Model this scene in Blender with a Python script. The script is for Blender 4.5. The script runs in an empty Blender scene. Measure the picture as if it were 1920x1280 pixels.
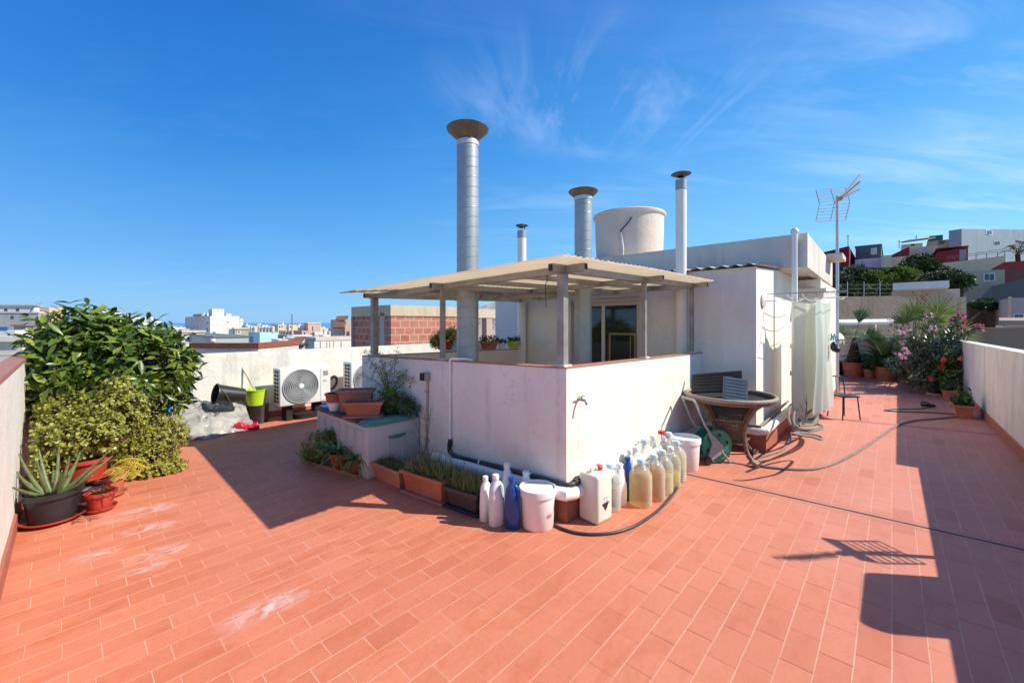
import bpy, bmesh, math, random
from mathutils import Vector, Matrix, noise as mn
random.seed(7)
R = random.Random(11)
S = bpy.context.scene
COL = S.collection
# ---------------------------------------------------------------- frame of the place
F, CX, CY, H = 770.0, 960.0, 605.0, 1.5
ANG = math.atan2(.734, .679)
A = Vector((math.cos(ANG), math.sin(ANG), 0)); B = Vector((-math.sin(ANG), math.cos(ANG), 0))
def G(u, v, z=0.):
    y = (H-z)*F/(v-CY); return Vector(((u-CX)/F*y, y, z))
def P(u, v, y): return Vector(((u-CX)/F*y, y, H+(CY-v)/F*y))
def zv(v, y): return H+(CY-v)/F*y
def W(a, b, z=0.): return A*a+B*b+Vector((0, 0, z))
def AB(p): return p.dot(A), p.dot(B)
def col(u, p, d):
    """distance along p+t*d at which the image column u is met"""
    k = (u-CX)/F
    return (k*p.y-p.x)/(d.x-k*d.y)
# ---------------------------------------------------------------- objects
def tag(o, label=None, cat=None, group=None, kind=None):
    if label: o['label'] = label
    if cat: o['category'] = cat
    if group: o['group'] = group
    if kind: o['kind'] = kind
    return o
def thing(name, label, cat, loc=(0, 0, 0), rz=0., group=None):
    o = bpy.data.objects.new(name, None); COL.objects.link(o)
    o.empty_display_size = .1
    o.location = loc; o.rotation_euler = (0, 0, rz)
    return tag(o, label, cat, group)
def obj(name, bm, m, parent=None, smooth=0, world=False):
    me = bpy.data.meshes.new(name)
    if world and parent is not None:
        r = parent
        while r.parent: r = r.parent
        mi = (Matrix.Translation(r.location) @ Matrix.Rotation(r.rotation_euler.z, 4, 'Z')).inverted()
        bmesh.ops.transform(bm, matrix=mi, verts=bm.verts)
    bm.to_mesh(me); bm.free()
    for mm in (m if isinstance(m, (list, tuple)) else [m]): me.materials.append(mm)
    if smooth:
        me.polygons.foreach_set('use_smooth', [True]*len(me.polygons))
        me.set_sharp_from_angle(angle=math.radians(smooth))
    o = bpy.data.objects.new(name, me); COL.objects.link(o)
    if parent is not None: o.parent = parent
    return o
def dup(root, loc, rz=0., label=None, group=None, scale=None):
    def cp(o, par):
        c = o.copy(); COL.objects.link(c); c.parent = par
        for ch in list(o.children): cp(ch, c)
        return c
    r = cp(root, None); r.location = loc; r.rotation_euler = (0, 0, rz)
    if scale: r.scale = (scale,)*3 if not isinstance(scale, tuple) else scale
    if label: r['label'] = label
    if group: r['group'] = group
    return r
N = bmesh.new
# ---------------------------------------------------------------- shapes
def quad(bm, pts, mi=0):
    f = bm.faces.new([bm.verts.new(p) for p in pts]); f.material_index = mi; return f
def box(bm, x0, x1, y0, y1, z0, z1, bev=0., seg=2):
    b2 = bmesh.new()
    vs = [b2.verts.new(p) for p in ((x0,y0,z0),(x1,y0,z0),(x1,y1,z0),(x0,y1,z0),(x0,y0,z1),(x1,y0,z1),(x1,y1,z1),(x0,y1,z1))]
    for q in ((0,3,2,1),(4,5,6,7),(0,1,5,4),(1,2,6,5),(2,3,7,6),(3,0,4,7)): b2.faces.new([vs[i] for i in q])
    if bev: bmesh.ops.bevel(b2, geom=list(b2.edges), offset=bev, segments=seg, affect='EDGES', profile=.5)
    merge(bm, b2)
def merge(bm, b2, mat=None, mi=None):
    if mat is not None: bmesh.ops.transform(b2, matrix=mat, verts=b2.verts)
    m = {}
    for v in b2.verts: m[v] = bm.verts.new(v.co)
    for f in b2.faces:
        try: nf = bm.faces.new([m[v] for v in f.verts]); nf.material_index = f.material_index if mi is None else mi
        except ValueError: pass
    b2.free()
def hexa(bm, p):
    """8 points: bottom ring, top ring"""
    vs = [bm.verts.new(q) for q in p]
    for q in ((0,3,2,1),(4,5,6,7),(0,1,5,4),(1,2,6,5),(2,3,7,6),(3,0,4,7)): bm.faces.new([vs[i] for i in q])
def prism(bm, poly, z0, z1):
    n = len(poly); lo = [bm.verts.new((p[0], p[1], z0)) for p in poly]; hi = [bm.verts.new((p[0], p[1], z1)) for p in poly]
    bm.faces.new(lo[::-1]); bm.faces.new(hi)
    for i in range(n): bm.faces.new((lo[i], lo[(i+1) % n], hi[(i+1) % n], hi[i]))
def beam(bm, p, q, w, h, up=Vector((0, 0, 1))):
    p = Vector(p); q = Vector(q); d = (q-p).normalized(); s = d.cross(up)
    s = (s.normalized() if s.length > 1e-4 else Vector((1, 0, 0))); t = s.cross(d)
    o = [s*(w/2)*i+t*(h/2)*j for i, j in ((-1,-1),(1,-1),(1,1),(-1,1))]
    hexa(bm, [p+k for k in o]+[q+k for k in o])
def tube(bm, pts, r, n=8, caps=True, closed=False):
    pts = [Vector(p) for p in pts]; rings = []; m = len(pts)
    rr = r if isinstance(r, (list, tuple)) else [r]*m
    prev = None
    for i, p in enumerate(pts):
        if closed: d = pts[(i+1) % m]-pts[i-1]
        else: d = pts[min(i+1, m-1)]-pts[max(i-1, 0)]
        if d.length < 1e-9: d = Vector((0, 0, 1))
        d.normalize()
        if prev is None:
            s = d.cross(Vector((0, 0, 1)))
            if s.length < 1e-3: s = d.cross(Vector((1, 0, 0)))
        else:
            s = prev-d*prev.dot(d)
            if s.length < 1e-4: s = d.cross(Vector((1, 0, 0)))
        s.normalize(); prev = s; t = d.cross(s)
        rings.append([bm.verts.new(p+(s*math.cos(k*math.tau/n)+t*math.sin(k*math.tau/n))*rr[i]) for k in range(n)])
    last = m if closed else m-1
    for i in range(last):
        a, b = rings[i], rings[(i+1) % m]
        for k in range(n): bm.faces.new((a[k], a[(k+1) % n], b[(k+1) % n], b[k]))
    if caps and not closed: bm.faces.new(rings[0][::-1]); bm.faces.new(rings[-1])
def spline(pts, n=8, closed=False):
    pts = [Vector(p) for p in pts]; out = []; m = len(pts)
    for i in range(m if closed else m-1):
        g = (lambda k: pts[k % m]) if closed else (lambda k: pts[max(0, min(m-1, k))])
        p0, p1, p2, p3 = g(i-1), g(i), g(i+1), g(i+2)
        for j in range(n):
            t = j/n
            out.append(.5*((2*p1)+(p2-p0)*t+(2*p0-5*p1+4*p2-p3)*t*t+(3*p1-p0-3*p2+p3)*t**3))
    if not closed: out.append(pts[-1])
    return out
def lathe(bm, prof, c=(0, 0, 0), n=28, close=True, ax=None):
    b2 = bmesh.new(); rings = []
    for r, z in prof:
        if r < 1e-6: rings.append([b2.verts.new((0, 0, z))])
        else: rings.append([b2.verts.new((r*math.cos(k*math.tau/n), r*math.sin(k*math.tau/n), z)) for k in range(n)])
    for a, b in zip(rings[:-1], rings[1:]):
        for k in range(n):
            k2 = (k+1) % n
            if len(a) == 1 and len(b) == 1: continue
            if len(a) == 1: b2.faces.new((a[0], b[k2], b[k]))
            elif len(b) == 1: b2.faces.new((a[k], a[k2], b[0]))
            else: b2.faces.new((a[k], a[k2], b[k2], b[k]))
    if close:
        if len(rings[0]) > 1: b2.faces.new(rings[0][::-1])
        if len(rings[-1]) > 1: b2.faces.new(rings[-1])
    M = Matrix.Translation(Vector(c))
    if ax is not None: M = M @ Vector((0, 0, 1)).rotation_difference(Vector(ax).normalized()).to_matrix().to_4x4()
    merge(bm, b2, M)
def loft(bm, secs, n=24):
    """(z, rx, ry, ox, oy, exponent)"""
    rings = []
    for z, rx, ry, ox, oy, e in secs:
        ring = []
        for k in range(n):
            t = k*math.tau/n; c, s = math.cos(t), math.sin(t)
            ring.append(bm.verts.new((ox+rx*math.copysign(abs(c)**(2/e), c), oy+ry*math.copysign(abs(s)**(2/e), s), z)))
        rings.append(ring)
    for a, b in zip(rings[:-1], rings[1:]):
        for k in range(n): bm.faces.new((a[k], a[(k+1) % n], b[(k+1) % n], b[k]))
    bm.faces.new(rings[0][::-1]); bm.faces.new(rings[-1])
def sphere(bm, c, r, sx=1, sy=1, sz=1, sub=2):
    b2 = bmesh.new(); bmesh.ops.create_icosphere(b2, subdivisions=sub, radius=r)
    merge(bm, b2, Matrix.Translation(Vector(c)) @ Matrix.Diagonal((sx, sy, sz, 1)))
def rv(rnd=R):
    while True:
        v = Vector((rnd.uniform(-1, 1), rnd.uniform(-1, 1), rnd.uniform(-1, 1)))
        if .01 < v.length < 1: return v.normalized()
def leaf(bm, p, d, L, w, nrm=None, fold=.25, droop=.15, mi=0, wide=.45):
    d = d.normalized(); nrm = nrm or rv()
    s = d.cross(nrm)
    if s.length < .05: s = d.cross(Vector((.3, .5, 1)))
    s.normalize(); n = s.cross(d)
    if n.z < 0: n = -n
    b = bm.verts.new(p); m = bm.verts.new(p+d*L*wide-n*w*fold)
    l = bm.verts.new(p+d*L*wide+s*w*.5); r = bm.verts.new(p+d*L*wide-s*w*.5)
    m2 = bm.verts.new(p+d*L*.78-n*(w*fold*.5+L*droop*.4))
    l2 = bm.verts.new(p+d*L*.78+s*w*.36-n*L*droop*.4); r2 = bm.verts.new(p+d*L*.78-s*w*.36-n*L*droop*.4)
    t = bm.verts.new(p+d*L-n*L*droop)
    for f in ((b, m, l), (b, r, m), (l, m, m2, l2), (m, r, r2, m2), (l2, m2, t), (m2, r2, t)):
        q = bm.faces.new(f); q.smooth = True; q.material_index = mi
def roundleaf(bm, p, d, L, w, nrm=None, mi=0):
    d = d.normalized(); nrm = nrm or rv(); s = d.cross(nrm)
    if s.length < .05: s = d.cross(Vector((.3, .5, 1)))
    s.normalize()
    pts = [(0, 0), (.3, .42), (.7, .46), (1, 0), (.7, -.46), (.3, -.42)]
    f = bm.faces.new([bm.verts.new(p+d*L*x+s*w*y) for x, y in pts]); f.material_index = mi
def blade(bm, p, d, L, w, bend, seg=4, mi=0, side=None):
    """narrow arching strip"""
    d = d.normalized(); s = side or d.cross(Vector((0, 0, 1)))
    if s.length < .05: s = Vector((R.uniform(-1, 1), R.uniform(-1, 1), 0))
    s.normalize(); prev = None; q = Vector(p); dd = d.copy()
    for i in range(seg+1):
        t = i/seg; ww = w*(1-.92*t**1.6)*.5
        a, b = bm.verts.new(q+s*ww), bm.verts.new(q-s*ww)
        if prev:
            f = bm.faces.new((prev[0], a, b, prev[1])); f.material_index = mi; f.smooth = True
        prev = (a, b); dd = (dd+Vector((0, 0, -bend/seg))).normalized(); q = q+dd*(L/seg)
# ---------------------------------------------------------------- materials
def sl(r, g, b):
    f = lambda c: (c/12.92 if c <= .04045 else ((c+.055)/1.055)**2.4)
    return (f(r/255), f(g/255), f(b/255), 1)
class NT:
    def __init__(s, name):
        s.m = bpy.data.materials.new(name); s.m.use_nodes = True; s.t = s.m.node_tree; s.t.nodes.clear()
        s.out = s.n('ShaderNodeOutputMaterial')
    def n(s, t, **k):
        x = s.t.nodes.new(t)
        for a, b in k.items():
            if a.startswith('i_'):
                key = a[2:]; key = int(key) if key.isdigit() else key.replace('_', ' ')
                x.inputs[key].default_value = b
            else: setattr(x, a, b)
        return x
    def l(s, a, b): s.t.links.new(a, b)
    def pos(s): return s.n('ShaderNodeNewGeometry').outputs['Position']
    def objc(s): return s.n('ShaderNodeTexCoord').outputs['Object']
    def noise(s, vec, scale, detail=4, rough=.55, dist=0., mapscale=None):
        if mapscale:
            mp = s.n('ShaderNodeMapping'); mp.inputs['Scale'].default_value = mapscale; s.l(vec, mp.inputs[0]); vec = mp.outputs[0]
        x = s.n('ShaderNodeTexNoise'); x.inputs['Scale'].default_value = scale; x.inputs['Detail'].default_value = detail
        x.inputs['Roughness'].default_value = rough; x.inputs['Distortion'].default_value = dist
        s.l(vec, x.inputs['Vector']); return x.outputs['Fac']
    def ramp(s, fac, stops):
        x = s.n('ShaderNodeValToRGB'); cr = x.color_ramp
        while len(cr.elements) < len(stops): cr.elements.new(.5)
        for e, (p, c) in zip(cr.elements, stops):
            e.position = p; e.color = c if isinstance(c, tuple) else (c, c, c, 1)
        s.l(fac, x.inputs[0]); return x.outputs[0]
    def mix(s, fac, a, b, mode='MIX'):
        x = s.n('ShaderNodeMix', data_type='RGBA', blend_type=mode)
        for k, v in ((0, fac), (6, a), (7, b)):
            if isinstance(v, (int, float)): x.inputs[k].default_value = v
            elif isinstance(v, tuple): x.inputs[k].default_value = v
            else: s.l(v, x.inputs[k])
        return x.outputs[2]
    def math(s, op, a, b=None, c=None):
        x = s.n('ShaderNodeMath', operation=op)
        for k, v in enumerate((a, b, c)):
            if v is None: continue
            if isinstance(v, (int, float)): x.inputs[k].default_value = v
            else: s.l(v, x.inputs[k])
        return x.outputs[0]
    def bsdf(s, color=None, rough=.6, metal=0., spec=.4, bump=None, bstr=.3, bdist=.01, **k):
        p = s.n('ShaderNodeBsdfPrincipled')
        if color is not None:
            if isinstance(color, tuple): p.inputs['Base Color'].default_value = color
            else: s.l(color, p.inputs['Base Color'])
        if isinstance(rough, (int, float)): p.inputs['Roughness'].default_value = rough
        else: s.l(rough, p.inputs['Roughness'])
        p.inputs['Metallic'].default_value = metal; p.inputs['Specular IOR Level'].default_value = spec
        for a, v in k.items(): p.inputs[a.replace('_', ' ')].default_value = v
        if bump is not None:
            b = s.n('ShaderNodeBump'); b.inputs['Strength'].default_value = bstr; b.inputs['Distance'].default_value = bdist
            s.l(bump, b.inputs['Height']); s.l(b.outputs[0], p.inputs['Normal'])
        s.l(p.outputs[0], s.out.inputs[0]); return p
def simple(name, c, rough=.55, var=.12, scale=6., spec=.4, metal=0., bstr=.15, bscale=60., dirt=None, dirtamt=.5):
    t = NT(name); o = t.objc()
    lo = tuple(x*(1-var) for x in c[:3])+(1,); hi = tuple(min(1, x*(1+var)) for x in c[:3])+(1,)
    cc = t.ramp(t.noise(o, scale, 5), [(.3, lo), (.7, hi)])
    if dirt:
        f = t.ramp(t.noise(o, scale*.7+1.3, 6, .7), [(.45, 0.), (.75, dirtamt)]); cc = t.mix(f, cc, dirt)
    t.bsdf(cc, rough, metal, spec, t.noise(o, bscale, 3), bstr, .004); return t.m
def plaster(name, c, stain=(.42, .3, .2, 1), amt=.35, scale=1., streak=.35, rough=.85, vscale=1., runs=()):
    t = NT(name); p = t.pos()
    big = t.noise(p, 1.3*scale, 5, .6); fine = t.noise(p, 9*scale, 6, .7)
    st = t.noise(p, 5.*scale, 5, .6, 0, (1, 1, .12*vscale))
    lo = tuple(x*.86 for x in c[:3])+(1,)
    cc = t.ramp(big, [(.3, lo), (.65, c)])
    cc = t.mix(t.ramp(st, [(.52, 0.), (.8, streak)]), cc, tuple(x*.6 for x in stain[:3])+(1,))
    blot = t.math('MULTIPLY', t.ramp(t.noise(p, 1.9*scale, 4, .55, .4), [(.52, 0.), (.72, 1.)]), t.ramp(fine, [(.35, 0.), (.7, 1.)]))
    cc = t.mix(t.math('MULTIPLY', blot, amt), cc, stain)
    if runs:      # rust and rain runs of their own shape: (b, half width, z bottom, z top, strength)
        rot = t.n('ShaderNodeVectorRotate', rotation_type='Z_AXIS'); rot.inputs['Angle'].default_value = -ANG; t.l(p, rot.inputs[0]); sp = t.n('ShaderNodeSeparateXYZ'); t.l(rot.outputs[0], sp.inputs[0])
        wv = t.math('MULTIPLY', t.math('SUBTRACT', t.noise(p, 6., 4), .5), .07); rag = t.ramp(t.noise(p, 14., 5, .7), [(.35, .15), (.65, 1.)])
        for ax_, c0, hw, z0, z1, k in runs:
            d = t.math('ABSOLUTE', t.math('SUBTRACT', t.math('ADD', sp.outputs['AB'.index(ax_)], wv), c0))
            m = t.math('MULTIPLY', t.ramp(t.math('DIVIDE', d, hw), [(0., 1.), (1., 0.)]), t.math('MULTIPLY', t.ramp(t.math('DIVIDE', t.math('SUBTRACT', sp.outputs[2], z0), z1-z0), [(0., 0.), (.3, 1.), (.85, 1.), (1., .2)]), rag))
            cc = t.mix(t.math('MULTIPLY', m, k*.7), cc, (.42, .29, .18, 1))
    ck = t.math('ABSOLUTE', t.math('SUBTRACT', t.noise(p, 1.7*scale, 6, .6, 1.4), .5))
    cc = t.mix(t.math('MULTIPLY', t.ramp(ck, [(0., 1.), (.006, 0.)]), t.math('MULTIPLY', t.ramp(big, [(.45, 0.), (.6, 1.)]), .3)), cc, tuple(x*.5 for x in stain[:3])+(1,))
    bm_ = t.math('ADD', t.noise(p, 55*scale, 4, .6), t.math('MULTIPLY', t.noise(p, 7*scale, 3), 3.))
    t.bsdf(cc, rough, 0, .25, bm_, .45, .008); return t.m
def leafmat(name, dark, light, rough=.35, trans=.25, spec=.5, bright=None):
    t = NT(name); g = t.n('ShaderNodeNewGeometry')
    st = [(0., dark), (.75, light)]
    if bright: st.append((1., bright))
    c = t.ramp(g.outputs['Random Per Island'], st)
    p = t.n('ShaderNodeBsdfPrincipled'); t.l(c, p.inputs['Base Color']); p.inputs['Roughness'].default_value = rough
    p.inputs['Specular IOR Level'].default_value = spec
    tr = t.n('ShaderNodeBsdfTranslucent'); t.l(t.mix(.5, c, light), tr.inputs[0])
    mx = t.n('ShaderNodeMixShader'); mx.inputs[0].default_value = trans
    t.l(p.outputs[0], mx.inputs[1]); t.l(tr.outputs[0], mx.inputs[2]); t.l(mx.outputs[0], t.out.inputs[0]); return t.m
def clearplastic(name, tint, alpha=.3, rough=.12, fc=.35):
    t = NT(name); p = t.n('ShaderNodeBsdfPrincipled'); p.inputs['Base Color'].default_value = tint
    p.inputs['Roughness'].default_value = rough; p.inputs['Specular IOR Level'].default_value = .6
    tr = t.n('ShaderNodeBsdfTransparent'); tr.inputs[0].default_value = tuple(min(1, .55+.45*x) for x in tint[:3])+(1,)
    lw = t.n('ShaderNodeLayerWeight'); lw.inputs[0].default_value = .35
    f = t.math('ADD', alpha, t.math('MULTIPLY', lw.outputs['Facing'], fc))
    mx = t.n('ShaderNodeMixShader'); t.l(f, mx.inputs[0]); t.l(tr.outputs[0], mx.inputs[1]); t.l(p.outputs[0], mx.inputs[2])
    t.l(mx.outputs[0], t.out.inputs[0]); return t.m
def glassmat(name, c=(.015, .018, .02, 1), rough=.05):
    t = NT(name); t.bsdf(c, rough, 0, .8); return t.m

def floor_mat():
    t = NT('terracotta floor tile'); p = t.pos()
    rot = t.n('ShaderNodeVectorRotate', rotation_type='Z_AXIS'); rot.inputs['Angle'].default_value = -ANG; t.l(p, rot.inputs[0])
    sp = t.n('ShaderNodeSeparateXYZ'); t.l(rot.outputs[0], sp.inputs[0]); a, b = sp.outputs[0], sp.outputs[1]
    wob = t.math('MULTIPLY', t.math('SUBTRACT', t.noise(p, 3., 2), .5), .006)
    TW, TL = .1235, .246
    rb = t.math('DIVIDE', t.math('ADD', b, wob), TW); row = t.math('FLOOR', rb); fb = t.math('FRACT', rb)
    wn = t.n('ShaderNodeTexWhiteNoise', noise_dimensions='1D'); t.l(row, wn.inputs['W'])
    off = t.math('ADD', t.math('MULTIPLY', row, .5), t.math('MULTIPLY', wn.outputs['Value'], .22))
    ra = t.math('ADD', t.math('DIVIDE', t.math('ADD', a, wob), TL), off); ca = t.math('FLOOR', ra); fa = t.math('FRACT', ra)
    eb = t.math('MULTIPLY', t.math('MINIMUM', fb, t.math('SUBTRACT', 1., fb)), TW)
    ea = t.math('MULTIPLY', t.math('MINIMUM', fa, t.math('SUBTRACT', 1., fa)), TL)
    cv = t.n('ShaderNodeCombineXYZ'); t.l(row, cv.inputs[0]); t.l(ca, cv.inputs[1])
    tn = t.n('ShaderNodeTexWhiteNoise', noise_dimensions='2D'); t.l(cv.outputs[0], tn.inputs['Vector']); tv = tn.outputs['Value']
    # grout widths break up along the joints
    gn = t.noise(p, 2.2, 4, .6)
    wl = t.math('ADD', .0004, t.math('MULTIPLY', gn, .0034))
    ml = t.math('LESS_THAN', eb, wl)
    wc = t.math('MULTIPLY', t.math('ADD', -.0014, t.math('MULTIPLY', t.noise(p, 3.1, 3, .6), .0058)), 1.)
    mc = t.math('LESS_THAN', ea, wc)
    c1 = t.mix(tv, (.54, .165, .083, 1), (.615, .206, .110, 1))
    cl = t.noise(p, .9, 6, .65, .3)
    c1 = t.mix(t.ramp(cl, [(.35, 0.), (.7, .55)]), c1, (.64, .235, .14, 1))
    sm = t.noise(rot.outputs[0], 2.0, 5, .6, 1.2, (1.0, 2.6, 1))
    c1 = t.mix(t.ramp(sm, [(.52, 0.), (.74, .6)]), c1, (.46, .112, .042, 1))
    c1 = t.mix(t.ramp(t.noise(p, 38., 5, .7), [(.3, .16), (.6, 0.)]), c1, (.3, .085, .05, 1))
    # old rubbed dust, paler to the far right of the terrace
    sx = t.n('ShaderNodeSeparateXYZ'); t.l(p, sx.inputs[0])
    dust = t.math('MULTIPLY', t.ramp(t.math('MULTIPLY', sx.outputs[0], .16), [(.02, 0.), (.5, 1.)]), t.ramp(t.noise(p, 1.6, 4), [(.25, .3), (.7, .75)]))
    c1 = t.mix(dust, c1, (.60, .27, .20, 1))
    # lime stains on the left
    st = None
    for (u, v, ra_, rb_) in ((262, 960, .30, .16), (268, 995, .26, .14), (300, 1035, .20, .13), (272, 1067, .16, .08), (505, 1137, .26, .12), (180, 1040, .16, .1)):
        g = G(u, v); vm = t.n('ShaderNodeVectorMath', operation='SUBTRACT'); t.l(rot.outputs[0], vm.inputs[0]); ga, gb = AB(g); vm.inputs[1].default_value = (ga, gb, 0)
        vs = t.n('ShaderNodeVectorMath', operation='MULTIPLY'); t.l(vm.outputs[0], vs.inputs[0]); vs.inputs[1].default_value = (1/ra_, 1/rb_, 0)
        ln = t.n('ShaderNodeVectorMath', operation='LENGTH'); t.l(vs.outputs[0], ln.inputs[0])
        m = t.ramp(ln.outputs['Value'], [(.1, 1.), (1., 0.)]); st = m if st is None else t.math('MAXIMUM', st, m)
    sf = t.math('MULTIPLY', st, t.ramp(t.noise(rot.outputs[0], 5., 6, .62, 1.5, (1, 2.2, 1)), [(.44, 0.), (.62, 1.)]))
    c1 = t.mix(t.math('MULTIPLY', sf, .8), c1, (.66, .54, .53, 1))
    # water marks and grime, the odd darker replaced tile
    c1 = t.mix(t.math('MULTIPLY', t.math('GREATER_THAN', tv, .955), .35), c1, (.40, .10, .05, 1))
    wmk = t.noise(p, 1.1, 7, .7, 2.2); c1 = t.mix(t.math('MULTIPLY', t.ramp(t.math('ABSOLUTE', t.math('SUBTRACT', wmk, .5)), [(.0, 1.), (.022, 0.)]), .16), c1, (.40, .11, .055, 1))
    spk = t.noise(p, 70., 2, .5); c1 = t.mix(t.math('MULTIPLY', t.math('GREATER_THAN', spk, .76), .5), c1, (.2, .07, .045, 1))
    # joints
    cm = t.mix(ml, c1, t.mix(gn, (.50, .21, .13, 1), (.76, .48, .34, 1)))
    leftw = t.ramp(t.math('ADD', .5, t.math('MULTIPLY', sx.outputs[0], .35)), [(.35, 0.), (.75, 1.)])
    cm = t.mix(mc, cm, t.mix(leftw, (.62, .36, .26, 1), (.2, .06, .04, 1)))
    # two rubber movement joints across the terrace
    for (u0, v0, u1, v1, wj) in ((1285, 888, 1920, 1030, .015), (1540, 783, 1873, 815, .014)):
        p0, p1 = AB(G(u0, v0)), AB(G(u1, v1)); k = (p1[0]-p0[0])/(p1[1]-p0[1])
        d = t.math('ABSOLUTE', t.math('SUBTRACT', t.math('ADD', a, t.math('MULTIPLY', wob, 1.5)), t.math('ADD', p0[0], t.math('MULTIPLY', t.math('SUBTRACT', b, p0[1]), k))))
        lim = t.math('LESS_THAN', b, 1.55 if v0 > 800 else .86)
        m0 = t.math('MULTIPLY', t.math('LESS_THAN', d, wj*4.2), lim); cm = t.mix(m0, cm, t.mix(.5, c1, (.5, .22, .16, 1)))
        m1 = t.math('MULTIPLY', t.math('LESS_THAN', t.math('ABSOLUTE', t.math('SUBTRACT', d, wj*4.2)), .003), lim); cm = t.mix(m1, cm, (.3, .1, .06, 1))
        m2 = t.math('MULTIPLY', t.math('LESS_THAN', d, t.math('MULTIPLY', wj, t.math('ADD', .5, t.noise(p, 4., 3)))), lim); cm = t.mix(m2, cm, (.035, .03, .027, 1))
    hgt = t.math('SUBTRACT', t.math('MULTIPLY', t.noise(p, 22., 3), .5), t.math('MULTIPLY', t.math('MAXIMUM', ml, mc), .6))
    hgt = t.math('ADD', hgt, t.math('MULTIPLY', tv, .35))
    rg = t.math('ADD', .42, t.math('MULTIPLY', t.noise(p, 4., 4), .3))
    t.bsdf(cm, rg, 0, .3, hgt, .25, .003); return t.m
# ---------------------------------------------------------------- camera, sun, sky
cam = bpy.data.cameras.new('camera'); co = bpy.data.objects.new('camera', cam); COL.objects.link(co); S.camera = co
co.location = (0, 0, H); co.rotation_euler = (math.pi/2, 0, 0)
cam.sensor_width = 36; cam.lens = F/1920*36; cam.shift_y = (CY-640)/1920; cam.clip_start = .05; cam.clip_end = 60000
SUN = Vector((1.08, -.1275, 1)).normalized()
ld = bpy.data.lights.new('sun', 'SUN'); ld.energy = 4.7; ld.angle = math.radians(.5); ld.color = (1, .935, .83)
lo = bpy.data.objects.new('sun', ld); COL.objects.link(lo); lo.rotation_euler = (-SUN).to_track_quat('-Z', 'Y').to_euler(); lo.location = (6, -2, 9)
w = bpy.data.worlds.new('World'); S.world = w; w.use_nodes = True; nt = w.node_tree; nt.nodes.clear()
def wn_(t, **k):
    x = nt.nodes.new(t)
    for a, b in k.items(): setattr(x, a, b)
    return x
wl_ = nt.links.new
sky = wn_('ShaderNodeTexSky', sky_type='NISHITA'); sky.sun_disc = False; sky.sun_elevation = math.asin(SUN.z); sky.sun_rotation = math.atan2(SUN.x, SUN.y)
sky.altitude = 20; sky.air_density = 1.0; sky.dust_density = .35; sky.ozone_density = 1.5
hs = wn_('ShaderNodeHueSaturation'); hs.inputs['Saturation'].default_value = 1.22; hs.inputs['Value'].default_value = 1.; wl_(sky.outputs[0], hs.inputs['Color'])
tc = wn_('ShaderNodeTexCoord'); sx = wn_('ShaderNodeSeparateXYZ'); wl_(tc.outputs['Generated'], sx.inputs[0])
def wm(op, a, b=None):
    x = wn_('ShaderNodeMath', operation=op)
    for k, v in enumerate((a, b)):
        if v is None: continue
        if isinstance(v, (int, float)): x.inputs[k].default_value = v
        else: wl_(v, x.inputs[k])
    return x.outputs[0]
dz = wm('ADD', wm('MAXIMUM', sx.outputs[2], 0.), .12)
cx, cy = wm('DIVIDE', sx.outputs[0], dz), wm('DIVIDE', sx.outputs[1], dz)
cv = wn_('ShaderNodeCombineXYZ'); wl_(cx, cv.inputs[0]); wl_(cy, cv.inputs[1])
def wnoise(scale, ms, rot, det, rough, dist, loc=(0, 0, 0)):
    m = wn_('ShaderNodeMapping'); m.inputs['Scale'].default_value = ms; m.inputs['Rotation'].default_value = (0, 0, rot); m.inputs['Location'].default_value = loc; wl_(cv.outputs[0], m.inputs[0])
    x = wn_('ShaderNodeTexNoise'); x.inputs['Scale'].default_value = scale; x.inputs['Detail'].default_value = det; x.inputs['Roughness'].default_value = rough; x.inputs['Distortion'].default_value = dist
    wl_(m.outputs[0], x.inputs['Vector']); return x.outputs['Fac']
def wramp(f, stops):
    x = wn_('ShaderNodeValToRGB'); cr = x.color_ramp
    while len(cr.elements) < len(stops): cr.elements.new(.5)
    for e, (p, c) in zip(cr.elements, stops): e.position = p; e.color = (c, c, c, 1)
    wl_(f, x.inputs[0]); return x.outputs[0]
wisp = wramp(wnoise(1.5, (.55, 1.9, 1), -.75, 7, .6, 1.1, (3.1, .4, 0)), [(.47, 0.), (.8, 1.)])
veil = wramp(wnoise(.75, (1, 1, 1), .3, 4, .5, .6, (1.7, 5.2, 0)), [(.38, 0.), (.66, 1.)])
rightside = wramp(wm('ADD', .42, wm('MULTIPLY', cx, .16)), [(.3, .12), (.72, 1.)])
cl = wm('MULTIPLY', wm('MULTIPLY', wisp, veil), rightside)
milk = wm('MULTIPLY', rightside, wramp(wnoise(.5, (1, 1, 1), 0, 3, .5, .3), [(.3, .15), (.7, .6)]))
dx, dy = wm('SUBTRACT', cx, .34), wm('SUBTRACT', cy, 1.5)
dd_ = wm('SQRT', wm('ADD', wm('MULTIPLY', wm('MULTIPLY', dx, dx), 1.6), wm('MULTIPLY', wm('MULTIPLY', dy, dy), 5.)))
core = wm('MULTIPLY', wramp(dd_, [(.15, 1.), (1.05, 0.)]), wramp(wnoise(1.9, (1.5, .55, 1), .75, 8, .63, 1.6, (.9, 2.2, 0)), [(.45, 0.), (.75, 1.)]))
cl = wm('ADD', wm('ADD', wm('MULTIPLY', cl, .4), wm('MULTIPLY', core, .25)), wm('MULTIPLY', milk, .1))
def wcol(f, stops):
    x = wn_('ShaderNodeValToRGB'); cr = x.color_ramp
    while len(cr.elements) < len(stops): cr.elements.new(.5)
    for e, (p, c) in zip(cr.elements, stops): e.position = p; e.color = tuple(k/10 for k in c)+(1,)
    wl_(f, x.inputs[0]); return x.outputs[0]
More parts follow.
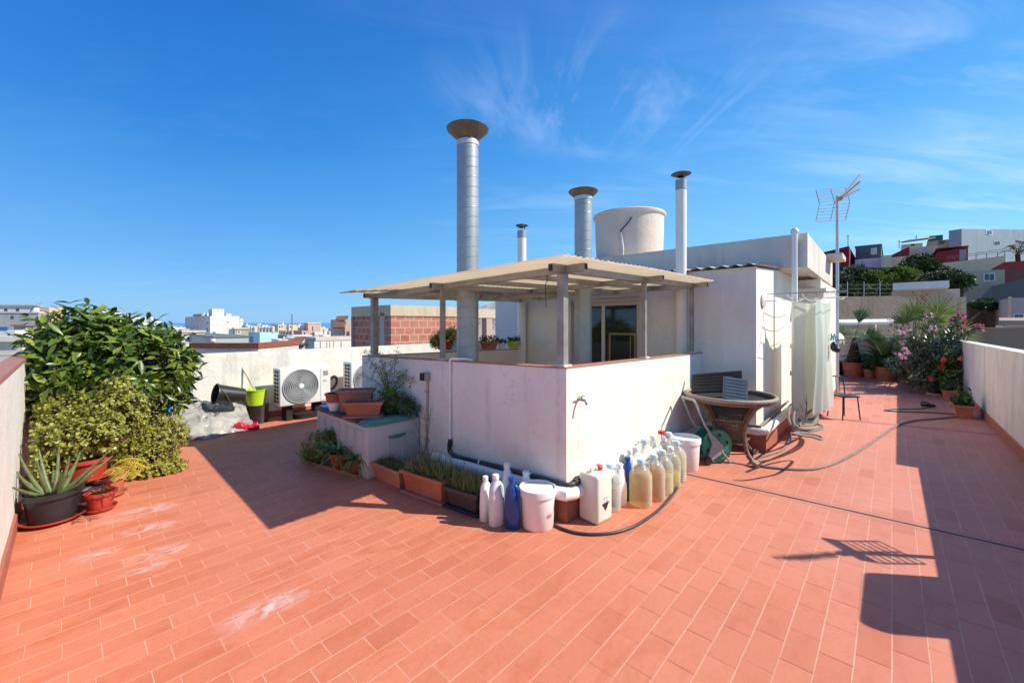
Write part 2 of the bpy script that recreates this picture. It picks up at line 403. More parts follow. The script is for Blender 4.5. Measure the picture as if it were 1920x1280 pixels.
def wmix(f, a_, b_, mode='MIX'):
    x = wn_('ShaderNodeMix', data_type='RGBA', blend_type=mode)
    for k, v in ((0, f), (6, a_), (7, b_)):
        if isinstance(v, (int, float, tuple)): x.inputs[k].default_value = v
        else: wl_(v, x.inputs[k])
    return x.outputs[2]
zz = wm('MAXIMUM', sx.outputs[2], 0.)
lft = wcol(zz, [(0., (1.0, 2.95, 5.4)), (.12, (.6, 2.4, 5.2)), (.35, (.08, 1.4, 4.4)), (.62, (.0, .76, 3.3)), (1., (.0, .6, 2.7))])
rgt = wcol(zz, [(0., (2.0, 4.6, 6.7)), (.15, (1.3, 3.9, 6.5)), (.38, (.40, 2.45, 5.7)), (.62, (.12, 1.45, 4.6)), (1., (.05, .9, 3.3))])
azf = wramp(wm('ADD', .5, wm('MULTIPLY', sx.outputs[0], .5)), [(.2, 0.), (.85, 1.)])
gr = wmix(azf, lft, rgt); vm = wn_('ShaderNodeVectorMath', operation='SCALE'); wl_(gr, vm.inputs[0]); vm.inputs['Scale'].default_value = 10.
base = wmix(.86, hs.outputs[0], vm.outputs[0])
skyc = wmix(cl, base, (6.6, 7.3, 8.2, 1))
bg = wn_('ShaderNodeBackground'); wl_(skyc, bg.inputs[0]); bg.inputs[1].default_value = .128
ow = wn_('ShaderNodeOutputWorld'); wl_(bg.outputs[0], ow.inputs[0])
vs = S.view_settings; vs.view_transform = 'Standard'; vs.look = 'None'; vs.exposure = .45; vs.gamma = 1
S.cycles.max_bounces = 8; S.cycles.transparent_max_bounces = 24; S.cycles.use_denoising = True; S.cycles.caustics_reflective = False; S.cycles.caustics_refractive = False
# ---------------------------------------------------------------- materials in use
M = {}
M['floor'] = floor_mat()
M['white'] = plaster('white limewash', (.83, .79, .695, 1), (.58, .43, .28, 1), .42, .8, .2)
M['patio'] = plaster('limewash with rain runs', (.83, .79, .695, 1), (.58, .43, .28, 1), .42, .8, .2, runs=(('B', 2.645, .05, .35, 1.05, .55), ('B', 1.87, .04, .2, 1.2, .6), ('B', 2.3, .3, .24, .5, .35), ('B', 2.9, .35, .2, .42, .35), ('B', 3.8, .25, .1, .5, .4), ('B', 2.2, .03, .75, 1.15, .35), ('B', 3.3, .03, .7, 1.12, .35), ('B', 3.6, 1.4, 1.0, 1.2, .2), ('A', 3.3, .04, .3, 1.0, .22), ('A', 4.6, .05, .5, 1.1, .25), ('A', 2.7, .03, .35, .86, .4)))
M['white2'] = plaster('grey white parapet', (.78, .75, .66, 1), (.40, .37, .31, 1), .6, 1.1, .6)
M['cream'] = plaster('cream render', (.70, .62, .50, 1), (.38, .28, .18, 1), .3, 1.)
M['upper'] = plaster('weathered render', (.70, .655, .57, 1), (.36, .33, .3, 1), .45, .9, .5)
M['skirt'] = plaster('terracotta skirting', (.42, .145, .09, 1), (.28, .1, .07, 1), .4, 2., .3, .6)
M['plinth'] = plaster('brick plinth', (.40, .15, .09, 1), (.22, .1, .07, 1), .5, 3., .3, .6)
M['coping'] = plaster('coping tile', (.42, .2, .15, 1), (.2, .12, .1, 1), .5, 3., .2, .7)
M['galv'] = simple('galvanised metal', (.36, .385, .38, 1), .45, .16, 3., .5, .45, .1, 30, (.42, .42, .4, 1), .4)
M['galvd'] = simple('dull steel section', (.33, .33, .31, 1), .5, .2, 5., .4, .5, .1, 30, (.26, .2, .15, 1), .5)
M['post'] = simple('weathered steel post', (.30, .29, .27, 1), .5, .25, 7., .4, .35, .15, 40, (.24, .17, .11, 1), .5)
M['cap'] = simple('rusty cowl', (.15, .125, .095, 1), .55, .25, 8., .4, .5, .1, 30, (.16, .1, .06, 1), .6)
M['pvc'] = simple('white pvc', (.80, .78, .73, 1), .35, .05, 4., .45, 0, .03, 20, (.6, .56, .5, 1), .25)
M['pvcg'] = simple('dusty pvc', (.66, .66, .64, 1), .5, .1, 4., .35, 0, .05, 20, (.4, .38, .34, 1), .5)
M['black'] = simple('black plastic', (.022, .022, .024, 1), .4, .2, 8., .45)
M['grey'] = simple('charcoal plastic', (.055, .05, .052, 1), .5, .15, 8., .4)
M['terra'] = simple('terracotta plastic', (.42, .125, .065, 1), .45, .12, 5., .4, 0, .08, 40, (.5, .28, .2, 1), .35)
M['terra2'] = simple('pale terracotta', (.45, .155, .09, 1), .5, .12, 5., .35, 0, .08, 40, (.55, .36, .28, 1), .4)
M['pinkpot'] = simple('faded pink pot', (.36, .15, .12, 1), .6, .15, 5., .3, 0, .1, 40, (.2, .1, .08, 1), .5)
M['red'] = simple('red pot', (.40, .05, .03, 1), .4, .15, 5., .45)
M['soil'] = simple('potting soil', (.045, .03, .02, 1), .95, .4, 40., .1, 0, .9, 90)
M['bottlew'] = simple('white bottle plastic', (.78, .79, .78, 1), .3, .04, 5., .5, 0, .02)
M['bottlew2'] = simple('milky bottle plastic', (.66, .70, .71, 1), .3, .06, 5., .5, 0, .02)
M['blue'] = simple('blue bottle plastic', (.008, .065, .27, 1), .25, .1, 5., .5, 0, .02)
M['bucket'] = simple('white bucket plastic', (.79, .79, .77, 1), .4, .04, 3., .45, 0, .03, 20, (.5, .36, .27, 1), .18)
M['jerry'] = simple('natural hdpe', (.72, .73, .60, 1), .4, .05, 4., .45, 0, .03)
M['redcap'] = simple('red cap', (.62, .03, .035, 1), .35, .1, 5.)
M['bluecap'] = simple('pale blue cap', (.45, .62, .72, 1), .4, .1, 5.)
def liquid(name, c):
    t = NT(name); o = t.objc(); d = t.n('ShaderNodeBsdfPrincipled'); lo = tuple(x*.8 for x in c[:3])+(1,)
    cc = t.ramp(t.noise(o, 14., 4), [(.3, lo), (.7, c)]); t.l(cc, d.inputs['Base Color']); d.inputs['Roughness'].default_value = .15
    q = t.n('ShaderNodeBsdfTranslucent'); t.l(cc, q.inputs[0]); tr = t.n('ShaderNodeBsdfTransparent'); tr.inputs[0].default_value = c
    m = t.n('ShaderNodeMixShader'); m.inputs[0].default_value = .55; t.l(d.outputs[0], m.inputs[1]); t.l(q.outputs[0], m.inputs[2])
    m2 = t.n('ShaderNodeMixShader'); m2.inputs[0].default_value = .7; t.l(m.outputs[0], m2.inputs[1]); t.l(tr.outputs[0], m2.inputs[2]); t.l(m2.outputs[0], t.out.inputs[0]); return t.m
M['clear'] = clearplastic('clear bottle', (.88, .90, .88, 1), .08, .1, .42)
M['amber'] = liquid('amber liquid', (.95, .82, .46, 1))
M['amberd'] = liquid('brown liquid', (.88, .66, .33, 1))
M['olive'] = liquid('yellow liquid', (.95, .89, .28, 1))
M['straw'] = liquid('straw liquid', (.94, .92, .68, 1))
M['water'] = liquid('clear liquid', (.92, .94, .86, 1))
M['hose'] = simple('black hose', (.03, .03, .032, 1), .45, .2, 6., .4, 0, .05, 30, (.14, .13, .12, 1), .5)
M['hoseg'] = simple('dusty hose', (.2, .175, .15, 1), .55, .2, 6., .35, 0, .05, 30, (.3, .27, .22, 1), .5)
M['green'] = simple('green reel', (.03, .28, .16, 1), .4, .15, 5., .45, 0, .05, 30, (.12, .3, .2, 1), .25)
M['reelgrey'] = simple('grey reel frame', (.33, .35, .36, 1), .45, .1, 5.)
M['lime'] = simple('lime plastic', (.47, .68, .03, 1), .35, .1, 5.)
M['acwhite'] = simple('unit white', (.74, .74, .70, 1), .4, .05, 3., .45, 0, .02, 20, (.5, .46, .4, 1), .2)
M['acgrey'] = simple('unit grey', (.3, .3, .29, 1), .5, .15, 6.)
M['dark'] = simple('dark recess', (.02, .02, .02, 1), .7, .3, 6.)
M['chest'] = simple('grey beige resin', (.50, .47, .44, 1), .5, .08, 3., .4, 0, .08, 50, (.34, .3, .26, 1), .4)
M['teal'] = simple('teal resin', (.06, .22, .20, 1), .45, .12, 4., .4, 0, .05, 30, (.16, .26, .23, 1), .4)
M['wicker'] = simple('brown wicker', (.16, .10, .065, 1), .5, .35, 60., .4, 0, .5, 120, (.34, .29, .23, 1), .5)
M['wickerl'] = simple('worn wicker', (.33, .28, .22, 1), .55, .3, 60., .35, 0, .5, 120, (.18, .11, .07, 1), .6)
M['glass'] = glassmat('dark glass'); M['winglass'] = simple('window glass', (.06, .075, .09, 1), .12, .4, .6, .7)
M['frame'] = simple('cream aluminium', (.62, .57, .47, 1), .4, .06, 3.)
M['tank'] = plaster('pale fibre cement', (.74, .62, .52, 1), (.5, .4, .32, 1), .25, 1., .2)
M['cable'] = simple('thin cable', (.03, .03, .03, 1), .5)
M['wirew'] = simple('white line', (.72, .72, .70, 1), .5)
M['steel'] = simple('pale steel', (.55, .56, .56, 1), .4, .1, 6., .5, .4)
M['orange'] = simple('orange plastic', (.55, .22, .06, 1), .4)
M['yellow'] = simple('yellow fitting', (.75, .42, .02, 1), .4)
def sheetmat():
    t = NT('weathered corrugated sheet'); p = t.pos()
    c = t.ramp(t.noise(p, 3., 5, .6, .3, (1, 1, 1)), [(.3, (.78, .71, .54, 1)), (.7, (.88, .82, .68, 1))])
    d = t.n('ShaderNodeBsdfDiffuse'); t.l(c, d.inputs[0]); tr = t.n('ShaderNodeBsdfTranslucent'); t.l(t.mix(.5, c, (1., .95, .80, 1)), tr.inputs[0])
    m = t.n('ShaderNodeMixShader'); m.inputs[0].default_value = .6; t.l(d.outputs[0], m.inputs[1]); t.l(tr.outputs[0], m.inputs[2]); t.l(m.outputs[0], t.out.inputs[0]); return t.m
M['sheet'] = sheetmat()
def clothmat(name, c, tr=.3):
    t = NT(name); o = t.objc(); cc = t.ramp(t.noise(o, 3., 4), [(.3, tuple(x*.9 for x in c[:3])+(1,)), (.7, c)])
    d = t.n('ShaderNodeBsdfDiffuse'); t.l(cc, d.inputs[0]); q = t.n('ShaderNodeBsdfTranslucent'); t.l(cc, q.inputs[0])
    m = t.n('ShaderNodeMixShader'); m.inputs[0].default_value = tr; t.l(d.outputs[0], m.inputs[1]); t.l(q.outputs[0], m.inputs[2]); t.l(m.outputs[0], t.out.inputs[0]); return t.m
M['cloth'] = clothmat('pale green cotton', (.74, .79, .72, 1), .45); M['cloth2'] = clothmat('beige green cotton', (.66, .68, .56, 1), .4)
M['ink'] = simple('printed ink', (.16, .17, .14, 1), .8)
def filmmat():
    t = NT('crumpled plastic film'); o = t.objc(); p = t.bsdf((.5, .5, .46, 1), .2, 0, .6, t.noise(o, 6., 5, .6, 1.2, (1, .5, 2.)), .45, .02)
    t.l(t.ramp(t.noise(o, 5., 5, .6, 1.), [(.35, (.24, .24, .22, 1)), (.65, (.44, .42, .37, 1))]), p.inputs['Base Color']); return t.m
M['film'] = filmmat()
M['redbag'] = simple('red carrier bag', (.62, .02, .04, 1), .3, .25, 9., .5, 0, .8, 14)
M['cyan'] = simple('blue plastic', (.03, .25, .62, 1), .35)
M['ficus'] = leafmat('glossy rubber leaf', (.030, .062, .008, 1), (.13, .19, .022, 1), .30, .2, .38, (.27, .32, .035, 1))
M['jade'] = leafmat('yellow green succulent leaf', (.12, .145, .02, 1), (.36, .365, .06, 1), .4, .2, .4, (.40, .36, .10, 1))
M['trail'] = leafmat('yellow trailing leaf', (.20, .21, .025, 1), (.40, .38, .06, 1), .45, .25, .4, (.46, .40, .08, 1))
M['grass'] = leafmat('fresh green blade', (.05, .10, .022, 1), (.15, .22, .05, 1), .45, .3, .4, (.2, .22, .09, 1))
M['chive'] = leafmat('grey green blade', (.09, .125, .04, 1), (.28, .33, .12, 1), .5, .25, .4, (.26, .27, .14, 1))
M['dryblade'] = leafmat('dry blade', (.16, .09, .06, 1), (.3, .2, .13, 1), .7, .2)
M['spider'] = leafmat('variegated leaf green', (.08, .15, .03, 1), (.2, .28, .06, 1), .4, .3); M['spiderw'] = leafmat('variegated leaf cream', (.55, .58, .32, 1), (.70, .72, .45, 1), .4, .3)
M['darkleaf'] = leafmat('dark green leaf', (.016, .04, .012, 1), (.055, .10, .028, 1), .35, .2, .5)
M['midleaf'] = leafmat('mid green leaf', (.03, .07, .018, 1), (.10, .165, .04, 1), .4, .3, .45)
M['limeleaf'] = leafmat('light green leaf', (.10, .16, .02, 1), (.24, .30, .05, 1), .4, .35, .4)
M['olean'] = leafmat('oleander leaf', (.04, .07, .025, 1), (.15, .20, .09, 1), .35, .2, .5, (.3, .34, .24, 1))
M['yellowleaf'] = leafmat('yellow palm leaf', (.42, .30, .02, 1), (.62, .46, .05, 1), .45, .3)
M['drybrown'] = leafmat('dry brown leaf', (.14, .05, .03, 1), (.26, .11, .07, 1), .7, .1)
M['palm'] = leafmat('fan palm leaf', (.07, .12, .03, 1), (.21, .27, .07, 1), .4, .25, .45, (.30, .30, .12, 1))
M['pinkfl'] = leafmat('pink petals', (.55, .20, .32, 1), (.75, .40, .50, 1), .5, .4); M['palefl'] = leafmat('pale pink petals', (.66, .42, .48, 1), (.80, .58, .62, 1), .5, .4)
M['redfl'] = leafmat('scarlet petals', (.55, .02, .05, 1), (.75, .05, .09, 1), .5, .4); M['magfl'] = leafmat('deep pink petals', (.50, .05, .16, 1), (.66, .13, .25, 1), .5, .4)
M['stem'] = simple('woody stem', (.11, .075, .045, 1), .8, .3, 20., .2); M['gstem'] = simple('green stem', (.14, .17, .06, 1), .6, .2, 20.)
M['aloe'] = simple('grey green succulent', (.12, .155, .06, 1), .45, .3, 25., .4, 0, .1, 60, (.24, .27, .13, 1), .7)
M['iron'] = simple('grey iron stand', (.16, .155, .15, 1), .55, .2, 10.)
M['fibre'] = simple('palm trunk fibre', (.10, .055, .035, 1), .9, .4, 30., .1, 0, .9, 60)
# ---------------------------------------------------------------- the terrace
H_P = 1.05
bm = N()
fl = [W(-.262, 7.25), W(-.262, -1.06), W(15.35, -1.06), W(15.35, 7.25)]
prism(bm, [(p.x, p.y) for p in fl][::1], -.35, 0.); bmesh.ops.recalc_face_normals(bm, faces=bm.faces)
tag(obj('floor', bm, M['floor']), kind='structure')
def wallrun(name, label, cat, p, q, th, segs, m, cop=None, skirt=True, side=1, zb=-.35, sk=.11):
    """wall from p to q in (a,b); segs = [(s0, s1, h0, h1)]; th on the outer side; skirting on the inner"""
    p, q = W(*p), W(*q); d = (q-p).normalized(); n = Vector((-d.y, d.x, 0))*side; L = (q-p).length
    mid = p
    t = thing(name, label, cat, mid, ANG)
    bm = N(); bc = N()
    for s0, s1, h0, h1 in segs:
        a, b = p+d*s0*L, p+d*s1*L
        nn = max(1, int((b-a).length/.6))
        for i in range(nn):
            u0, u1 = i/nn, (i+1)/nn
            if i: continue
        hexa(bm, [a+Vector((0,0,zb)), b+Vector((0,0,zb)), b+n*th+Vector((0,0,zb)), a+n*th+Vector((0,0,zb)), a+Vector((0,0,h0)), b+Vector((0,0,h1)), b+n*th+Vector((0,0,h1)), a+n*th+Vector((0,0,h0))])
        if cop:
            e = n*-.012
            hexa(bc, [a+e+Vector((0,0,h0)), b+e+Vector((0,0,h1)), b+n*(th+.012)+Vector((0,0,h1)), a+n*(th+.012)+Vector((0,0,h0)), a+e+Vector((0,0,h0+.028)), b+e+Vector((0,0,h1+.028)), b+n*(th+.012)+Vector((0,0,h1+.028)), a+n*(th+.012)+Vector((0,0,h0+.028))])
    obj('wall_face', bm, m, t, world=True)
    if cop: obj('coping', bc, cop, t, world=True)
    else: bc.free()
    if skirt:
        bm = N(); e = n*-.014
        hexa(bm, [p+Vector((0,0,.001)), p+e+Vector((0,0,.001)), q+e+Vector((0,0,.001)), q+Vector((0,0,.001)), p+Vector((0,0,sk)), p+e+Vector((0,0,sk-.012)), q+e+Vector((0,0,sk-.012)), q+Vector((0,0,sk))])
        bmesh.ops.recalc_face_normals(bm, faces=bm.faces)
        obj('skirting', bm, M['skirt'], t, world=True)
    return t
wallrun('parapet_wall', 'white parapet with dark coping along the left edge, behind the rubber plant', 'parapet', (-.262, -1.06), (-.262, 7.25), .085, [(0, 1, 1.165, 1.165)], M['white'], M['coping'], True, 1, sk=.13)
wallrun('parapet_wall', 'stained white parapet behind the air conditioner, across the back of the terrace', 'parapet', (-.24, 7.25), (9., 7.25), .16, [(0, 1, 1.05, 1.045)], M['white2'], None, True, 1, sk=.1)
wallrun('parapet_wall', 'long cream white parapet along the right edge, beside planter boxes', 'parapet', (-.24, -1.06), (15.35, -1.06), .16, [(0, 6.96/15.59, .98, .98), (6.96/15.59, 1, 1.17, 1.09)], M['white2'], None, True, -1, sk=.13)
wallrun('parapet_wall', 'shaded grey white parapet at the far end, behind the potted palm', 'parapet', (15.35, -1.06), (15.35, 4.), .16, [(0, 1, 1.1, 1.1)], M['white'], None, True, -1)
# light-well wall
t = thing('patio_wall', 'low white wall round the covered patio, corner towards the viewer', 'wall', W(2.544, 1.797), ANG)
bm = N(); TH = .12
zt = lambda a, b: 1.153-.0247*(b-1.797)-.016*(a-2.544)
def wseg(bm, a0, a1, b0, b1, z0, dz=0.):
    hexa(bm, [W(a0, b0, z0), W(a1, b0, z0), W(a1, b1, z0), W(a0, b1, z0), W(a0, b0, zt(a0, b0)+dz), W(a1, b0, zt(a1, b0)+dz), W(a1, b1, zt(a1, b1)+dz), W(a0, b1, zt(a0, b1)+dz)])
wseg(bm, 2.544, 2.544+TH, 1.797, 4.956, 0.); wseg(bm, 2.544+TH, 5.564, 1.797, 1.797+TH, 0.); wseg(bm, 2.544+TH, 5.564, 4.956-TH, 4.956, 0.)
obj('wall_face', bm, M['patio'], t, world=True)
bm = N()
hexa(bm, [W(2.53, 1.783, .002), W(5.55, 1.783, .002), W(5.55, 1.799, .002), W(2.53, 1.799, .002), W(2.53, 1.783, .2), W(5.55, 1.783, .15), W(5.55, 1.799, .15), W(2.53, 1.799, .2)])
hexa(bm, [W(2.531, 1.801, .002), W(2.546, 1.801, .002), W(2.546, 4.95, .002), W(2.531, 4.95, .002), W(2.531, 1.801, .2), W(2.546, 1.801, .2), W(2.546, 4.95, .1), W(2.531, 4.95, .1)])
obj('plinth', bm, M['plinth'], t, world=True)
bm = N()
def cseg(a0, a1, b0, b1):
    lo = [W(a, b, zt(a, b)+.001) for a, b in ((a0, b0), (a1, b0), (a1, b1), (a0, b1))]
    hexa(bm, lo+[p+Vector((0, 0, .009)) for p in lo])
cseg(2.541, 2.666, 1.794, 4.958); cseg(2.667, 5.56, 1.794, 1.92); cseg(2.667, 5.56, 4.835, 4.958)
obj('coping', bm, M['coping'], t, world=True)
# ---------------------------------------------------------------- the rooftop building
rb = thing('rooftop_building', 'white rooftop room with sliding door and raised grey parapet block, behind the canopy', 'building', W(5.564, 1.186), ANG)
bm = N()
def ab_box(bm, a0, a1, b0, b1, z0, z1, z0b=None, z1b=None):
    """z?b: values at a1"""
    z1b = z1 if z1b is None else z1b; z0b = z0 if z0b is None else z0b
    hexa(bm, [W(a0, b0, z0), W(a1, b0, z0b), W(a1, b1, z0b), W(a0, b1, z0), W(a0, b0, z1), W(a1, b0, z1b), W(a1, b1, z1b), W(a0, b1, z1)])
# store room; the door opening is left free
D0, D1, DT = 2.569, 3.897, 1.955
ab_box(bm, 5.564, 5.68, 1.186, D0, 0, 2.17); ab_box(bm, 5.564, 5.68, D1, 4.956, 0, 2.17); ab_box(bm, 5.564, 5.68, D0, D1, DT, 2.17)
ab_box(bm, 5.68, 6.95, 1.186, 1.3, 0, 2.17, 0, 2.25); ab_box(bm, 6.95, 7.95, 1.186, 1.3, 0, 2.25)
ab_box(bm, 6.6, 6.95, 4.956, 6.62, 0, 2.3)
obj('wall_face', bm, M['white'], rb, world=True)
bm = N()
ab_box(bm, 6.8, 6.92, .839, 7.0, 2.255, 2.72, 2.255, 2.72)
ab_box(bm, 6.92, 9.985, .839, .95, 2.255, 2.71, 2.2, 2.64)
ab_box(bm, 9.86, 9.985, .951, 7., 2.2, 2.62); ab_box(bm, 6.92, 9.86, .951, 7.0, 2.256, 2.42)
obj('roof_parapet', bm, M['upper'], rb, world=True)
bm = N()
ab_box(bm, 8.214, 8.33, .839, 1.186, 0, 2.2); ab_box(bm, 8.33, 10.6, .839, .95, 0, 2.18); ab_box(bm, 10.49, 10.6, .951, 6.9, 0, 2.15)
obj('wall_face', bm, M['white'], rb, world=True)
bm = N()
hexa(bm, [W(5.55, 1.06, .002), W(8.2, 1.06, .002), W(8.2, 1.184, .002), W(5.55, 1.184, .002), W(5.55, 1.06, .21), W(8.2, 1.06, .19), W(8.2, 1.184, .19), W(5.55, 1.184, .21)])
ab_box(bm, 5.44, 5.562, 1.06, 1.76, .002, .2)
ab_box(bm, 8.2, 8.212, .825, 1.06, .002, .16); ab_box(bm, 8.213, 10.6, .825, .837, .002, .16)
obj('plinth', bm, M['skirt'], rb, world=True)
# corrugated roof of the store
bm = N(); n = 120; prev = None
for i in range(n+1):
    b = 1.13+(4.95-1.13)*i/n; z = .016*math.sin(b*math.tau/.076*.5)
    r = [bm.verts.new(W(a, b, zz+z+dz)) for dz in (0, .008) for a, zz in ((5.49, 2.19), (6.79, 2.272))]
    if prev:
        for q in ((0, 1, 1, 0), ): pass
        bm.faces.new((prev[0], r[0], r[1], prev[1])); bm.faces.new((prev[2], prev[3], r[3], r[2])); bm.faces.new((prev[0], prev[2], r[2], r[0]))
    prev = r
obj('corrugated_roof', bm, simple('grey fibre cement sheet', (.36, .35, .33, 1), .8, .15, 6.), rb, world=True)
# sliding door
bm = N()
def fr(bm, b0, b1, z0, z1, wd, a0, a1):
    ab_box(bm, a0, a1, b0, b0+wd, z0, z1); ab_box(bm, a0, a1, b1-wd, b1, z0, z1); ab_box(bm, a0, a1, b0+wd, b1-wd, z1-wd, z1); ab_box(bm, a0, a1, b0+wd, b1-wd, z0, z0+wd)
fr(bm, D0+.002, D1-.002, .002, DT-.003, .075, 5.535, 5.66)
dr = obj('sliding_door', bm, M['frame'], rb, world=True)
bm = N(); fr(bm, D0+.08, 3.28, .08, DT-.14, .055, 5.575, 5.61); obj('sash', bm, M['frame'], dr, world=True)
bm = N(); fr(bm, 3.2, D1-.08, .08, DT-.14, .055, 5.615, 5.65); obj('sash', bm, M['frame'], dr, world=True)
bm = N(); ab_box(bm, 5.56, 5.65, D0+.078, D1-.078, DT-.138, DT-.08); obj('shutter_box', bm, M['frame'], dr, world=True)
for b0, b1, a in ((D0+.136, 3.224, 5.592), (3.256, D1-.136, 5.632)):
    bm = N(); ab_box(bm, a, a+.006, b0, b1, .136, DT-.196); obj('pane', bm, M['glass'], dr, world=True)
bm = N(); fr(bm, 2.72, 3.16, .3, 1.35, .03, 5.583, 5.59); ab_box(bm, 5.583, 5.589, 2.8, 2.815, .35, 1.3); ab_box(bm, 5.584, 5.588, 2.77, 3.11, .82, .84); obj('fly_screen', bm, simple('yellowed wood', (.30, .23, .12, 1), .6), dr, world=True)
# ledge over the rear door, shutter housing
bm = N(); ab_box(bm, 8.08, 8.6, .76, 1.3, 2.0, 2.05); obj('ledge', bm, M['white'], rb, world=True)
bm = N(); ab_box(bm, 9.0, 9.7, .62, .838, 2.62, 2.7); obj('ledge', bm, M['upper'], rb, world=True)
bm = N()
for i in range(3): ab_box(bm, 8.17, 8.213, .9, 1.2, 1.74+i*.085, 1.81+i*.085)
obj('shutter_box', bm, M['white'], rb, world=True)
bm = N(); ab_box(bm, 8.0, 8.1, .99, 1.05, 2.6, 2.8)
bm.free()
# rain pipe on the block's rear corner
t = thing('drain_pipe', 'tall white drainpipe with side taps on the corner beside the hanging sheet', 'pipe', W(7.93, 1.06))
bm = N()
x = W(6.735, .975); tube(bm, [x+Vector((0, 0, .0)), x+Vector((0, 0, 2.3)), x+Vector((0, 0, 2.74))], .036, 12)
x2 = W(6.74, .93)
obj('pipe', bm, M['pvc'], t, 40, True)
for zc_ in (.78, 1.15):
    bm = N(); lathe(bm, [(.055, 0), (.055, .06)], x+Vector((0, 0, zc_)), 14); obj('collar', bm, M['pvc'], t, 40, True)
bm = N(); lathe(bm, [(.05, 0), (.05, .03), (.03, .055), (0, .06)], x+Vector((0, 0, 2.73)), 14); obj('cap', bm, M['pvc'], t, 40, True)
for z in (.72, 1.1):
    bm = N(); tube(bm, [x+Vector((0, 0, z)), x-B*.09+Vector((0, 0, z))], .022, 10); tube(bm, [x-B*.09+A*-.04+Vector((0, 0, z+.01)), x-B*.09+A*.05+Vector((0, 0, z+.01))], .018, 8); obj('tap', bm, M['pvc'], t, 40, True)
# ---------------------------------------------------------------- canopy over the patio
cn = thing('canopy', 'low canopy of beige corrugated sheet on grey steel posts over the patio', 'canopy', W(2.6, 1.85), ANG)
RA0, RA1, RB0, RB1 = 2.24, 5.42, 1.605, 4.93
def rz_(a, b): return 1.962+(2.026-1.962)*(a-RA0)/(RA1-RA0)+(1.874-1.962)*(b-RB0)/(RB1-RB0)
bm = N(); na = 220; prev = None
for i in range(na+1):
    a = RA0+(RA1-RA0)*i/na; c = .006*math.sin(a*math.tau/.076)
    jag = R.uniform(-.006, .006)
    row = []
    for j, b in enumerate((RB0, RB0+.8, RB0+1.7, RB0+2.5, RB1)):
        sag = -.012*math.sin(j/4*math.pi)+.006*math.sin(a*2.1+j*1.7)
        bb = b+(jag if j in (0, 4) else 0)
        row += [bm.verts.new(W(a, bb, rz_(a, bb)+c+sag)), bm.verts.new(W(a, bb, rz_(a, bb)+c+sag-.007))]
    if prev:
        for j in range(4):
            bm.faces.new((prev[2*j], row[2*j], row[2*j+2], prev[2*j+2])); bm.faces.new((prev[2*j+1], prev[2*j+3], row[2*j+3], row[2*j+1]))
        bm.faces.new((prev[0], prev[1], row[1], row[0])); bm.faces.new((prev[8], row[8], row[9], prev[9]))
    else:
        for j in range(4): bm.faces.new((row[2*j], row[2*j+2], row[2*j+3], row[2*j+1]))
    prev = row
for j in range(4): bm.faces.new((prev[2*j], prev[2*j+1], prev[2*j+3], prev[2*j+2]))
obj('roof_sheet', bm, M['sheet'], cn, 50, True)
def hollow(bm, p, q, w, h):
    beam(bm, p, q, w, h)
def steelbeam(p, q, w=.045, h=.06, ends=(1, 0)):
    bm = N(); beam(bm, p, q, w, h); o = obj('beam', bm, M['galvd'], cn, world=True)
    d = (q-p).normalized()
    for e, pt in zip(ends, (p, q)):
        if e:
            bm = N(); s = -1 if pt is p else 1; beam(bm, pt+d*s*.0005, pt+d*s*.003, w-.01, h-.012); obj('open_end', bm, M['dark'], o, world=True)
zo = -.052
for b, x0 in ((1.85, 2.42), (3.37, 2.45), (4.72, 2.45)):
    steelbeam(W(x0, b, rz_(x0, b)+zo), W(5.38, b, rz_(5.38, b)+zo))
for a in (2.6, 4.0, 5.33):
    steelbeam(W(a, 1.66, rz_(a, 1.66)+zo-.0015), W(a, 4.85, rz_(a, 4.85)+zo-.0015), .043, .056)
for b in (2.35, 2.9, 3.9, 4.3):
    steelbeam(W(2.63, b, rz_(2.63, b)+zo+.006), W(5.36, b, rz_(5.36, b)+zo+.006), .04, .045, (0, 0))
for a, b, w_ in ((2.61, 1.878, .062), (4.0, 1.86, .042), (5.36, 1.86, .045), (2.6, 3.37, .042), (2.6, 4.746, .07)):
    bm = N(); z0 = zt(a, b)+.015; ab_box(bm, a-w_/2, a+w_/2, b-w_/2, b+w_/2, z0, rz_(a, b)+zo-.031); 
    po = obj('post', bm, M['post'], cn, world=True)
    bm = N(); ab_box(bm, a-w_/2-.02, a+w_/2+.025, b-w_/2-.02, b+w_/2+.02, z0-.003, z0+.012); obj('mortar_foot', bm, M['upper'], po, world=True)
bm = N(); p0 = W(2.75, 2.15, rz_(2.75, 2.15)-.03)
tube(bm, spline([p0, p0+Vector((.01, 0, -.07)), p0+Vector((-.005, .01, -.11)), p0+Vector((0, 0, -.3))], 4), .003, 5); obj('hanging_wire', bm, M['cable'], cn, world=True)
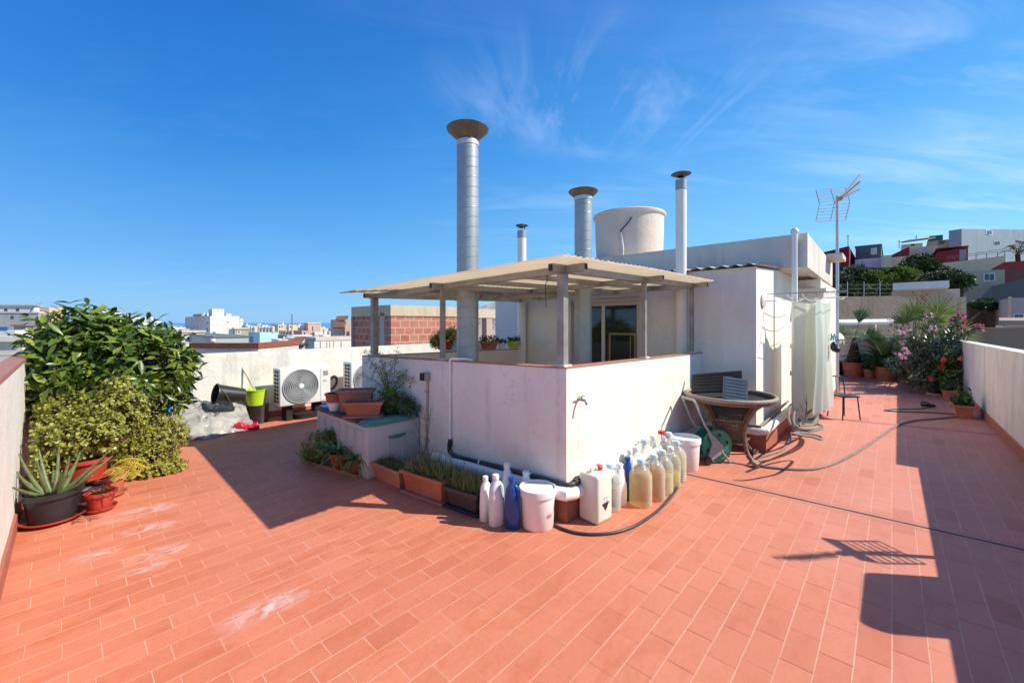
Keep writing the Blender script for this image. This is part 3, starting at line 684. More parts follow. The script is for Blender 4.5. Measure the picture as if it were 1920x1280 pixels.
# ---------------------------------------------------------------- flues
def spiral_duct(label, a, b, r, z0, z1, pitch, capz, capr, conez):
    p = W(a, b, 0); t = thing('spiral_duct', label, 'chimney', p+Vector((0, 0, z0)), 0, 'spiral metal flues')
    bm = N(); lathe(bm, [(r, 0), (r, z1-z0)], (0, 0, 0), 40)
    turns = (z1-z0)/pitch; n = int(turns*28)
    tube(bm, [(math.cos(i/28*math.tau)*(r+.0005), math.sin(i/28*math.tau)*(r+.0005), pitch*.2+i/28*pitch) for i in range(n-8)], .0035, 5)
    obj('pipe', bm, M['galv'], t, 60)
    bm = N(); lathe(bm, [(r+.002, 0), (r+.006, .004), (r+.006, .05), (r+.002, .054)], (0, 0, z1-z0-.06), 40, False); obj('band', bm, M['steel'], t, 40)
    bm = N(); h = capz-z0
    lathe(bm, [(r*.8, h-conez*1.0), (r*.95, h-conez*.85), (capr*.98, h-.012), (capr, h), (capr*.97, h+.006), (capr*.5, h+conez*.32), (0, h+conez*.5)], (0, 0, 0), 40, False); obj('cowl', bm, M['cap'], t, 35)
    for k in range(4):
        bm = N(); q = k*math.tau/4+.5; c, s = math.cos(q), math.sin(q); beam(bm, (c*r*.96, s*r*.96, z1-z0-.08), (c*r*.96, s*r*.96, h-conez*.8), .02, .004, Vector((c, s, 0))); obj('strap', bm, M['galv'], t)
    return t
Y1 = 4.7; p1 = W(3.105, 3.563)
spiral_duct('thick spiral metal flue rising through the canopy, tallest of the flues', 3.105, 3.563, .1235, 0, zv(266, Y1), .112, zv(243, Y1), .242, .15)
spiral_duct('medium spiral metal flue in front of the sliding door, beside the round water tank', 4.43, 2.87, .108, 0, zv(367, 5.2), .115, zv(359, 5.2), .186, .1)
def vent(label, a, b, r, ztop, zcap, rcap):
    t = thing('vent_pipe', label, 'chimney', W(a, b, 0), 0, 'white vent pipes with metal caps')
    bm = N(); lathe(bm, [(r, 0), (r, ztop)], n=28); obj('pipe', bm, M['pvc'], t, 40)
    for z in (.72, 1.0):
        bm = N(); lathe(bm, [(r+.001, 0), (r+.006, .003), (r+.006, .055), (r+.001, .06)], (0, 0, z), 28, False); obj('collar', bm, M['pvc'], t, 40)
    bm = N(); lathe(bm, [(r+.003, ztop-.12), (r+.004, ztop+.012)], n=28); obj('metal_sleeve', bm, M['galv'], t, 40)
    for k in range(3):
        bm = N(); q = k*math.tau/3+.9; c, s = math.cos(q), math.sin(q); beam(bm, (c*r*.9, s*r*.9, ztop-.03), (c*r*.9, s*r*.9, zcap), .012, .003, Vector((c, s, 0))); obj('strap', bm, M['galvd'], t)
    bm = N(); lathe(bm, [(r*.7, zcap-.035), (rcap, zcap), (rcap*.96, zcap+.006), (0, zcap+.035)], n=32, close=False); obj('cowl', bm, M['cap'], t, 35)
vent('slim white vent pipe left of the others, thinnest and shortest', 5.48, 4.83, .078, zv(434, 7.3), zv(423, 7.3), .115)
vent('white vent pipe with flat cap, right of the water tank', 5.47, 2.033, .068, zv(340, 5.396), zv(327, 5.396), .127)
# ---------------------------------------------------------------- water tank on the roof
Yt = 8.3; c = Vector(((1179-CX)/F*Yt, Yt, 0)); t = thing('water_tank', 'round cream water tank with rimmed lid on the roof', 'tank', c+Vector((0, 0, 2.42)))
zt1 = zv(408, Yt)-2.42
bm = N(); lathe(bm, [(.615, 0), (.655, zt1*.5), (.672, zt1)], n=56); obj('tank_body', bm, M['tank'], t, 40)
bm = N(); lathe(bm, [(.675, zt1-.03), (.705, zt1-.02), (.712, zt1+.01), (.70, zt1+.03), (.5, zt1+.05), (0, zt1+.07)], n=56); obj('lid', bm, M['tank'], t, 40)
bm = N()
def onT(u, v):
    d = Vector(((u-CX)/F, 1, 0)); d = d/d.length; cc = Vector((c.x, c.y)); 
    m = -d.x*0; oc = -c; bq = oc.x*d.x+oc.y*d.y; cq = oc.x**2+oc.y**2-.69**2; s = -bq-math.sqrt(max(0, bq*bq-cq)); return Vector((d.x*s, d.y*s, zv(v, d.y*s)))-c-Vector((0, 0, 2.42))
tube(bm, spline([onT(1184, 407), onT(1177, 418), onT(1165, 431), onT(1164, 436)], 5), .012, 6); obj('float_cable', bm, M['cable'], t, 60)
bm = N(); tube(bm, spline([onT(1164, 436), onT(1166, 450), onT(1168, 470), onT(1166, 486)], 5), .022, 8); obj('filler_hose', bm, M['pvcg'], t, 60)
# ---------------------------------------------------------------- tv antennas
def antenna(label, base, ztop, ang, pole_r=.02, sc=1.):
    t = thing('tv_antenna', label, 'antenna', base, ang)
    h = ztop-base.z
    bm = N(); tube(bm, [(0, 0, 0), (0, 0, h)], pole_r, 12); obj('mast', bm, M['steel'], t, 40)
    bm = N(); tube(bm, [(-.12*sc, 0, h-.13*sc), (.95*sc, 0, h+.02*sc)], .012, 6); bo = obj('boom', bm, M['orange'], t, 40)
    bm = N(); box(bm, .05*sc, .2*sc, -.03, .03, h-.13*sc, h-.05*sc, .01); obj('dipole_box', bm, M['orange'], bo)
    for sg in (1, -1):      # corner reflector, upper and lower half
        bm = N()
        for i in range(6):
            q = .05+i*.075; x, z = -.12-q*.45, q*.88*sg; tube(bm, [(x*sc, -.30*sc, h-.11*sc+z*sc), (x*sc, .30*sc, h-.11*sc+z*sc)], .006, 5)
        for y in (-.3, 0, .3): tube(bm, [(-.13*sc, y*sc, h-.11*sc), (-.32*sc, y*sc, h-.11*sc+.42*.88*sg*sc)], .009, 5)
        obj('reflector', bm, M['steel'], t, 40)
    for k, dz in ((0, .0), (1, .1), (-1, -.1)):   # three director arms
        bm = N(); tube(bm, [(.1*sc, 0, h-.1*sc), (.95*sc, 0, h+(.02+dz*1.5)*sc)], .007, 5)
        for i in range(11):
            f = .25+i*.072; x = .1+.85*f; z = -.1+(.12+dz*1.5)*f; tube(bm, [(x*sc, -.075*sc, h+z*sc), (x*sc, .075*sc, h+z*sc)], .004, 5)
        obj('director_arm', bm, M['steel'], t, 40)
    return t
ta = W(10.72, .87, 0); Yq = ta.y
ta = Vector(((1570-CX)/F*Yq, Yq, 0))
antenna('tall television antenna on a grey mast at the building corner', ta, zv(368, Yq), math.radians(254), .028, .9)
# bracket
t = thing('wall_bracket', 'steel bracket holding the antenna mast to the wall', 'bracket', ta+Vector((0, 0, 2.1)))
q = W(10.55, .9, 0)
for z in (1.15, 2.15): bm = N(); tube(bm, [ta+Vector((.12, -.1, z)), ta+Vector((0, 0, z)), Vector((q.x-.3, q.y, z))], .02, 6); obj('bracket_arm', bm, M['galvd'], t, 40, True)
# outside the picture on the right parapet: what throws the shadow in the lower right corner
pw = W(3.85, -1.14, .98)
t = thing('meter_cabinet', 'grey cabinet on the near parapet that throws the large shadow', 'cabinet', pw, ANG)
bm = N(); box(bm, -.3, .3, -.07, .07, .0, .41, .05, 3); obj('cabinet_body', bm, M['acwhite'], t, 40)
bm = N(); box(bm, -.24, .24, .07, .078, .06, .36, .003, 1); obj('door', bm, M['acgrey'], t)
antenna('small antenna on the near parapet that throws the spiky shadow', W(4.45, -1.14, .98), 1.56, ANG+2.5, .022, .45)
# ---------------------------------------------------------------- pipes on the patio wall
t = thing('waste_pipe', 'fat white waste pipe along the foot of the low wall', 'pipe', W(2.48, 1.75, .1))
bm = N(); pts = [W(2.488, 3.32, .155), W(2.49, 2.5, .195), W(2.485, 1.86, .228), W(2.5, 1.77, .232), W(2.57, 1.745, .225), W(3.4, 1.758, .205), W(4.4, 1.76, .2), W(5.3, 1.76, .2)]
tube(bm, pts, [.05, .05, .05, .05, .045, .036, .034, .034], 14); obj('pipe', bm, M['pvc'], t, 40, True)
bm = N(); 
for a_, b_ in ((2.489, 3.3),):
    tube(bm, [W(a_, b_+.06, .15), W(a_, b_-.06, .158)], .06, 14)
obj('collar', bm, M['pvc'], t, 40, True)
t = thing('waste_pipe', 'white pipe round the plinth of the store room, under the cane table', 'pipe', W(5.45, 1.1, .2))
bm = N(); tube(bm, [W(5.44, 1.7, .24), W(5.45, 1.15, .24), W(5.5, 1.08, .24), W(5.56, 1.085, .24), W(6.5, 1.09, .235), W(7.5, 1.1, .23)], .05, 14); obj('pipe', bm, M['pvc'], t, 40, True)
bm = N(); tube(bm, spline([W(5.44, 1.4, .29), W(5.45, 1.15, .295), W(5.53, 1.13, .29), W(6.3, 1.14, .3), W(7.3, 1.14, .33)], 5), .016, 8); obj('cable', bm, M['hoseg'], t, 60, True)
bm = N(); 
for b_ in (1.2, 1.12): lathe(bm, [(.024, 0), (.024, .05)], W(5.44, b_, .27), 10)
bm.free()
t = thing('irrigation_hose', 'black hose clipped along the left face of the low wall above the white pipe', 'hose', W(2.5, 2.5, .25))
x = 2.515
bm = N(); tube(bm, spline([W(x, 3.155, .34), W(x, 3.15, .25), W(x-.01, 3.05, .232), W(x, 2.9, .232), W(x, 2.6, .255), W(x, 2.2, .275), W(x, 1.95, .285), W(2.52, 1.82, .285), W(2.56, 1.765, .288), W(2.62, 1.765, .29)], 6), .019, 10); obj('pipe', bm, M['hose'], t, 60, True)
bm = N(); tube(bm, [W(2.6, 1.765, .29), W(2.72, 1.768, .293)], .026, 10); obj('coupling', bm, M['black'], t, 40, True)
bm = N(); tube(bm, [W(2.47, 2.86, .22), W(2.47, 2.86, .1)], .017, 10); obj('yellow_connector', bm, M['yellow'], t, 40, True)
for b_ in (2.72, 2.12):
    bm = N(); lathe(bm, [(.024, -.006), (.024, .006)], W(x, b_, .247 if b_ > 2.5 else .278), 12, ax=B); obj('clip', bm, M['pvc'], t, 40, True)
t = thing('water_pipe', 'thin white vertical pipe with hooked top on the low wall', 'pipe', W(2.52, 3.155, .33))
bm = N(); tube(bm, [W(2.522, 3.155, .34), W(2.522, 3.155, 1.12), W(2.522, 3.15, 1.145), W(2.53, 3.13, 1.15), W(2.6, 3.02, 1.15), W(2.64, 2.98, 1.14), W(2.65, 2.97, 1.125)], .0125, 10); obj('pipe', bm, M['pvc'], t, 40, True)
bm = N(); tube(bm, [W(2.522, 3.155, .3), W(2.522, 3.155, .37)], .02, 10); obj('coupling', bm, M['black'], t, 40, True)
t = thing('electric_socket', 'black socket box with grey cover high on the low wall', 'socket', W(2.5, 3.5, .95))
bm = N(); ab_box(bm, 2.485, 2.543, 3.50, 3.58, .905, .985); obj('box', bm, M['acgrey'], t, world=True)
bm = N(); ab_box(bm, 2.472, 2.484, 3.525, 3.59, .905, .978); obj('cover', bm, M['black'], t, world=True)
t = thing('conduit', 'beige conduit running down the wall below the socket box', 'conduit', W(2.53, 3.535, .2))
bm = N(); tube(bm, spline([W(2.53, 3.535, .9), W(2.53, 3.54, .6), W(2.53, 3.55, .35), W(2.53, 3.545, .12)], 5), .014, 8); obj('tube', bm, simple('beige conduit', (.46, .37, .28, 1), .6, .2, 14.), t, 60, True)
for z in (.78, .5, .28):
    bm = N(); ab_box(bm, 2.513, 2.542, 3.52, 3.565, z, z+.015); obj('clip', bm, M['acgrey'], t, world=True)
t = thing('wall_tap', 'small steel tap on the sunlit face of the low wall', 'tap', W(2.695, 1.79, .9))
bm = N(); tube(bm, spline([W(2.695, 1.797, .905), W(2.695, 1.755, .905), W(2.695, 1.725, .9), W(2.695, 1.71, .87)], 4), .011, 8); obj('spout', bm, M['galvd'], t, 40, True)
bm = N(); tube(bm, [W(2.695, 1.76, .905), W(2.695, 1.76, .93)], .007, 8); tube(bm, [W(2.655, 1.76, .932), W(2.735, 1.76, .932)], .006, 8); obj('handle', bm, M['galvd'], t, 40, True)
# ---------------------------------------------------------------- bottles, buckets, cans
def away(p, r):
    d = Vector((p.x, p.y, 0)).normalized(); return Vector((p.x, p.y, 0))+d*r
def make_bucket(label, loc, rz, s=1., group='white lidded buckets', sticker=True):
    t = thing('plastic_bucket', label, 'bucket', loc, rz, group)
    bm = N(); lathe(bm, [(.112*s, 0), (.117*s, .006*s), (.128*s, .235*s), (.128*s, .25*s)], n=44); obj('bucket_body', bm, M['bucket'], t, 40)
    bm = N(); lathe(bm, [(.129*s, .238*s), (.138*s, .24*s), (.139*s, .275*s), (.136*s, .288*s), (.128*s, .290*s), (.122*s, .279*s), (0, .278*s)], n=44, close=False); obj('lid', bm, M['bucket'], t, 40)
    if sticker:
        bm = N()
        for i in range(6):
            a0, a1 = -1.02+i*.055, -1.02+(i+1)*.055
            rr = .1256*s
            quad(bm, [(rr*math.cos(a0), rr*math.sin(a0), .10*s), (rr*math.cos(a1), rr*math.sin(a1), .10*s), ((rr+.0014)*math.cos(a1), (rr+.0014)*math.sin(a1), .125*s), ((rr+.0014)*math.cos(a0), (rr+.0014)*math.sin(a0), .125*s)])
        obj('price_sticker', bm, simple('faded red sticker', (.62, .2, .27, 1), .6, .35, 90.), t)
    return t
g = away(G(1008, 998), .11); make_bucket('white lidded bucket with red sticker at the near corner of the wall', g, 0)
g = away(G(1284, 883), .11); make_bucket('white lidded bucket between the yellow bottles and the green hose reel', g, .4, 1.12, sticker=False)
def det_bottle(label, loc, rz, h, m, cap=None, group=None, w=1., front=None):
    t = thing('detergent_bottle', label, 'bottle', loc, rz, group)
    r = .052*w
    bm = N(); loft(bm, [(0, r*.9, r*.62, 0, 0, 3), (.006, r, r*.7, 0, 0, 3), (h*.3, r*1.02, r*.72, 0, 0, 3), (h*.5, r*.98, r*.7, 0, 0, 2.8), (h*.6, r*.84, r*.68, -r*.14, 0, 2.6), (h*.72, r*.72, r*.62, -r*.22, 0, 2.4), (h*.8, r*.62, r*.56, -r*.2, 0, 2.2), (h*.86, r*.44, r*.44, -r*.14, 0, 2), (h*.89, r*.36, r*.36, -r*.12, 0, 2), (h*.93, r*.36, r*.36, -r*.12, 0, 2)], 28)
    obj('bottle_body', bm, m, t, 50)
    bm = N(); tube(bm, spline([(r*.0, 0, h*.84), (r*.42, 0, h*.82), (r*.72, 0, h*.74), (r*.8, 0, h*.6), (r*.7, 0, h*.46)], 5), [r*.25]*21, 10); obj('handle', bm, m, t, 60)
    bm = N(); lathe(bm, [(r*.44, h*.915), (r*.44, h*.985), (r*.39, h), (0, h)], (-r*.12, 0, 0), 20); obj('cap', bm, cap or m, t, 40)
    if front:
        bm = N(); loft(bm, [(h*.12, r*1.022, r*.722, 0, 0, 3), (h*.4, r*1.03, r*.728, 0, 0, 3)], 28)
        bmesh.ops.delete(bm, geom=[f for f in bm.faces if f.normal.z > .5 or f.normal.z < -.5 or f.calc_center_median().y > 0], context='FACES'); obj('printed_label', bm, front, t, 50)
    return t
GD = 'detergent bottles by the near corner'
det_bottle('slim white detergent bottle next to the grey planter', away(G(911, 979), .04), .9, .335, M['bottlew'], group=GD, w=.95)
det_bottle('milky white detergent bottle left of the dark blue one', away(G(931, 989), .045), .5, .375, M['bottlew2'], M['bottlew'], GD, 1.12)
lab = simple('dark printed label', (.05, .06, .2, 1), .4, .8, 60.)
det_bottle('dark blue detergent bottle left of the white bucket', away(G(961, 994), .045), -.25, .37, M['blue'], None, GD, 1.08)
det_bottle('milky bottle hidden behind the white and the dark blue bottles', away(G(950, 968), .05), 1.9, .40, M['bottlew2'], None, GD, 1.15)
det_bottle('milky bottle peeping up behind the near white bucket', away(G(985, 972), .05), 2.2, .35, M['bottlew2'], None, GD, 1.2)
# jerry can with the corrosive diamond
gj = G(1121, 987); gl, gr_ = G(1085.6, 975), G(1145.5, 973); ax = (gr_-gj).normalized(); ca_ = math.atan2(ax.y, ax.x)
t = thing('jerry_can', 'square milky jerry can with red cap and black hazard diamond', 'jerry can', gj+ax*.095+Vector((-ax.y, ax.x, 0))*.09, ca_)
hx, hy, hj = .1, .092, .365
bm = N(); box(bm, -hx, hx, -hy, hy, 0, hj, .03, 5); obj('can_body', bm, M['jerry'], t, 45)
bm = N(); tube(bm, spline([(-.06, 0, hj-.01), (-.05, 0, hj+.024), (0, 0, hj+.03), (.02, 0, hj+.01)], 4), .012, 8); obj('handle', bm, M['jerry'], t, 50)
bm = N(); lathe(bm, [(.029, hj-.004), (.03, hj+.028), (.025, hj+.034), (0, hj+.034)], (.045, 0, 0), 24); obj('screw_cap', bm, M['redcap'], t, 40)
y = -hy-.0012; zc = .155; k = .05
bm = N(); quad(bm, [(0, y, zc-k*1.35), (k, y, zc), (0, y, zc+k*1.35), (-k, y, zc)]); lb = obj('hazard_label', bm, simple('white label', (.82, .82, .80, 1), .5, .02), t)
bm = N(); y2 = y-.0008; quad(bm, [(0, y2, zc-k*1.3), (k*.94, y2, zc-.003), (-k*.94, y2, zc-.003)]); 
for xo, ro in ((-.018, .5), (.016, -.5)):
    beam(bm, (xo-.008, y2, zc+.026), (xo+.008, y2, zc+.034), .006, .0006, Vector((0, 1, 0)))
    for d in (-.003, .004): beam(bm, (xo+d, y2, zc+.022), (xo+d, y2, zc+.012), .0015, .0006, Vector((0, 1, 0)))
beam(bm, (-.03, y2, zc+.004), (-.006, y2, zc+.006), .004, .0006, Vector((0, 1, 0))); beam(bm, (.006, y2, zc+.003), (.03, y2, zc+.006), .006, .0006, Vector((0, 1, 0)))
obj('corrosion_symbol', bm, simple('black print', (.02, .02, .02, 1), .5, .02), lb)
# large ribbed bottles
def make_big(liquid, fill, capm, s=1.):
    t = thing('plastic_bottle', 'x', 'bottle', (0, 0, 0), 0, 'refilled five litre bottles along the low wall')
    r = .084*s; pr = [(.0, .004), (r*.86, 0), (r, .012)]
    z = .02
    while z < .2*s:
        pr += [(r, z), (r*.945, z+.006), (r*.945, z+.010), (r, z+.016)]; z += .022
    pr += [(r, .215*s), (r*.93, .238*s), (r*.7, .268*s), (r*.42, .29*s), (r*.29, .3*s), (r*.28, .318*s)]
    bm = N(); lathe(bm, pr, n=36, close=False); obj('bottle_body', bm, M['clear'], t, 60)
    hf = .2*s*fill+.045*s*(fill > .93)
    bm = N(); lathe(bm, [(0, .008), (r*.84, .006), (r*.935, .018), (r*.935, min(hf, .212*s)), (r*(.935 if hf < .213*s else .72), hf), (0, hf)], n=30, close=False); obj('liquid', bm, liquid, t, 40)
    bm = N(); lathe(bm, [(r*.34, .312*s), (r*.34, .335*s), (r*.3, .34*s), (0, .34*s)], n=22); obj('cap', bm, capm, t, 40)
    bm = N(); tube(bm, spline([(r*.3, 0, .3*s), (r*.75, 0, .305*s), (r*.85, 0, .27*s), (r*.75, 0, .25*s)], 4), .006, 6); obj('handle', bm, capm, t, 50)
    return t
for u, v, lq, fl_, cp, sc, lbl, rz in ((1201, 952, M['amber'], .98, M['bluecap'], 1.04, 'large bottle of cloudy amber liquid, nearest of the ribbed bottles', .3),
    (1226, 940, M['amberd'], .96, M['bluecap'], 1.04, 'large bottle of browner liquid, second in the front row', .8),
    (1242, 928, M['straw'], .7, M['bluecap'], 1.03, 'ribbed bottle of pale straw liquid between the brown and the yellow ones', .1),
    (1257, 916, M['olive'], .62, M['bottlew2'], 1.0, 'bottle of bright yellow liquid in the row by the wall', 1.2),
    (1268, 904, M['straw'], .99, M['bluecap'], 1.03, 'pale ribbed bottle at the far end of the front row, beside the white bucket', .5),
    (1143, 960, M['water'], .9, M['bluecap'], 1.0, 'clear ribbed bottle standing right behind the jerry can', .2),
    (1192, 922, M['water'], .3, M['bottlew'], 1.06, 'nearly empty clear bottle behind the amber one, back row', .9),
    (1208, 907, M['water'], .8, M['bluecap'], 1.1, 'clear bottle against the wall in the back row, blue capped', 2.),
    (1224, 896, M['straw'], .5, M['bottlew'], 1.1, 'half full pale bottle against the wall, second from the far end', 1.4),
    (1240, 886, M['straw'], .85, M['redcap'], 1.12, 'pale bottle with a bright red cap against the wall', .6),
    (1254, 884, M['olive'], .8, M['bottlew2'], 1.05, 'dull yellow bottle at the far end of the back row', .6)):
    b_ = make_big(lq, fl_, cp, sc*1.06); b_.location = away(G(u, v), .075); b_.rotation_euler.z = rz; b_['label'] = lbl
GR = 'detergent bottles in the sunny row'
det_bottle('white detergent bottle standing between jerry can and small blue bottle', away(G(1162, 951), .05), .6, .345, M['bottlew'], None, GR, 1.15, )
det_bottle('bright blue detergent bottle in the sunny row of bottles', away(G(1177, 939), .05), .9, .36, M['blue'], None, GR, 1.1)
det_bottle('white detergent bottle behind the blue bottle, against the wall', away(G(1180, 921), .05), 1.4, .36, M['bottlew'], None, GR, 1.1)
# ---------------------------------------------------------------- hoses on the floor
def hose(name, label, pts, r, m, world3=False, parts=()):
    P_ = [p if isinstance(p, Vector) else G(p[0], p[1], p[2] if len(p) > 2 else r) for p in pts]
    t = thing(name, label, 'hose', Vector((P_[0].x, P_[0].y, 0)))
    bm = N(); tube(bm, spline(P_, 8), r, 10); obj('hose_tube', bm, m, t, 60, True); return t
hose('garden_hose', 'black hose curving round the jerry can and bottles near the wall corner', [(1012, 985), (1038, 984), (1058, 992), (1085, 999), (1118, 1001), (1160, 996), (1200, 980), (1240, 951), (1265, 921), (1276, 900), (1280, 888), (1281, 878)], .011, M['hose'])
t = hose('garden_hose', 'long dusty hose snaking from the coil across the tiles to the far planters', [(1487, 797, .05), (1484, 810), (1478, 828), (1466, 843), (1444, 851), (1424, 857), (1414, 865), (1422, 872), (1450, 876.5), (1490, 879.5), (1530, 878), (1570, 866), (1610, 845), (1650, 818), (1685, 796), (1715, 788), (1760, 784), (1800, 780), (1806, 777.5), (1790, 776), (1740, 772.5), (1690, 771), (1664, 769.5), (1661, 767.5), (1680, 766), (1720, 766), (1740, 763), (1747, 759)], .0125, M['hoseg'])
g = G(1745, 762); bm = N(); tube(bm, [G(1752, 760, .02), G(1742, 758.5, .05)], .022, 8); tube(bm, [G(1743, 759, .05), G(1736, 757, .07), G(1729, 757, .06)], [.03, .045, .05], 10); obj('spray_nozzle', bm, M['black'], t, 50, True)
# coil hanging from the tap by the drainpipe
cx_ = W(7.5, .92)
t = thing('hose_coil', 'loose coil of grey hose hanging from the tap at the drainpipe', 'hose', cx_)
def hp(u, v, a=None, b=.9):
    d = Vector(((u-CX)/F, 1, 0)); s = b/(d.dot(B)) if b is not None else a/d.dot(A); p = d*s; return Vector((p.x, p.y, max(.013, zv(v, p.y))))
bm = N()
for off, pl in ((0, [(1487, 757, .98), (1480, 762, .95), (1479, 785, .86), (1487, 800, .78), (1507, 808, .7), (1535, 806, .62), (1543, 801, .62), (1534, 795, .7), (1512, 796, .78), (1500, 790, .85), (1497, 770, .9), (1500, 755, .97), (1503, 760, .95), (1505, 780, .9), (1500, 795, .83), (1487, 800, .76)]),
                (1, [(1494, 757, .98), (1490, 770, .9), (1488, 790, .8), (1497, 802, .72), (1520, 804, .66), (1538, 800, .64), (1528, 791, .75), (1508, 780, .88), (1502, 762, .95), (1512, 765, .9), (1530, 785, .78), (1531, 795, .74), (1515, 798, .74), (1498, 797, .78)]),
                (2, [(1482, 812, .7), (1498, 815, .64), (1520, 818, .57), (1538, 823, .52), (1541, 820, .55), (1530, 815, .6), (1505, 811, .68), (1487, 812, .72)])):
    tube(bm, spline([hp(u, v, None, b) for u, v, b in pl], 6), .0125, 8)
obj('hose_tube', bm, M['hoseg'], t, 60, True)
# ---------------------------------------------------------------- hose reel
gr = G(1334, 863); a_, b_ = AB(gr)
t = thing('hose_reel', 'green drum hose reel on a grey frame, leaning by the wall', 'hose reel', gr, math.atan2(.3, 1.)-.12)
def ring(bm, c, ro, ri, w, n=40):
    lathe(bm, [(ri, -w/2), (ro, -w/2), (ro+.004, 0), (ro, w/2), (ri, w/2), (ri, -w/2)], c, n, False, ax=(0, 1, 0))
zc = .185
for yy in (-.09, .09):
    bm = N(); lathe(bm, [(0, -.004), (.055, -.012), (.075, -.004), (.15, -.004), (.168, -.012), (.178, 0), (.168, .012), (.15, .004), (0, .004)], (0, yy, zc), 44, False, ax=(0, 1, 0)); dk = obj('drum_side', bm, M['green'], t, 35)
    for k in range(6):
        q = k*math.tau/6+.3; bm = N(); beam(bm, (math.cos(q-.1)*.115, yy-.0135*(1 if yy < 0 else -1), zc+math.sin(q-.1)*.115), (math.cos(q+.1)*.125, yy-.0135*(1 if yy < 0 else -1), zc+math.sin(q+.1)*.125), .004, .022, Vector((math.cos(q), 0, math.sin(q)))); obj('slot', bm, M['dark'], dk)
bm = N(); lathe(bm, [(.075, -.085), (.075, .085)], (0, 0, zc), 30, ax=(0, 1, 0)); obj('drum_core', bm, M['green'], t, 40)
for yy in (-.115, .115):
    bm = N()
    tube(bm, [(-.27, yy, .66), (-.16, yy, .42), (.02, yy, .16), (.14, yy, .01)], .011, 8)
    b2 = N(); pl = [(-.13, .34), (-.085, .33), (.055, .19), (.045, .12), (-.12, .015), (-.14, .03), (-.075, .22)]
    lo_ = [b2.verts.new((x, yy-.008, z)) for x, z in pl]; hi_ = [b2.verts.new((x, yy+.008, z)) for x, z in pl]
    b2.faces.new(lo_); b2.faces.new(hi_[::-1])
    for i in range(len(pl)): b2.faces.new((lo_[i], hi_[i], hi_[(i+1) % len(pl)], lo_[(i+1) % len(pl)]))
    bmesh.ops.recalc_face_normals(b2, faces=b2.faces); merge(bm, b2); obj('side_frame', bm, M['reelgrey'], t, 40)
bm = N(); tube(bm, [(-.27, -.115, .66), (-.285, -.1, .685), (-.285, .1, .685), (-.27, .115, .66)], .013, 8); obj('handle_bar', bm, M['reelgrey'], t, 40)
for yy in (-.13, .13):
    bm = N(); lathe(bm, [(0, -.012), (.04, -.012), (.045, 0), (.04, .012), (0, .012)], (-.13, yy, .045), 20, False, ax=(0, 1, 0)); obj('wheel', bm, M['black'], t, 40)
# ---------------------------------------------------------------- cane table with panels on it
tc_ = W(5.04, 1.34); t = thing('cane_table', 'round brown cane table with scrolled legs, its glass top missing', 'table', tc_, ANG)
RT, ZT = .45, .69
bm = N(); tube(bm, [(RT*math.cos(q*math.tau/40), RT*math.sin(q*math.tau/40), ZT) for q in range(40)], .022, 10, closed=True); obj('table_rim', bm, M['wickerl'], t, 60)
bm = N(); tube(bm, [(RT*.97*math.cos(q*math.tau/40), RT*.97*math.sin(q*math.tau/40), ZT-.035) for q in range(40)], .018, 8, closed=True); obj('lower_rim', bm, M['wicker'], t, 60)
bm = N(); lathe(bm, [(RT-.01, 0), (RT-.01, .008), (0, .008)], (0, 0, ZT-.04), 40); obj('tray', bm, M['dark'], t, 40)
for k in range(4):
    q = k*math.tau/4+math.pi/4+.25; c, s = math.cos(q), math.sin(q)
    bm = N(); tube(bm, spline([(c*r_, s*r_, z) for r_, z in ((.40, ZT-.05), (.33, .58), (.23, .42), (.2, .28), (.24, .12), (.33, .03), (.36, .015))], 5), .021, 9)
    tube(bm, spline([(c*r_, s*r_, z) for r_, z in ((.34, ZT-.06), (.27, .56), (.19, .42), (.165, .3), (.19, .2))], 4), .013, 7)
    lg = obj('leg', bm, M['wicker'], t, 60)
    bm = N(); beam(bm, (c*.315, s*.315, .045), (c*.385, s*.385, .022), .055, .044); obj('foot_wrap', bm, M['wickerl'], lg)
for k in range(4):
    q0, q1 = k*math.tau/4+math.pi/4+.25, (k+1)*math.tau/4+math.pi/4+.25
    p0, p1 = Vector((math.cos(q0), math.sin(q0), 0))*.19, Vector((math.cos(q1), math.sin(q1), 0))*.19
    bm = N(); d = (p1-p0)
    for z in (.2, .43): beam(bm, p0+Vector((0, 0, z)), p1+Vector((0, 0, z)), .02, .022)
    for i in range(-5, 9):
        for sg in (1, -1):
            x0, x1 = i/8, i/8+.55*sg; pts = []
            lo_, hi_ = max(0, min(x0, x1)), min(1, max(x0, x1))
            if hi_-lo_ < .05: continue
            f = lambda x: .21+.21*(x-x0)/(x1-x0)
            beam(bm, p0+d*lo_+Vector((0, 0, f(lo_))), p0+d*hi_+Vector((0, 0, f(hi_))), .006, .014)
    obj('lattice_panel', bm, M['wickerl'] if k in (3,) else M['wicker'], t)
bm = N(); box(bm, -.17, .17, -.17, .17, .195, .205); obj('lower_shelf', bm, M['wicker'], t)
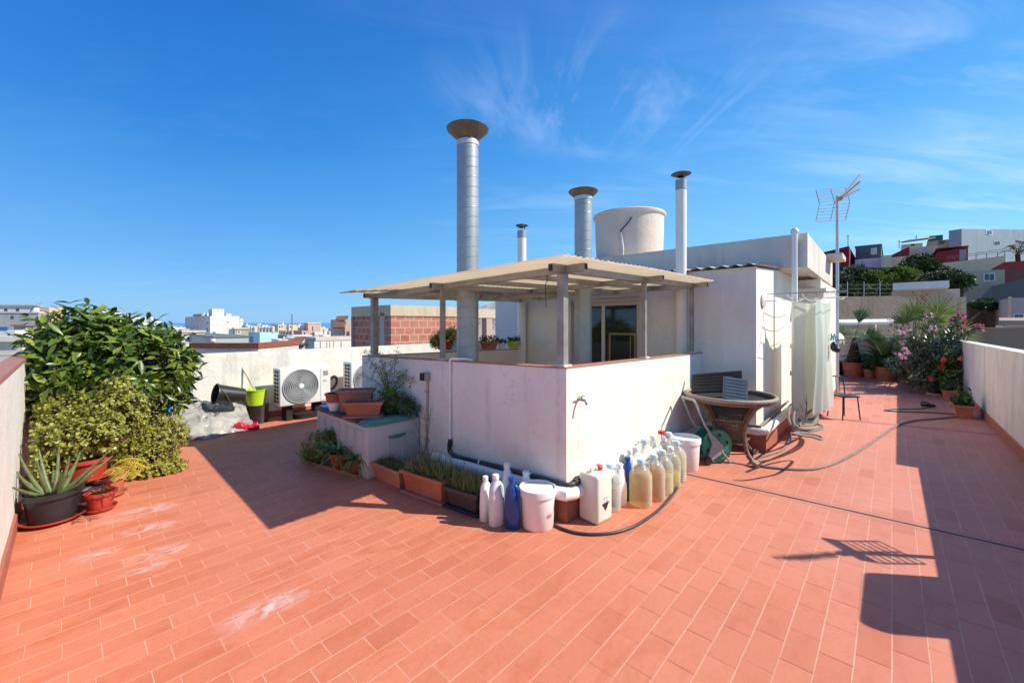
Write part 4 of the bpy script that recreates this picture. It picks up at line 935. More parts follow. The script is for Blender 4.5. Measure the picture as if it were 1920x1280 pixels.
# black panels
def panel(label, c, ex, ey, L, Wd, m, th=.02, grooves=6):
    ex = Vector(ex).normalized(); ey = Vector(ey); ey = (ey-ex*ey.dot(ex)).normalized(); n = ex.cross(ey)
    t = thing('ribbed_panel', label, 'crate', c)  # a loose ribbed panel; the pale one is a crate side
    def pt(x, y, z): return ex*x+ey*y+n*z
    bm = N(); hexa(bm, [pt(*q) for q in ((0,0,0),(L,0,0),(L,Wd,0),(0,Wd,0),(0,0,th),(L,0,th),(L,Wd,th),(0,Wd,th))]); bmesh.ops.recalc_face_normals(bm, faces=bm.faces); obj('board', bm, m, t)
    bm = N()
    for i in range(grooves):
        y0 = Wd*(i+.25)/grooves; hexa(bm, [pt(*q) for q in ((.015,y0,-.004),(L-.015,y0,-.004),(L-.015,y0+Wd*.5/grooves,-.004),(.015,y0+Wd*.5/grooves,-.004),(.015,y0,th+.004),(L-.015,y0,th+.004),(L-.015,y0+Wd*.5/grooves,th+.004),(.015,y0+Wd*.5/grooves,th+.004))])
    bmesh.ops.recalc_face_normals(bm, faces=bm.faces); obj('ribs', bm, m, t)
    return t
Ax, Bx = A, B
pb = tc_+Vector((0, 0, .30))
panel('black ribbed plastic panel slumped through the cane table top', tc_+A*-.2+B*.34+Vector((0, 0, .69)), -B*1+A*.1+Vector((0, 0, .16)), Vector((0, 0, 1))+A*.9, .52, .26, M['black'])
panel('black panel lying inside the cane table under its rim', tc_+A*-.1+B*.2+Vector((0, 0, .46)), -B*.9+A*.1+Vector((0, 0, .1)), Vector((0, 0, 1))+A*.35, .42, .2, M['grey'])
panel('pale grey ribbed crate side standing tilted on the cane table', tc_+A*-.33-B*.02+Vector((0, 0, .66)), -B*.8+A*.45+Vector((0, 0, -.12)), Vector((0, 0, 1))+B*.38+A*.2, .24, .28, simple('grey ribbed plastic', (.14, .17, .18, 1), .35, .2, 8.), .02, 8)
# ---------------------------------------------------------------- black chair beyond the sheet
cc = W(8.3, .56); t = thing('garden_chair', 'small black metal chair beside the hanging sheet', 'chair', Vector((cc.x, cc.y, 0)), ANG+.75); t.scale = (.8, .8, .92)
bm = N(); box(bm, -.19, .19, -.17, .17, .375, .40, .01); obj('seat', bm, M['black'], t, 40)
for sx_, sy_ in ((-1, -1), (1, -1), (1, 1), (-1, 1)):
    bm = N(); tube(bm, [(sx_*.16, sy_*.14, .38), (sx_*.19, sy_*.17, 0)], .011, 8); obj('leg', bm, M['black'], t, 40)
bm = N(); tube(bm, spline([(.17, -.16, .4), (.19, -.16, .55), (.2, -.1, .68), (.2, .1, .68), (.19, .16, .55), (.17, .16, .4)], 5), .012, 8)
for y in (-.07, 0, .07): tube(bm, [(.175, y, .4), (.2, y, .68)], .006, 6)
obj('backrest', bm, M['black'], t, 50)
# ---------------------------------------------------------------- clothes dryer on the wall and sheets
t = thing('clothes_dryer', 'wall clothes dryer with disc mount, rods and white lines on the store room', 'clothes dryer', W(5.87, 1.18, 1.75), ANG)
dm = W(5.87, 1.18, 1.77)
bm = N(); lathe(bm, [(0, 0), (.085, 0), (.09, .008), (.07, .02), (0, .024)], dm, 30, False, ax=-B); obj('wall_disc', bm, M['upper'], t, 40, True)
e1 = W(6.75, .42, 1.83); e2 = W(6.2, .55, 1.70); e3 = W(7.45, .95, 1.86); e4 = W(7.5, .5, 1.84)
for nm, p, q in (('rod', dm, e1), ('rod', W(6.15, 1.18, 1.87), W(6.15, .45, 1.87)), ('rod', W(7.55, 1.18, 1.87), W(7.55, .45, 1.87))):
    bm = N(); tube(bm, [p, q], .0055, 8); obj(nm, bm, M['galvd'], t, 40, True)
def sag(p, q, s, n=12): return [p.lerp(q, i/n)-Vector((0, 0, s*4*(i/n)*(1-i/n))) for i in range(n+1)]
for p, q, s in ((W(6.15, .98, 1.86), W(7.55, .98, 1.86), .05), (W(6.15, .82, 1.86), W(7.55, .82, 1.86), .06), (W(6.15, .66, 1.86), W(7.55, .66, 1.86), .07), (W(6.15, .5, 1.86), W(7.55, .5, 1.86), .05), (dm+A*.1, W(6.15, .5, 1.86), .02)):
    bm = N(); tube(bm, sag(p, q, s), .0042, 6); obj('line', bm, M['wirew'], t, 60, True)
def hang(name, label, p, q, z0, z1, sg, m, folds, amp, ink=False, seed=1):
    rr = random.Random(seed); p, q = W(*p), W(*q); d = q-p; n = Vector((-d.y, d.x, 0)).normalized()
    t = thing(name, label, 'sheet', Vector((p.x, p.y, z1)))
    nx, nz = 46, 22; ph = [rr.uniform(0, 6.3) for _ in range(4)]
    def pt(s, k):
        top = z1(s) if callable(z1) else z1; top -= sg*4*s*(1-s); z = top+(z0-top)*k
        f = amp*(.35+.75*k)*(math.sin(s*folds*math.tau+ph[0])+.5*math.sin(s*folds*1.7*math.tau+ph[1]+k*1.3))+.01*math.sin(k*7+s*5+ph[2])
        return p+d*(s+.018*math.sin(k*3+s*9+ph[3]))+n*f+Vector((0, 0, z+.02*math.sin(s*folds*math.tau+ph[1])*k))
    bm = N(); g = [[bm.verts.new(pt(i/nx, k/nz)) for k in range(nz+1)] for i in range(nx+1)]
    for i in range(nx):
        for k in range(nz): bm.faces.new((g[i][k], g[i+1][k], g[i+1][k+1], g[i][k+1])).smooth = True
    obj('fabric', bm, m, t, world=True)
    if ink:
        bm = N(); nn = -n if (-n).dot(-A) > 0 else n
        for x0, k0, x1, k1, w_ in ((.3, .97, .42, .8, .02), (.36, .93, .6, .83, .03), (.42, .88, .5, .74, .03), (.45, .96, .75, .86, .03), (.28, .9, .2, .8, .025), (.5, .9, .55, .8, .03), (.58, .97, .85, .93, .03), (.35, .98, .2, .9, .025), (.4, .86, .3, .77, .025)):
            prev = None
            for i in range(7):
                f = i/6; c = pt(x0+(x1-x0)*f, k0+(k1-k0)*f)-A*.006; ww = w_*.5*(math.sin(f*math.pi)+.12)
                r_ = (bm.verts.new(c+Vector((0, 0, ww))+B*ww*.5), bm.verts.new(c-Vector((0, 0, ww))-B*ww*.5))
                if prev: bm.faces.new((prev[0], r_[0], r_[1], prev[1]))
                prev = r_
        obj('printed_leaves', bm, M['ink'], t, world=True)
    return t
hang('hanging_sheet', 'long beige green sheet printed with bamboo leaves, hanging by the drainpipe', (6.22, .9), (6.62, .7), .2, 1.78, .03, M['cloth2'], 1.6, .02, True, 3)
hang('hanging_sheet', 'pale green white sheet with soft folds, hanging on the outer line', (6.3, .67), (7.45, .64), .34, 1.82, .06, M['cloth'], 3.1, .03, False, 8)
t = thing('peg_cluster', 'turquoise pegs and dark cloth at the end of the washing line', 'clothes pegs', W(8.0, .6, 1.1))
pp = hp(1562, 628, None, .6)
bm = N()
for i in range(7): c = pp+Vector((R.uniform(-.05, .05), R.uniform(-.05, .05), R.uniform(-.03, .03))); beam(bm, c, c+Vector((R.uniform(-.02, .02), 0, -.07)), .012, .012)
obj('pegs', bm, simple('turquoise plastic', (.05, .38, .45, 1), .4), t, world=True)
bm = N(); sphere(bm, pp+Vector((.01, 0, -.16)), .06, .7, .7, 1.2); sphere(bm, pp+Vector((.05, 0, -.2)), .045); obj('dark_cloth', bm, M['black'], t, 60, True)
# ---------------------------------------------------------------- plant builders
def rpot(bm, r0, r1, h, rim=.012, n=36):
    lathe(bm, [(r0, 0), (r1*.96, h*.82), (r1, h*.82), (r1+rim, h*.84), (r1+rim, h), (r1-.004, h), (r1-.012, h*.86), (0, h*.86)], n=n, close=False)
def pot_parts(t, r0, r1, h, m, z=0., saucer=None, off=(0, 0)):
    bm = N(); rpot(bm, r0, r1, h); bmesh.ops.translate(bm, vec=(off[0], off[1], z), verts=bm.verts); obj('pot', bm, m, t, 40)
    bm = N(); lathe(bm, [(r1-.008, h*.862), (r1*.5, h*.89), (0, h*.9)], (off[0], off[1], z), 24, False); obj('soil', bm, M['soil'], t)
    if saucer:
        bm = N(); lathe(bm, [(0, 0), (r0*1.15, 0), (r0*1.45, .022), (r0*1.45, .03), (r0*1.36, .028), (r0*1.1, .01), (0, .01)], (off[0], off[1], z-.004), 36, False); obj('saucer', bm, saucer, t, 40)
def box_pot(bm, L, Wd, h, taper=.03, rim=.014):
    def rg(x, y, z): return [bm.verts.new(p) for p in ((-x, -y, z), (x, -y, z), (x, y, z), (-x, y, z))]
    l, w_ = L/2, Wd/2
    rs = [rg(l-taper, w_-taper, 0), rg(l-.006, w_-.006, h-.03), rg(l+rim, w_+rim, h-.028), rg(l+rim, w_+rim, h), rg(l-.008, w_-.008, h), rg(l-.014, w_-.014, h-.035)]
    bm.faces.new(rs[0][::-1])
    for a_, b_ in zip(rs[:-1], rs[1:]):
        for k in range(4): bm.faces.new((a_[k], a_[(k+1) % 4], b_[(k+1) % 4], b_[k]))
    bm.faces.new(rs[-1])
def bumps(v, s=1.): return math.sin(v.x*7.1*s+1)*math.sin(v.y*6.3*s+2)*math.sin(v.z*8.2*s+.5)
def in_blobs(p, blobs):
    return any(((p.x-c.x)/rx)**2+((p.y-c.y)/ry)**2+((p.z-c.z)/rz)**2 < 1 for c, rx, ry, rz in blobs)
def blob_point(blobs, wts, depth=.35, rnd=R):
    c, rx, ry, rz = rnd.choices(blobs, wts)[0]; d = rv(rnd); k = 1-depth*rnd.random()**1.6
    return Vector((c.x+d.x*rx*k, c.y+d.y*ry*k, c.z+d.z*rz*k)), Vector((d.x/rx, d.y/ry, d.z/rz)).normalized(), k
def wts_of(blobs): return [(a*b+b*c+a*c) for _, a, b, c in blobs]
# ---------------------------------------------------------------- the rubber plant in the corner
rp = G(215, 842); rp.z = 0
t = thing('rubber_plant', 'big rubber plant with glossy dark leaves filling the left corner', 'plant', rp)
bl = [(P(190, 690, 4.35), .78, .62, .42), (P(120, 690, 4.05), .42, .42, .40), (P(275, 690, 4.6), .42, .5, .36), (P(150, 628, 4.25), .36, .4, .22), (P(240, 640, 4.45), .42, .42, .2), (P(90, 740, 3.95), .3, .3, .4), (P(262, 745, 4.6), .40, .4, .26)]
bm = N(); bs = N(); wt = wts_of(bl); cnt = 0
while cnt < 760:
    p, d, k = blob_point(bl, wt, .42)
    if AB(p)[0] < -.16 and p.z < 1.2: continue
    if AB(p)[1] > 7.1 and p.z < 1.05: continue
    if p.z < .42 or CX+F*p.x/p.y < 62: continue
    cnt += 1
    ax_ = (d+Vector((0, 0, .55))+rv()*.35).normalized()
    nl = R.randint(6, 10); base = R.uniform(0, 6.28)
    s = ax_.cross(Vector((.2, .9, .1))).normalized(); q = ax_.cross(s)
    for i in range(nl):
        a_ = base+i*2.4; el = R.uniform(.1, .85)-.1*i/nl; L = R.uniform(.085, .17)
        dr = (s*math.cos(a_)+q*math.sin(a_))*math.cos(el)+ax_*math.sin(el)
        leaf(bm, p+ax_*(.02*i-.07)+dr*.015, dr, L, L*R.uniform(.27, .36), ax_+rv()*.25, .16, R.uniform(.05, .28), 0, .5)
    if cnt % 3 == 0: tube(bs, [p, p-ax_*.12, p.lerp(rp+Vector((0, 0, .7)), .45)], .006, 5)
for k in range(6):
    q = rp+Vector((R.uniform(-.08, .08), R.uniform(-.08, .08), .25)); e = bl[k % len(bl)][0]; tube(bs, spline([q, q.lerp(e, .5)+Vector((0, 0, .1)), e], 4), .014, 6)
obj('leaves', bm, M['ficus'], t, world=True); obj('branches', bs, M['stem'], t, 60, True)
pot_parts(t, .17, .22, .36, M['terra'])
bm = N(); q = P(309, 768, 4.75); loft(bm, [(-.09, .05, .04, 0, 0, 2), (0, .06, .05, 0, 0, 2), (.06, .05, .05, .01, 0, 2), (.1, .02, .02, .02, 0, 2)], 14); bmesh.ops.translate(bm, vec=q, verts=bm.verts)
tt = thing('plastic_jug', 'small bright blue plastic jug half hidden under the rubber plant', 'jug', q-Vector((0, 0, .09))); obj('jug_body', bm, M['cyan'], tt, 40, True)
# ---------------------------------------------------------------- jade plants
def tuft(bm, p, ax_, n, L, mi=0, w=.8):
    s = ax_.cross(Vector((.3, .8, .2))).normalized(); q = ax_.cross(s); b0 = R.uniform(0, 6.28)
    for i in range(n):
        a_ = b0+i*2.4; el = R.uniform(-.2, .7); l = L*R.uniform(.7, 1.25)
        dr = (s*math.cos(a_)+q*math.sin(a_))*math.cos(el)+ax_*math.sin(el)
        roundleaf(bm, p+ax_*(L*.9*i/n*2.2-L), dr, l, l*w, ax_+rv()*.5, mi)
def bushy(name, leafname, label, cat, base, blobs, ntuft, nleaf, L, mat, stemmat, wall=True, depth=.4, w=.8, up=.6, group=None, branch=4):
    t = thing(name, label, cat, base, 0, group); bm = N(); bs = N(); wt = wts_of(blobs); c = 0; tries = 0
    while c < ntuft and tries < ntuft*6:
        tries += 1
        p, d, k = blob_point(blobs, wt, depth)
        p += rv()*.02
        if wall and (AB(p)[0] < -.2 and p.z < 1.15): continue
        if p.z < base.z+.012: continue
        if mn.noise(p*7.5) < -.08 and R.random() < .8: continue
        c += 1; ax_ = (d+Vector((0, 0, up))+rv()*.5).normalized(); tuft(bm, p, ax_, nleaf, L, 0, w)
        if c % branch == 0: tube(bs, [p-ax_*L*2, p.lerp(blobs[0][0]*.6+base*.4, .35)], .0045, 4)
    o = obj(leafname, bm, mat, t, world=True); obj('stem_sprays', bs, stemmat, t, 50, True); return t
jb = Vector((-3.64, 3.5, .14))
jbl = [(P(150, 815, 3.55), .40, .30, .20), (P(80, 835, 3.45), .20, .22, .16), (P(215, 775, 3.75), .24, .24, .24), (P(225, 740, 3.8), .12, .14, .20), (P(140, 765, 3.75), .3, .24, .14), (P(78, 872, 3.3), .12, .12, .10), (P(105, 790, 3.6), .2, .2, .12)]
t = bushy('jade_plant', 'leaves', 'tall yellow green jade plant in a red pot on an iron stand', 'plant', jb, jbl, 2300, 6, .026, M['jade'], M['stem'])
pot_parts(t, .12, .158, .185, M['red'], .03, M['red'])
tb = G(290, 896); tbl = [(Vector((-3.66, 4.12, .06)), .28, .26, .24), (G(300, 888)+Vector((-.02, .05, 0)), .2, .18, .11), (G(255, 880)+Vector((0, .1, .2)), .18, .2, .24), (Vector((-3.78, 4.4, .28)), .26, .26, .24), (G(333, 874), .1, .1, .06)]
bushy('trailing_plant', 'leaves', 'mound of yellow trailing succulent spreading over the tiles', 'plant', Vector((tb.x, tb.y, 0)), tbl, 2300, 6, .020, M['trail'], M['stem'], False, .35)
# iron stand
t = thing('plant_stand', 'grey iron plant stand carrying the red jade plant pot', 'plant stand', Vector((-3.64, 3.5, 0)))
bm = N(); tube(bm, [(.2*math.cos(k*math.tau/28), .2*math.sin(k*math.tau/28), .13) for k in range(28)], .008, 6, closed=True); obj('ring', bm, M['iron'], t, 50)
bm = N(); lathe(bm, [(.19, .122), (.19, .13), (0, .13)], n=28); obj('shelf', bm, M['iron'], t, 40)
for k in range(3):
    q = k*math.tau/3+.9; c, s = math.cos(q), math.sin(q); bm = N(); tube(bm, spline([(c*.2, s*.2, .14), (c*.22, s*.22, .06), (c*.17, s*.17, .0)], 4), .008, 6); obj('leg', bm, M['iron'], t, 50)
# small red pots in front
g = away(G(189, 962), .075); t = thing('flower_pot', 'small red pot with a dry seedling in front of the iron stand', 'flower pot', g); pot_parts(t, .068, .088, .145, M['red'], .01, M['red'])
bm = N()
for i in range(16): blade(bm, Vector((R.uniform(-.04, .04), R.uniform(-.04, .04), .12)), rv()+Vector((0, 0, 1.5)), R.uniform(.05, .13), .006, 1.2)
obj('seedling', bm, M['grass'], t)
g = away(G(205, 935), .08); t = thing('flower_pot', 'orange brown pot of yellowing palm fronds beside the trailing mound', 'flower pot', g); pot_parts(t, .08, .105, .17, M['terra'], .01, M['terra'])
bm = N()
for u, v, y in ((262, 862, 3.25), (256, 890, 3.1), (225, 895, 3.05), (270, 875, 3.3)):
    e = P(u, v, y)-g; p0 = Vector((0, 0, .15)); d = e-p0; tube_pts = spline([p0, p0+d*.5+Vector((0, 0, .09)), e], 8)
    for i, c in enumerate(tube_pts[4:]):
        dd = (tube_pts[min(i+5, len(tube_pts)-1)]-tube_pts[i+3]).normalized(); s = dd.cross(Vector((0, 0, 1))).normalized()
        for sg in (1, -1): blade(bm, c, dd*.9+s*sg*.8, .11*(1-.04*i), .012, .6, 3)
obj('fronds', bm, M['yellowleaf'], t)
# aloe
g = away(G(92, 986), .135); g.x += .03
t = thing('aloe_plant', 'spiky grey green aloe in a black tub on a red saucer', 'plant', g); pot_parts(t, .125, .158, .225, M['black'], .012, M['red'])
bm = N()
for k in range(15):
    a_ = k*2.4; el = .45+.65*(k/14)+R.uniform(-.08, .1); L = R.uniform(.22, .38); hd = Vector((math.cos(a_), math.sin(a_), 0))
    p0 = hd*.04+Vector((0, 0, .19)); d1 = hd*math.cos(el)+Vector((0, 0, math.sin(el))); pts = []
    for i in range(8):
        f = i/7; pts.append(p0+d1*L*f+hd*(.05*f*f)*(-.6 if el > .8 else .6)+Vector((0, 0, .05*f*f)))
    tube(bm, pts, [.0155*(1-.85*(i/7)**1.4)+.002 for i in range(8)], 7)
obj('leaves', bm, M['aloe'], t, 60)
# ---------------------------------------------------------------- plastic film, buckets, broom, bag
pf = W(.9, 6.95); t = thing('plastic_cover', 'crumpled clear plastic sheet over a low heap at the back wall', 'plastic sheet', pf, ANG)
bm = N(); nx, ny = 60, 30; rr = random.Random(5)
def film(i, j):
    s, k = i/nx, j/ny; a_ = -.2+1.08*s; y = .26-.5*k+.05*math.sin(s*9)
    hgt = (.47-.1*s+.05*math.sin(s*5+1))*(1-max(0, k-.25)/.75)**(.75) if k > .25 else .47-.1*s+.05*math.sin(s*5+1)
    c = .016*math.sin(s*31+k*9)+.016*math.sin(s*17-k*23)+.010*math.sin(s*53+k*31)+rr.uniform(-.004, .004)+.02*math.sin(s*15+2*math.sin(k*4))
    return Vector((a_-.0, y+c*.8-(.16*k if k > .9 else 0), max(.006, hgt+c*(.4 if k > .95 else 1))))
gg = [[bm.verts.new(film(i, j)) for j in range(ny+1)] for i in range(nx+1)]
for i in range(nx):
    for j in range(ny): bm.faces.new((gg[i][j], gg[i+1][j], gg[i+1][j+1], gg[i][j+1]))
rr = random.Random(9); nf = len(bm.faces)
for c in range(9):
    ci, cj = rr.randint(6, nx-8), rr.randint(9, 22)
    for q in range(7):
        i, j = ci+rr.randint(-3, 3), cj+rr.randint(-2, 2); f0, f1 = film(i, j), film(i+rr.choice((1, 2)), j+rr.choice((-1, 0, 1))); o = Vector((0, -.012, .014)); beam(bm, f0+o, f1+o, .006, .003)
bm.faces.ensure_lookup_table()
for f in bm.faces[nf:]: f.material_index = 1
obj('film', bm, [M['film'], M['grey']], t, 70)
def open_bucket(name, label, loc, r0, r1, h, m, tilt=None, rim=None, rz=0.):
    t = thing(name, label, 'bucket', loc, rz); bm = N()
    lathe(bm, [(0, .004), (r0, 0), (r1, h), (r1+.008, h), (r1+.008, h+.012), (r1-.004, h+.012), (r0-.006, .012), (0, .012)], n=36, close=False)
    if tilt is not None: bmesh.ops.transform(bm, matrix=tilt, verts=bm.verts)
    obj('bucket_body', bm, m, t, 40)
    if rim:
        bm = N(); tube(bm, spline([(r1+.01, 0, h), (r1*.7, -r1*.75, h-.1), (0, -r1*1.0, h-.16), (-r1*.7, -r1*.75, h-.1), (-r1-.01, 0, h)], 5), .006, 6)
        if tilt is not None: bmesh.ops.transform(bm, matrix=tilt, verts=bm.verts)
        obj('handle', bm, rim, t, 60)
    return t
q = P(456, 741, 5.95)
tl = Vector((0, 0, 1)).rotation_difference(Vector((-.6, -.78, .2)).normalized()).to_matrix().to_4x4()
open_bucket('black_bucket', 'black bucket lying on its side on the plastic sheet', q, .10, .135, .34, M['black'], tl, M['limeleaf'])
q = W(1.95, 7.02); q.z = 0
t = thing('plastic_crate', 'upright dark grey plastic bin under the lime green bucket', 'bin', q, .12); bm = N(); loft(bm, [(0, .1, .1, 0, 0, 6), (.27, .118, .118, 0, 0, 6)], 32); obj('bin_body', bm, M['grey'], t, 40)
q2 = q+Vector((-.02, -.02, .272)); t = open_bucket('lime_bucket', 'lime green mop bucket standing on the dark bin', q2, .115, .15, .22, M['lime'])
bm = N(); loft(bm, [(.11, .1, .08, -.15, 0, 3), (.225, .13, .1, -.16, 0, 3)], 24); obj('wringer', bm, M['lime'], t, 40)
t = thing('broom_handle', 'thin wooden stick leaning on the back wall from the lime bucket', 'stick', q2)
bm = N(); tube(bm, [q2+Vector((.03, .02, .1)), Vector((P(453, 683, 6.2).x, 6.2, zv(683, 6.2)))+B*.08], .011, 8); obj('stick', bm, simple('worn wood', (.42, .36, .28, 1), .7, .2, 14.), t, 60, True)
g = G(458, 806); t = thing('carrier_bag', 'crumpled red carrier bag on the tiles', 'bag', g); bm = N()
for cx__, cy__, r_, sz in ((-.06, 0, .075, .8), (.05, .01, .06, .7), (.12, .03, .05, 1.0), (.15, .03, .035, 1.5)):
    b2 = N(); bmesh.ops.create_icosphere(b2, subdivisions=3, radius=r_)
    for v in b2.verts: v.co *= 1+.22*math.sin(v.co.x*70+v.co.z*40)*math.sin(v.co.y*60+1)+R.uniform(-.06, .06)
    merge(bm, b2, Matrix.Translation((cx__, cy__, r_*sz*.8)) @ Matrix.Diagonal((1, .9, sz, 1)))
for v in bm.verts: v.co.z = max(.003, v.co.z)
obj('bag', bm, M['redbag'], t, 80)
# ---------------------------------------------------------------- air conditioners
def aircon(label, a0, wd, b0, dp, z0, z1, group):
    t = thing('air_conditioner', label, 'air conditioner', W(a0, b0, 0), ANG, group); h = z1-z0
    bm = N(); box(bm, 0, wd, 0, dp, z0, z1, .018, 3); obj('casing', bm, M['acwhite'], t, 40)
    cx0, cz = wd*.40, z0+h*.5; ro = min(h*.45, wd*.36)
    bm = N(); lathe(bm, [(0, 0), (ro, 0)], (cx0, -.002, cz), 48, False, ax=(0, -1, 0)); fg = obj('fan_recess', bm, M['acgrey'], t)
    bm = N()
    for k in range(9):
        r_ = ro*(1-k*.098); tube(bm, [(cx0+r_*math.cos(q*math.tau/44), -.010-.012*(1-(r_/ro)**2), cz+r_*math.sin(q*math.tau/44)) for q in range(44)], .0052 if k else .009, 5, closed=True)
    for k in range(4):
        q = k*math.tau/4+.6; c, s = math.cos(q), math.sin(q); tube(bm, [(cx0+c*ro*.2, -.02, cz+s*ro*.2), (cx0+c*ro, -.008, cz+s*ro)], .003, 4)
    obj('fan_guard', bm, M['steel'], t, 50)
    bm = N(); lathe(bm, [(0, .014), (ro*.14, .012), (ro*.17, 0)], (cx0, -.012, cz), 24, False, ax=(0, -1, 0)); obj('fan_hub', bm, M['acwhite'], t, 50)
    bm = N(); box(bm, wd*.79, wd*.985, -.006, .0, z0+.03, z1-.03, .002, 1); pn = obj('side_panel', bm, M['acwhite'], t)
    bm = N(); box(bm, wd*.84, wd*.94, -.0085, -.0062, z0+h*.73, z0+h*.86); obj('rating_plate', bm, M['acgrey'], pn)
    bm = N()
    for k, zz in enumerate((.56, .6)): box(bm, wd*.82+k*.02, wd*.92-k*.02, -.0082, -.0062, z0+h*zz, z0+h*(zz+.018))
    obj('printed_lines', bm, M['acgrey'], pn)
    bm = N()
    for r_ in range(2):
        for k in range(9): box(bm, -.004, .0, .05+r_*.1, .12+r_*.1, z0+.05+k*h*.098, z0+.05+k*h*.098+h*.066)
    obj('side_grille', bm, M['dark'], t)
    for xx in (.12, wd-.2):
        bm = N(); box(bm, xx, xx+.09, .08, dp-.02, 0, z0, .004, 1); obj('support_block', bm, M['dark'], t)  # near-black colour puts in the shade below the unit
    return t
aircon('white air conditioner with round fan facing the terrace by the back wall', 2.14, .76, 6.7, .3, .24, .81, 'air conditioner units')
t2 = aircon('second air conditioner half hidden by the corner of the patio wall', 3.24, .8, 6.7, .3, .24, .83, 'air conditioner units')
bm = N(); tube(bm, spline([W(2.91, 6.75, .58), W(2.98, 6.72, .62), W(3.02, 6.75, .52), W(2.98, 6.8, .42), W(2.93, 6.85, .4)], 5), .022, 8); tt = thing('refrigerant_hose', 'black insulated hose looping out of the air conditioner side', 'hose', W(2.92, 6.75, .4)); obj('hose_tube', bm, M['black'], tt, 60, True)
t = thing('shade_tray', 'dark tray filling in the shade under the air conditioner', 'tray', W(2.6, 6.85, 0), ANG); bm = N(); loft(bm, [(0, .2, .12, 0, 0, 3), (.09, .24, .14, 0, 0, 3)], 24); obj('tray_body', bm, M['dark'], t, 40)  # dark body painted in for the shade beneath the unit
# ---------------------------------------------------------------- storage chest and what stands on it
t = thing('storage_chest', 'grey beige resin storage chest with teal lid edge beside the low wall', 'storage chest', W(1.948, 3.68, 0), ANG)
LX, LY, LZ = .585, 1.19, .50
bm = N(); box(bm, 0, LX, 0, LY, .0, LZ, .012, 2); body = obj('chest_body', bm, M['chest'], t, 40)
for k in range(6):
    bm = N(); y0 = .09+k*.178; z0_, z1_ = .06, LZ-.05; 
    for q in ((-.006, -.0, y0, y0+.012, z0_, z1_), (-.006, -.0, y0+.138, y0+.15, z0_, z1_), (-.006, -.0, y0+.012, y0+.138, z1_-.012, z1_), (-.006, -.0, y0+.012, y0+.138, z0_, z0_+.012)): box(bm, *q)
    obj('side_panel_moulding', bm, M['chest'], body)
bm = N(); box(bm, -.018, LX+.0, .2, LY+.02, LZ+.001, LZ+.028, .006, 2); obj('lid', bm, simple('dark brown board', (.10, .06, .045, 1), .6, .3, 6.), t, 40)
bm = N(); loft(bm, [(LZ-.005, LX/2+.014, .11, LX/2, .1, 6), (LZ+.02, LX/2+.012, .108, LX/2, .1, 6), (LZ+.04, LX/2-.01, .085, LX/2, .1, 5)], 36); obj('lid_edge', bm, M['teal'], t, 40)
bm = N(); loft(bm, [(.345, .075, .012, .31, -.006, 2), (.36, .1, .03, .31, -.012, 2.4), (.375, .1, .03, .31, -.012, 2.4)], 24); obj('handle', bm, M['teal'], t, 40)
bm = N(); tube(bm, spline([(.215, -.002, .35), (.23, -.004, .2), (.27, -.003, .09), (.31, -.003, .07), (.35, -.003, .09), (.385, -.004, .2), (.4, -.002, .35)], 6), .007, 6); obj('handle_recess', bm, M['chest'], t, 50)
ct = .53
g = W(2.02, 4.76, ct); t = thing('plastic_lid', 'bright blue plastic lid lying on the far end of the chest', 'tray', g, ANG); bm = N(); box(bm, -.05, .2, -.09, .1, 0, .014, .005, 2); obj('tray_body', bm, M['cyan'], t, 40)  # flat blue lid, built as a thin slab
g = G(627, 769, ct); t = thing('flower_pot', 'terracotta bowl on a white pot with short grass, on the chest', 'flower pot', g)
bm = N(); lathe(bm, [(.05, 0), (.08, .085), (.08, .095), (0, .095)], n=32); obj('white_pot', bm, M['bottlew'], t, 40)
bm = N(); lathe(bm, [(.07, .09), (.085, .12), (.092, .17), (.102, .175), (.102, .19), (.09, .19), (.085, .175), (0, .175)], n=32, close=False); obj('bowl', bm, M['terra'], t, 40)
bm = N()
for i in range(260):
    a_, r_ = R.uniform(0, 6.28), .085*math.sqrt(R.random()); blade(bm, Vector((r_*math.cos(a_), r_*math.sin(a_), .172)), Vector((R.uniform(-.5, .5), R.uniform(-.5, .5), 1)), R.uniform(.02, .045), .006, .4, 2)
obj('grass', bm, M['grass'], t)
def box_planter(label, loc, rz, L, Wd, h, m, tray=None, group=None, name='planter_box'):
    t = thing(name, label, 'planter', loc, rz, group); bm = N(); box_pot(bm, L, Wd, h); obj('planter_body', bm, m, t)
    bm = N(); quad(bm, [(-L/2+.016, -Wd/2+.016, h-.033), (L/2-.016, -Wd/2+.016, h-.033), (L/2-.016, Wd/2-.016, h-.033), (-L/2+.016, Wd/2-.016, h-.033)]); obj('soil', bm, M['soil'], t)
    if tray:
        bm = N(); box(bm, -L/2-.01, L/2+.01, -Wd/2-.01, Wd/2+.01, -.012, .012, .004, 1); obj('drip_tray', bm, tray, t)
    return t
def grow(t, L, Wd, h, n, l0, l1, w_, m, spread=.5, bend=.8, name='blades', seg=3):
    bm = N()
    for i in range(n): blade(bm, Vector((R.uniform(-L/2+.02, L/2-.02), R.uniform(-Wd/2+.02, Wd/2-.02), h-.035)), Vector((R.uniform(-spread, spread), R.uniform(-spread, spread), 1)), R.uniform(l0, l1), w_, bend*R.uniform(.3, 1.4), seg)
    obj(name, bm, m, t)
g = G(683, 779, ct+.012); g.z = ct+.012
t = box_planter('terracotta planter of withered stalks on the chest, pink tray below', g, .12, .37, .15, .15, M['terra'], M['pinkpot']); grow(t, .37, .15, .15, 90, .05, .10, .012, M['dryblade'], .5, 1.2)
g = P(668, 750, 4.5); g.z = ct
t = box_planter('faded pink planter standing behind the terracotta one on the chest', g, .14, .36, .15, .245, M['pinkpot'])
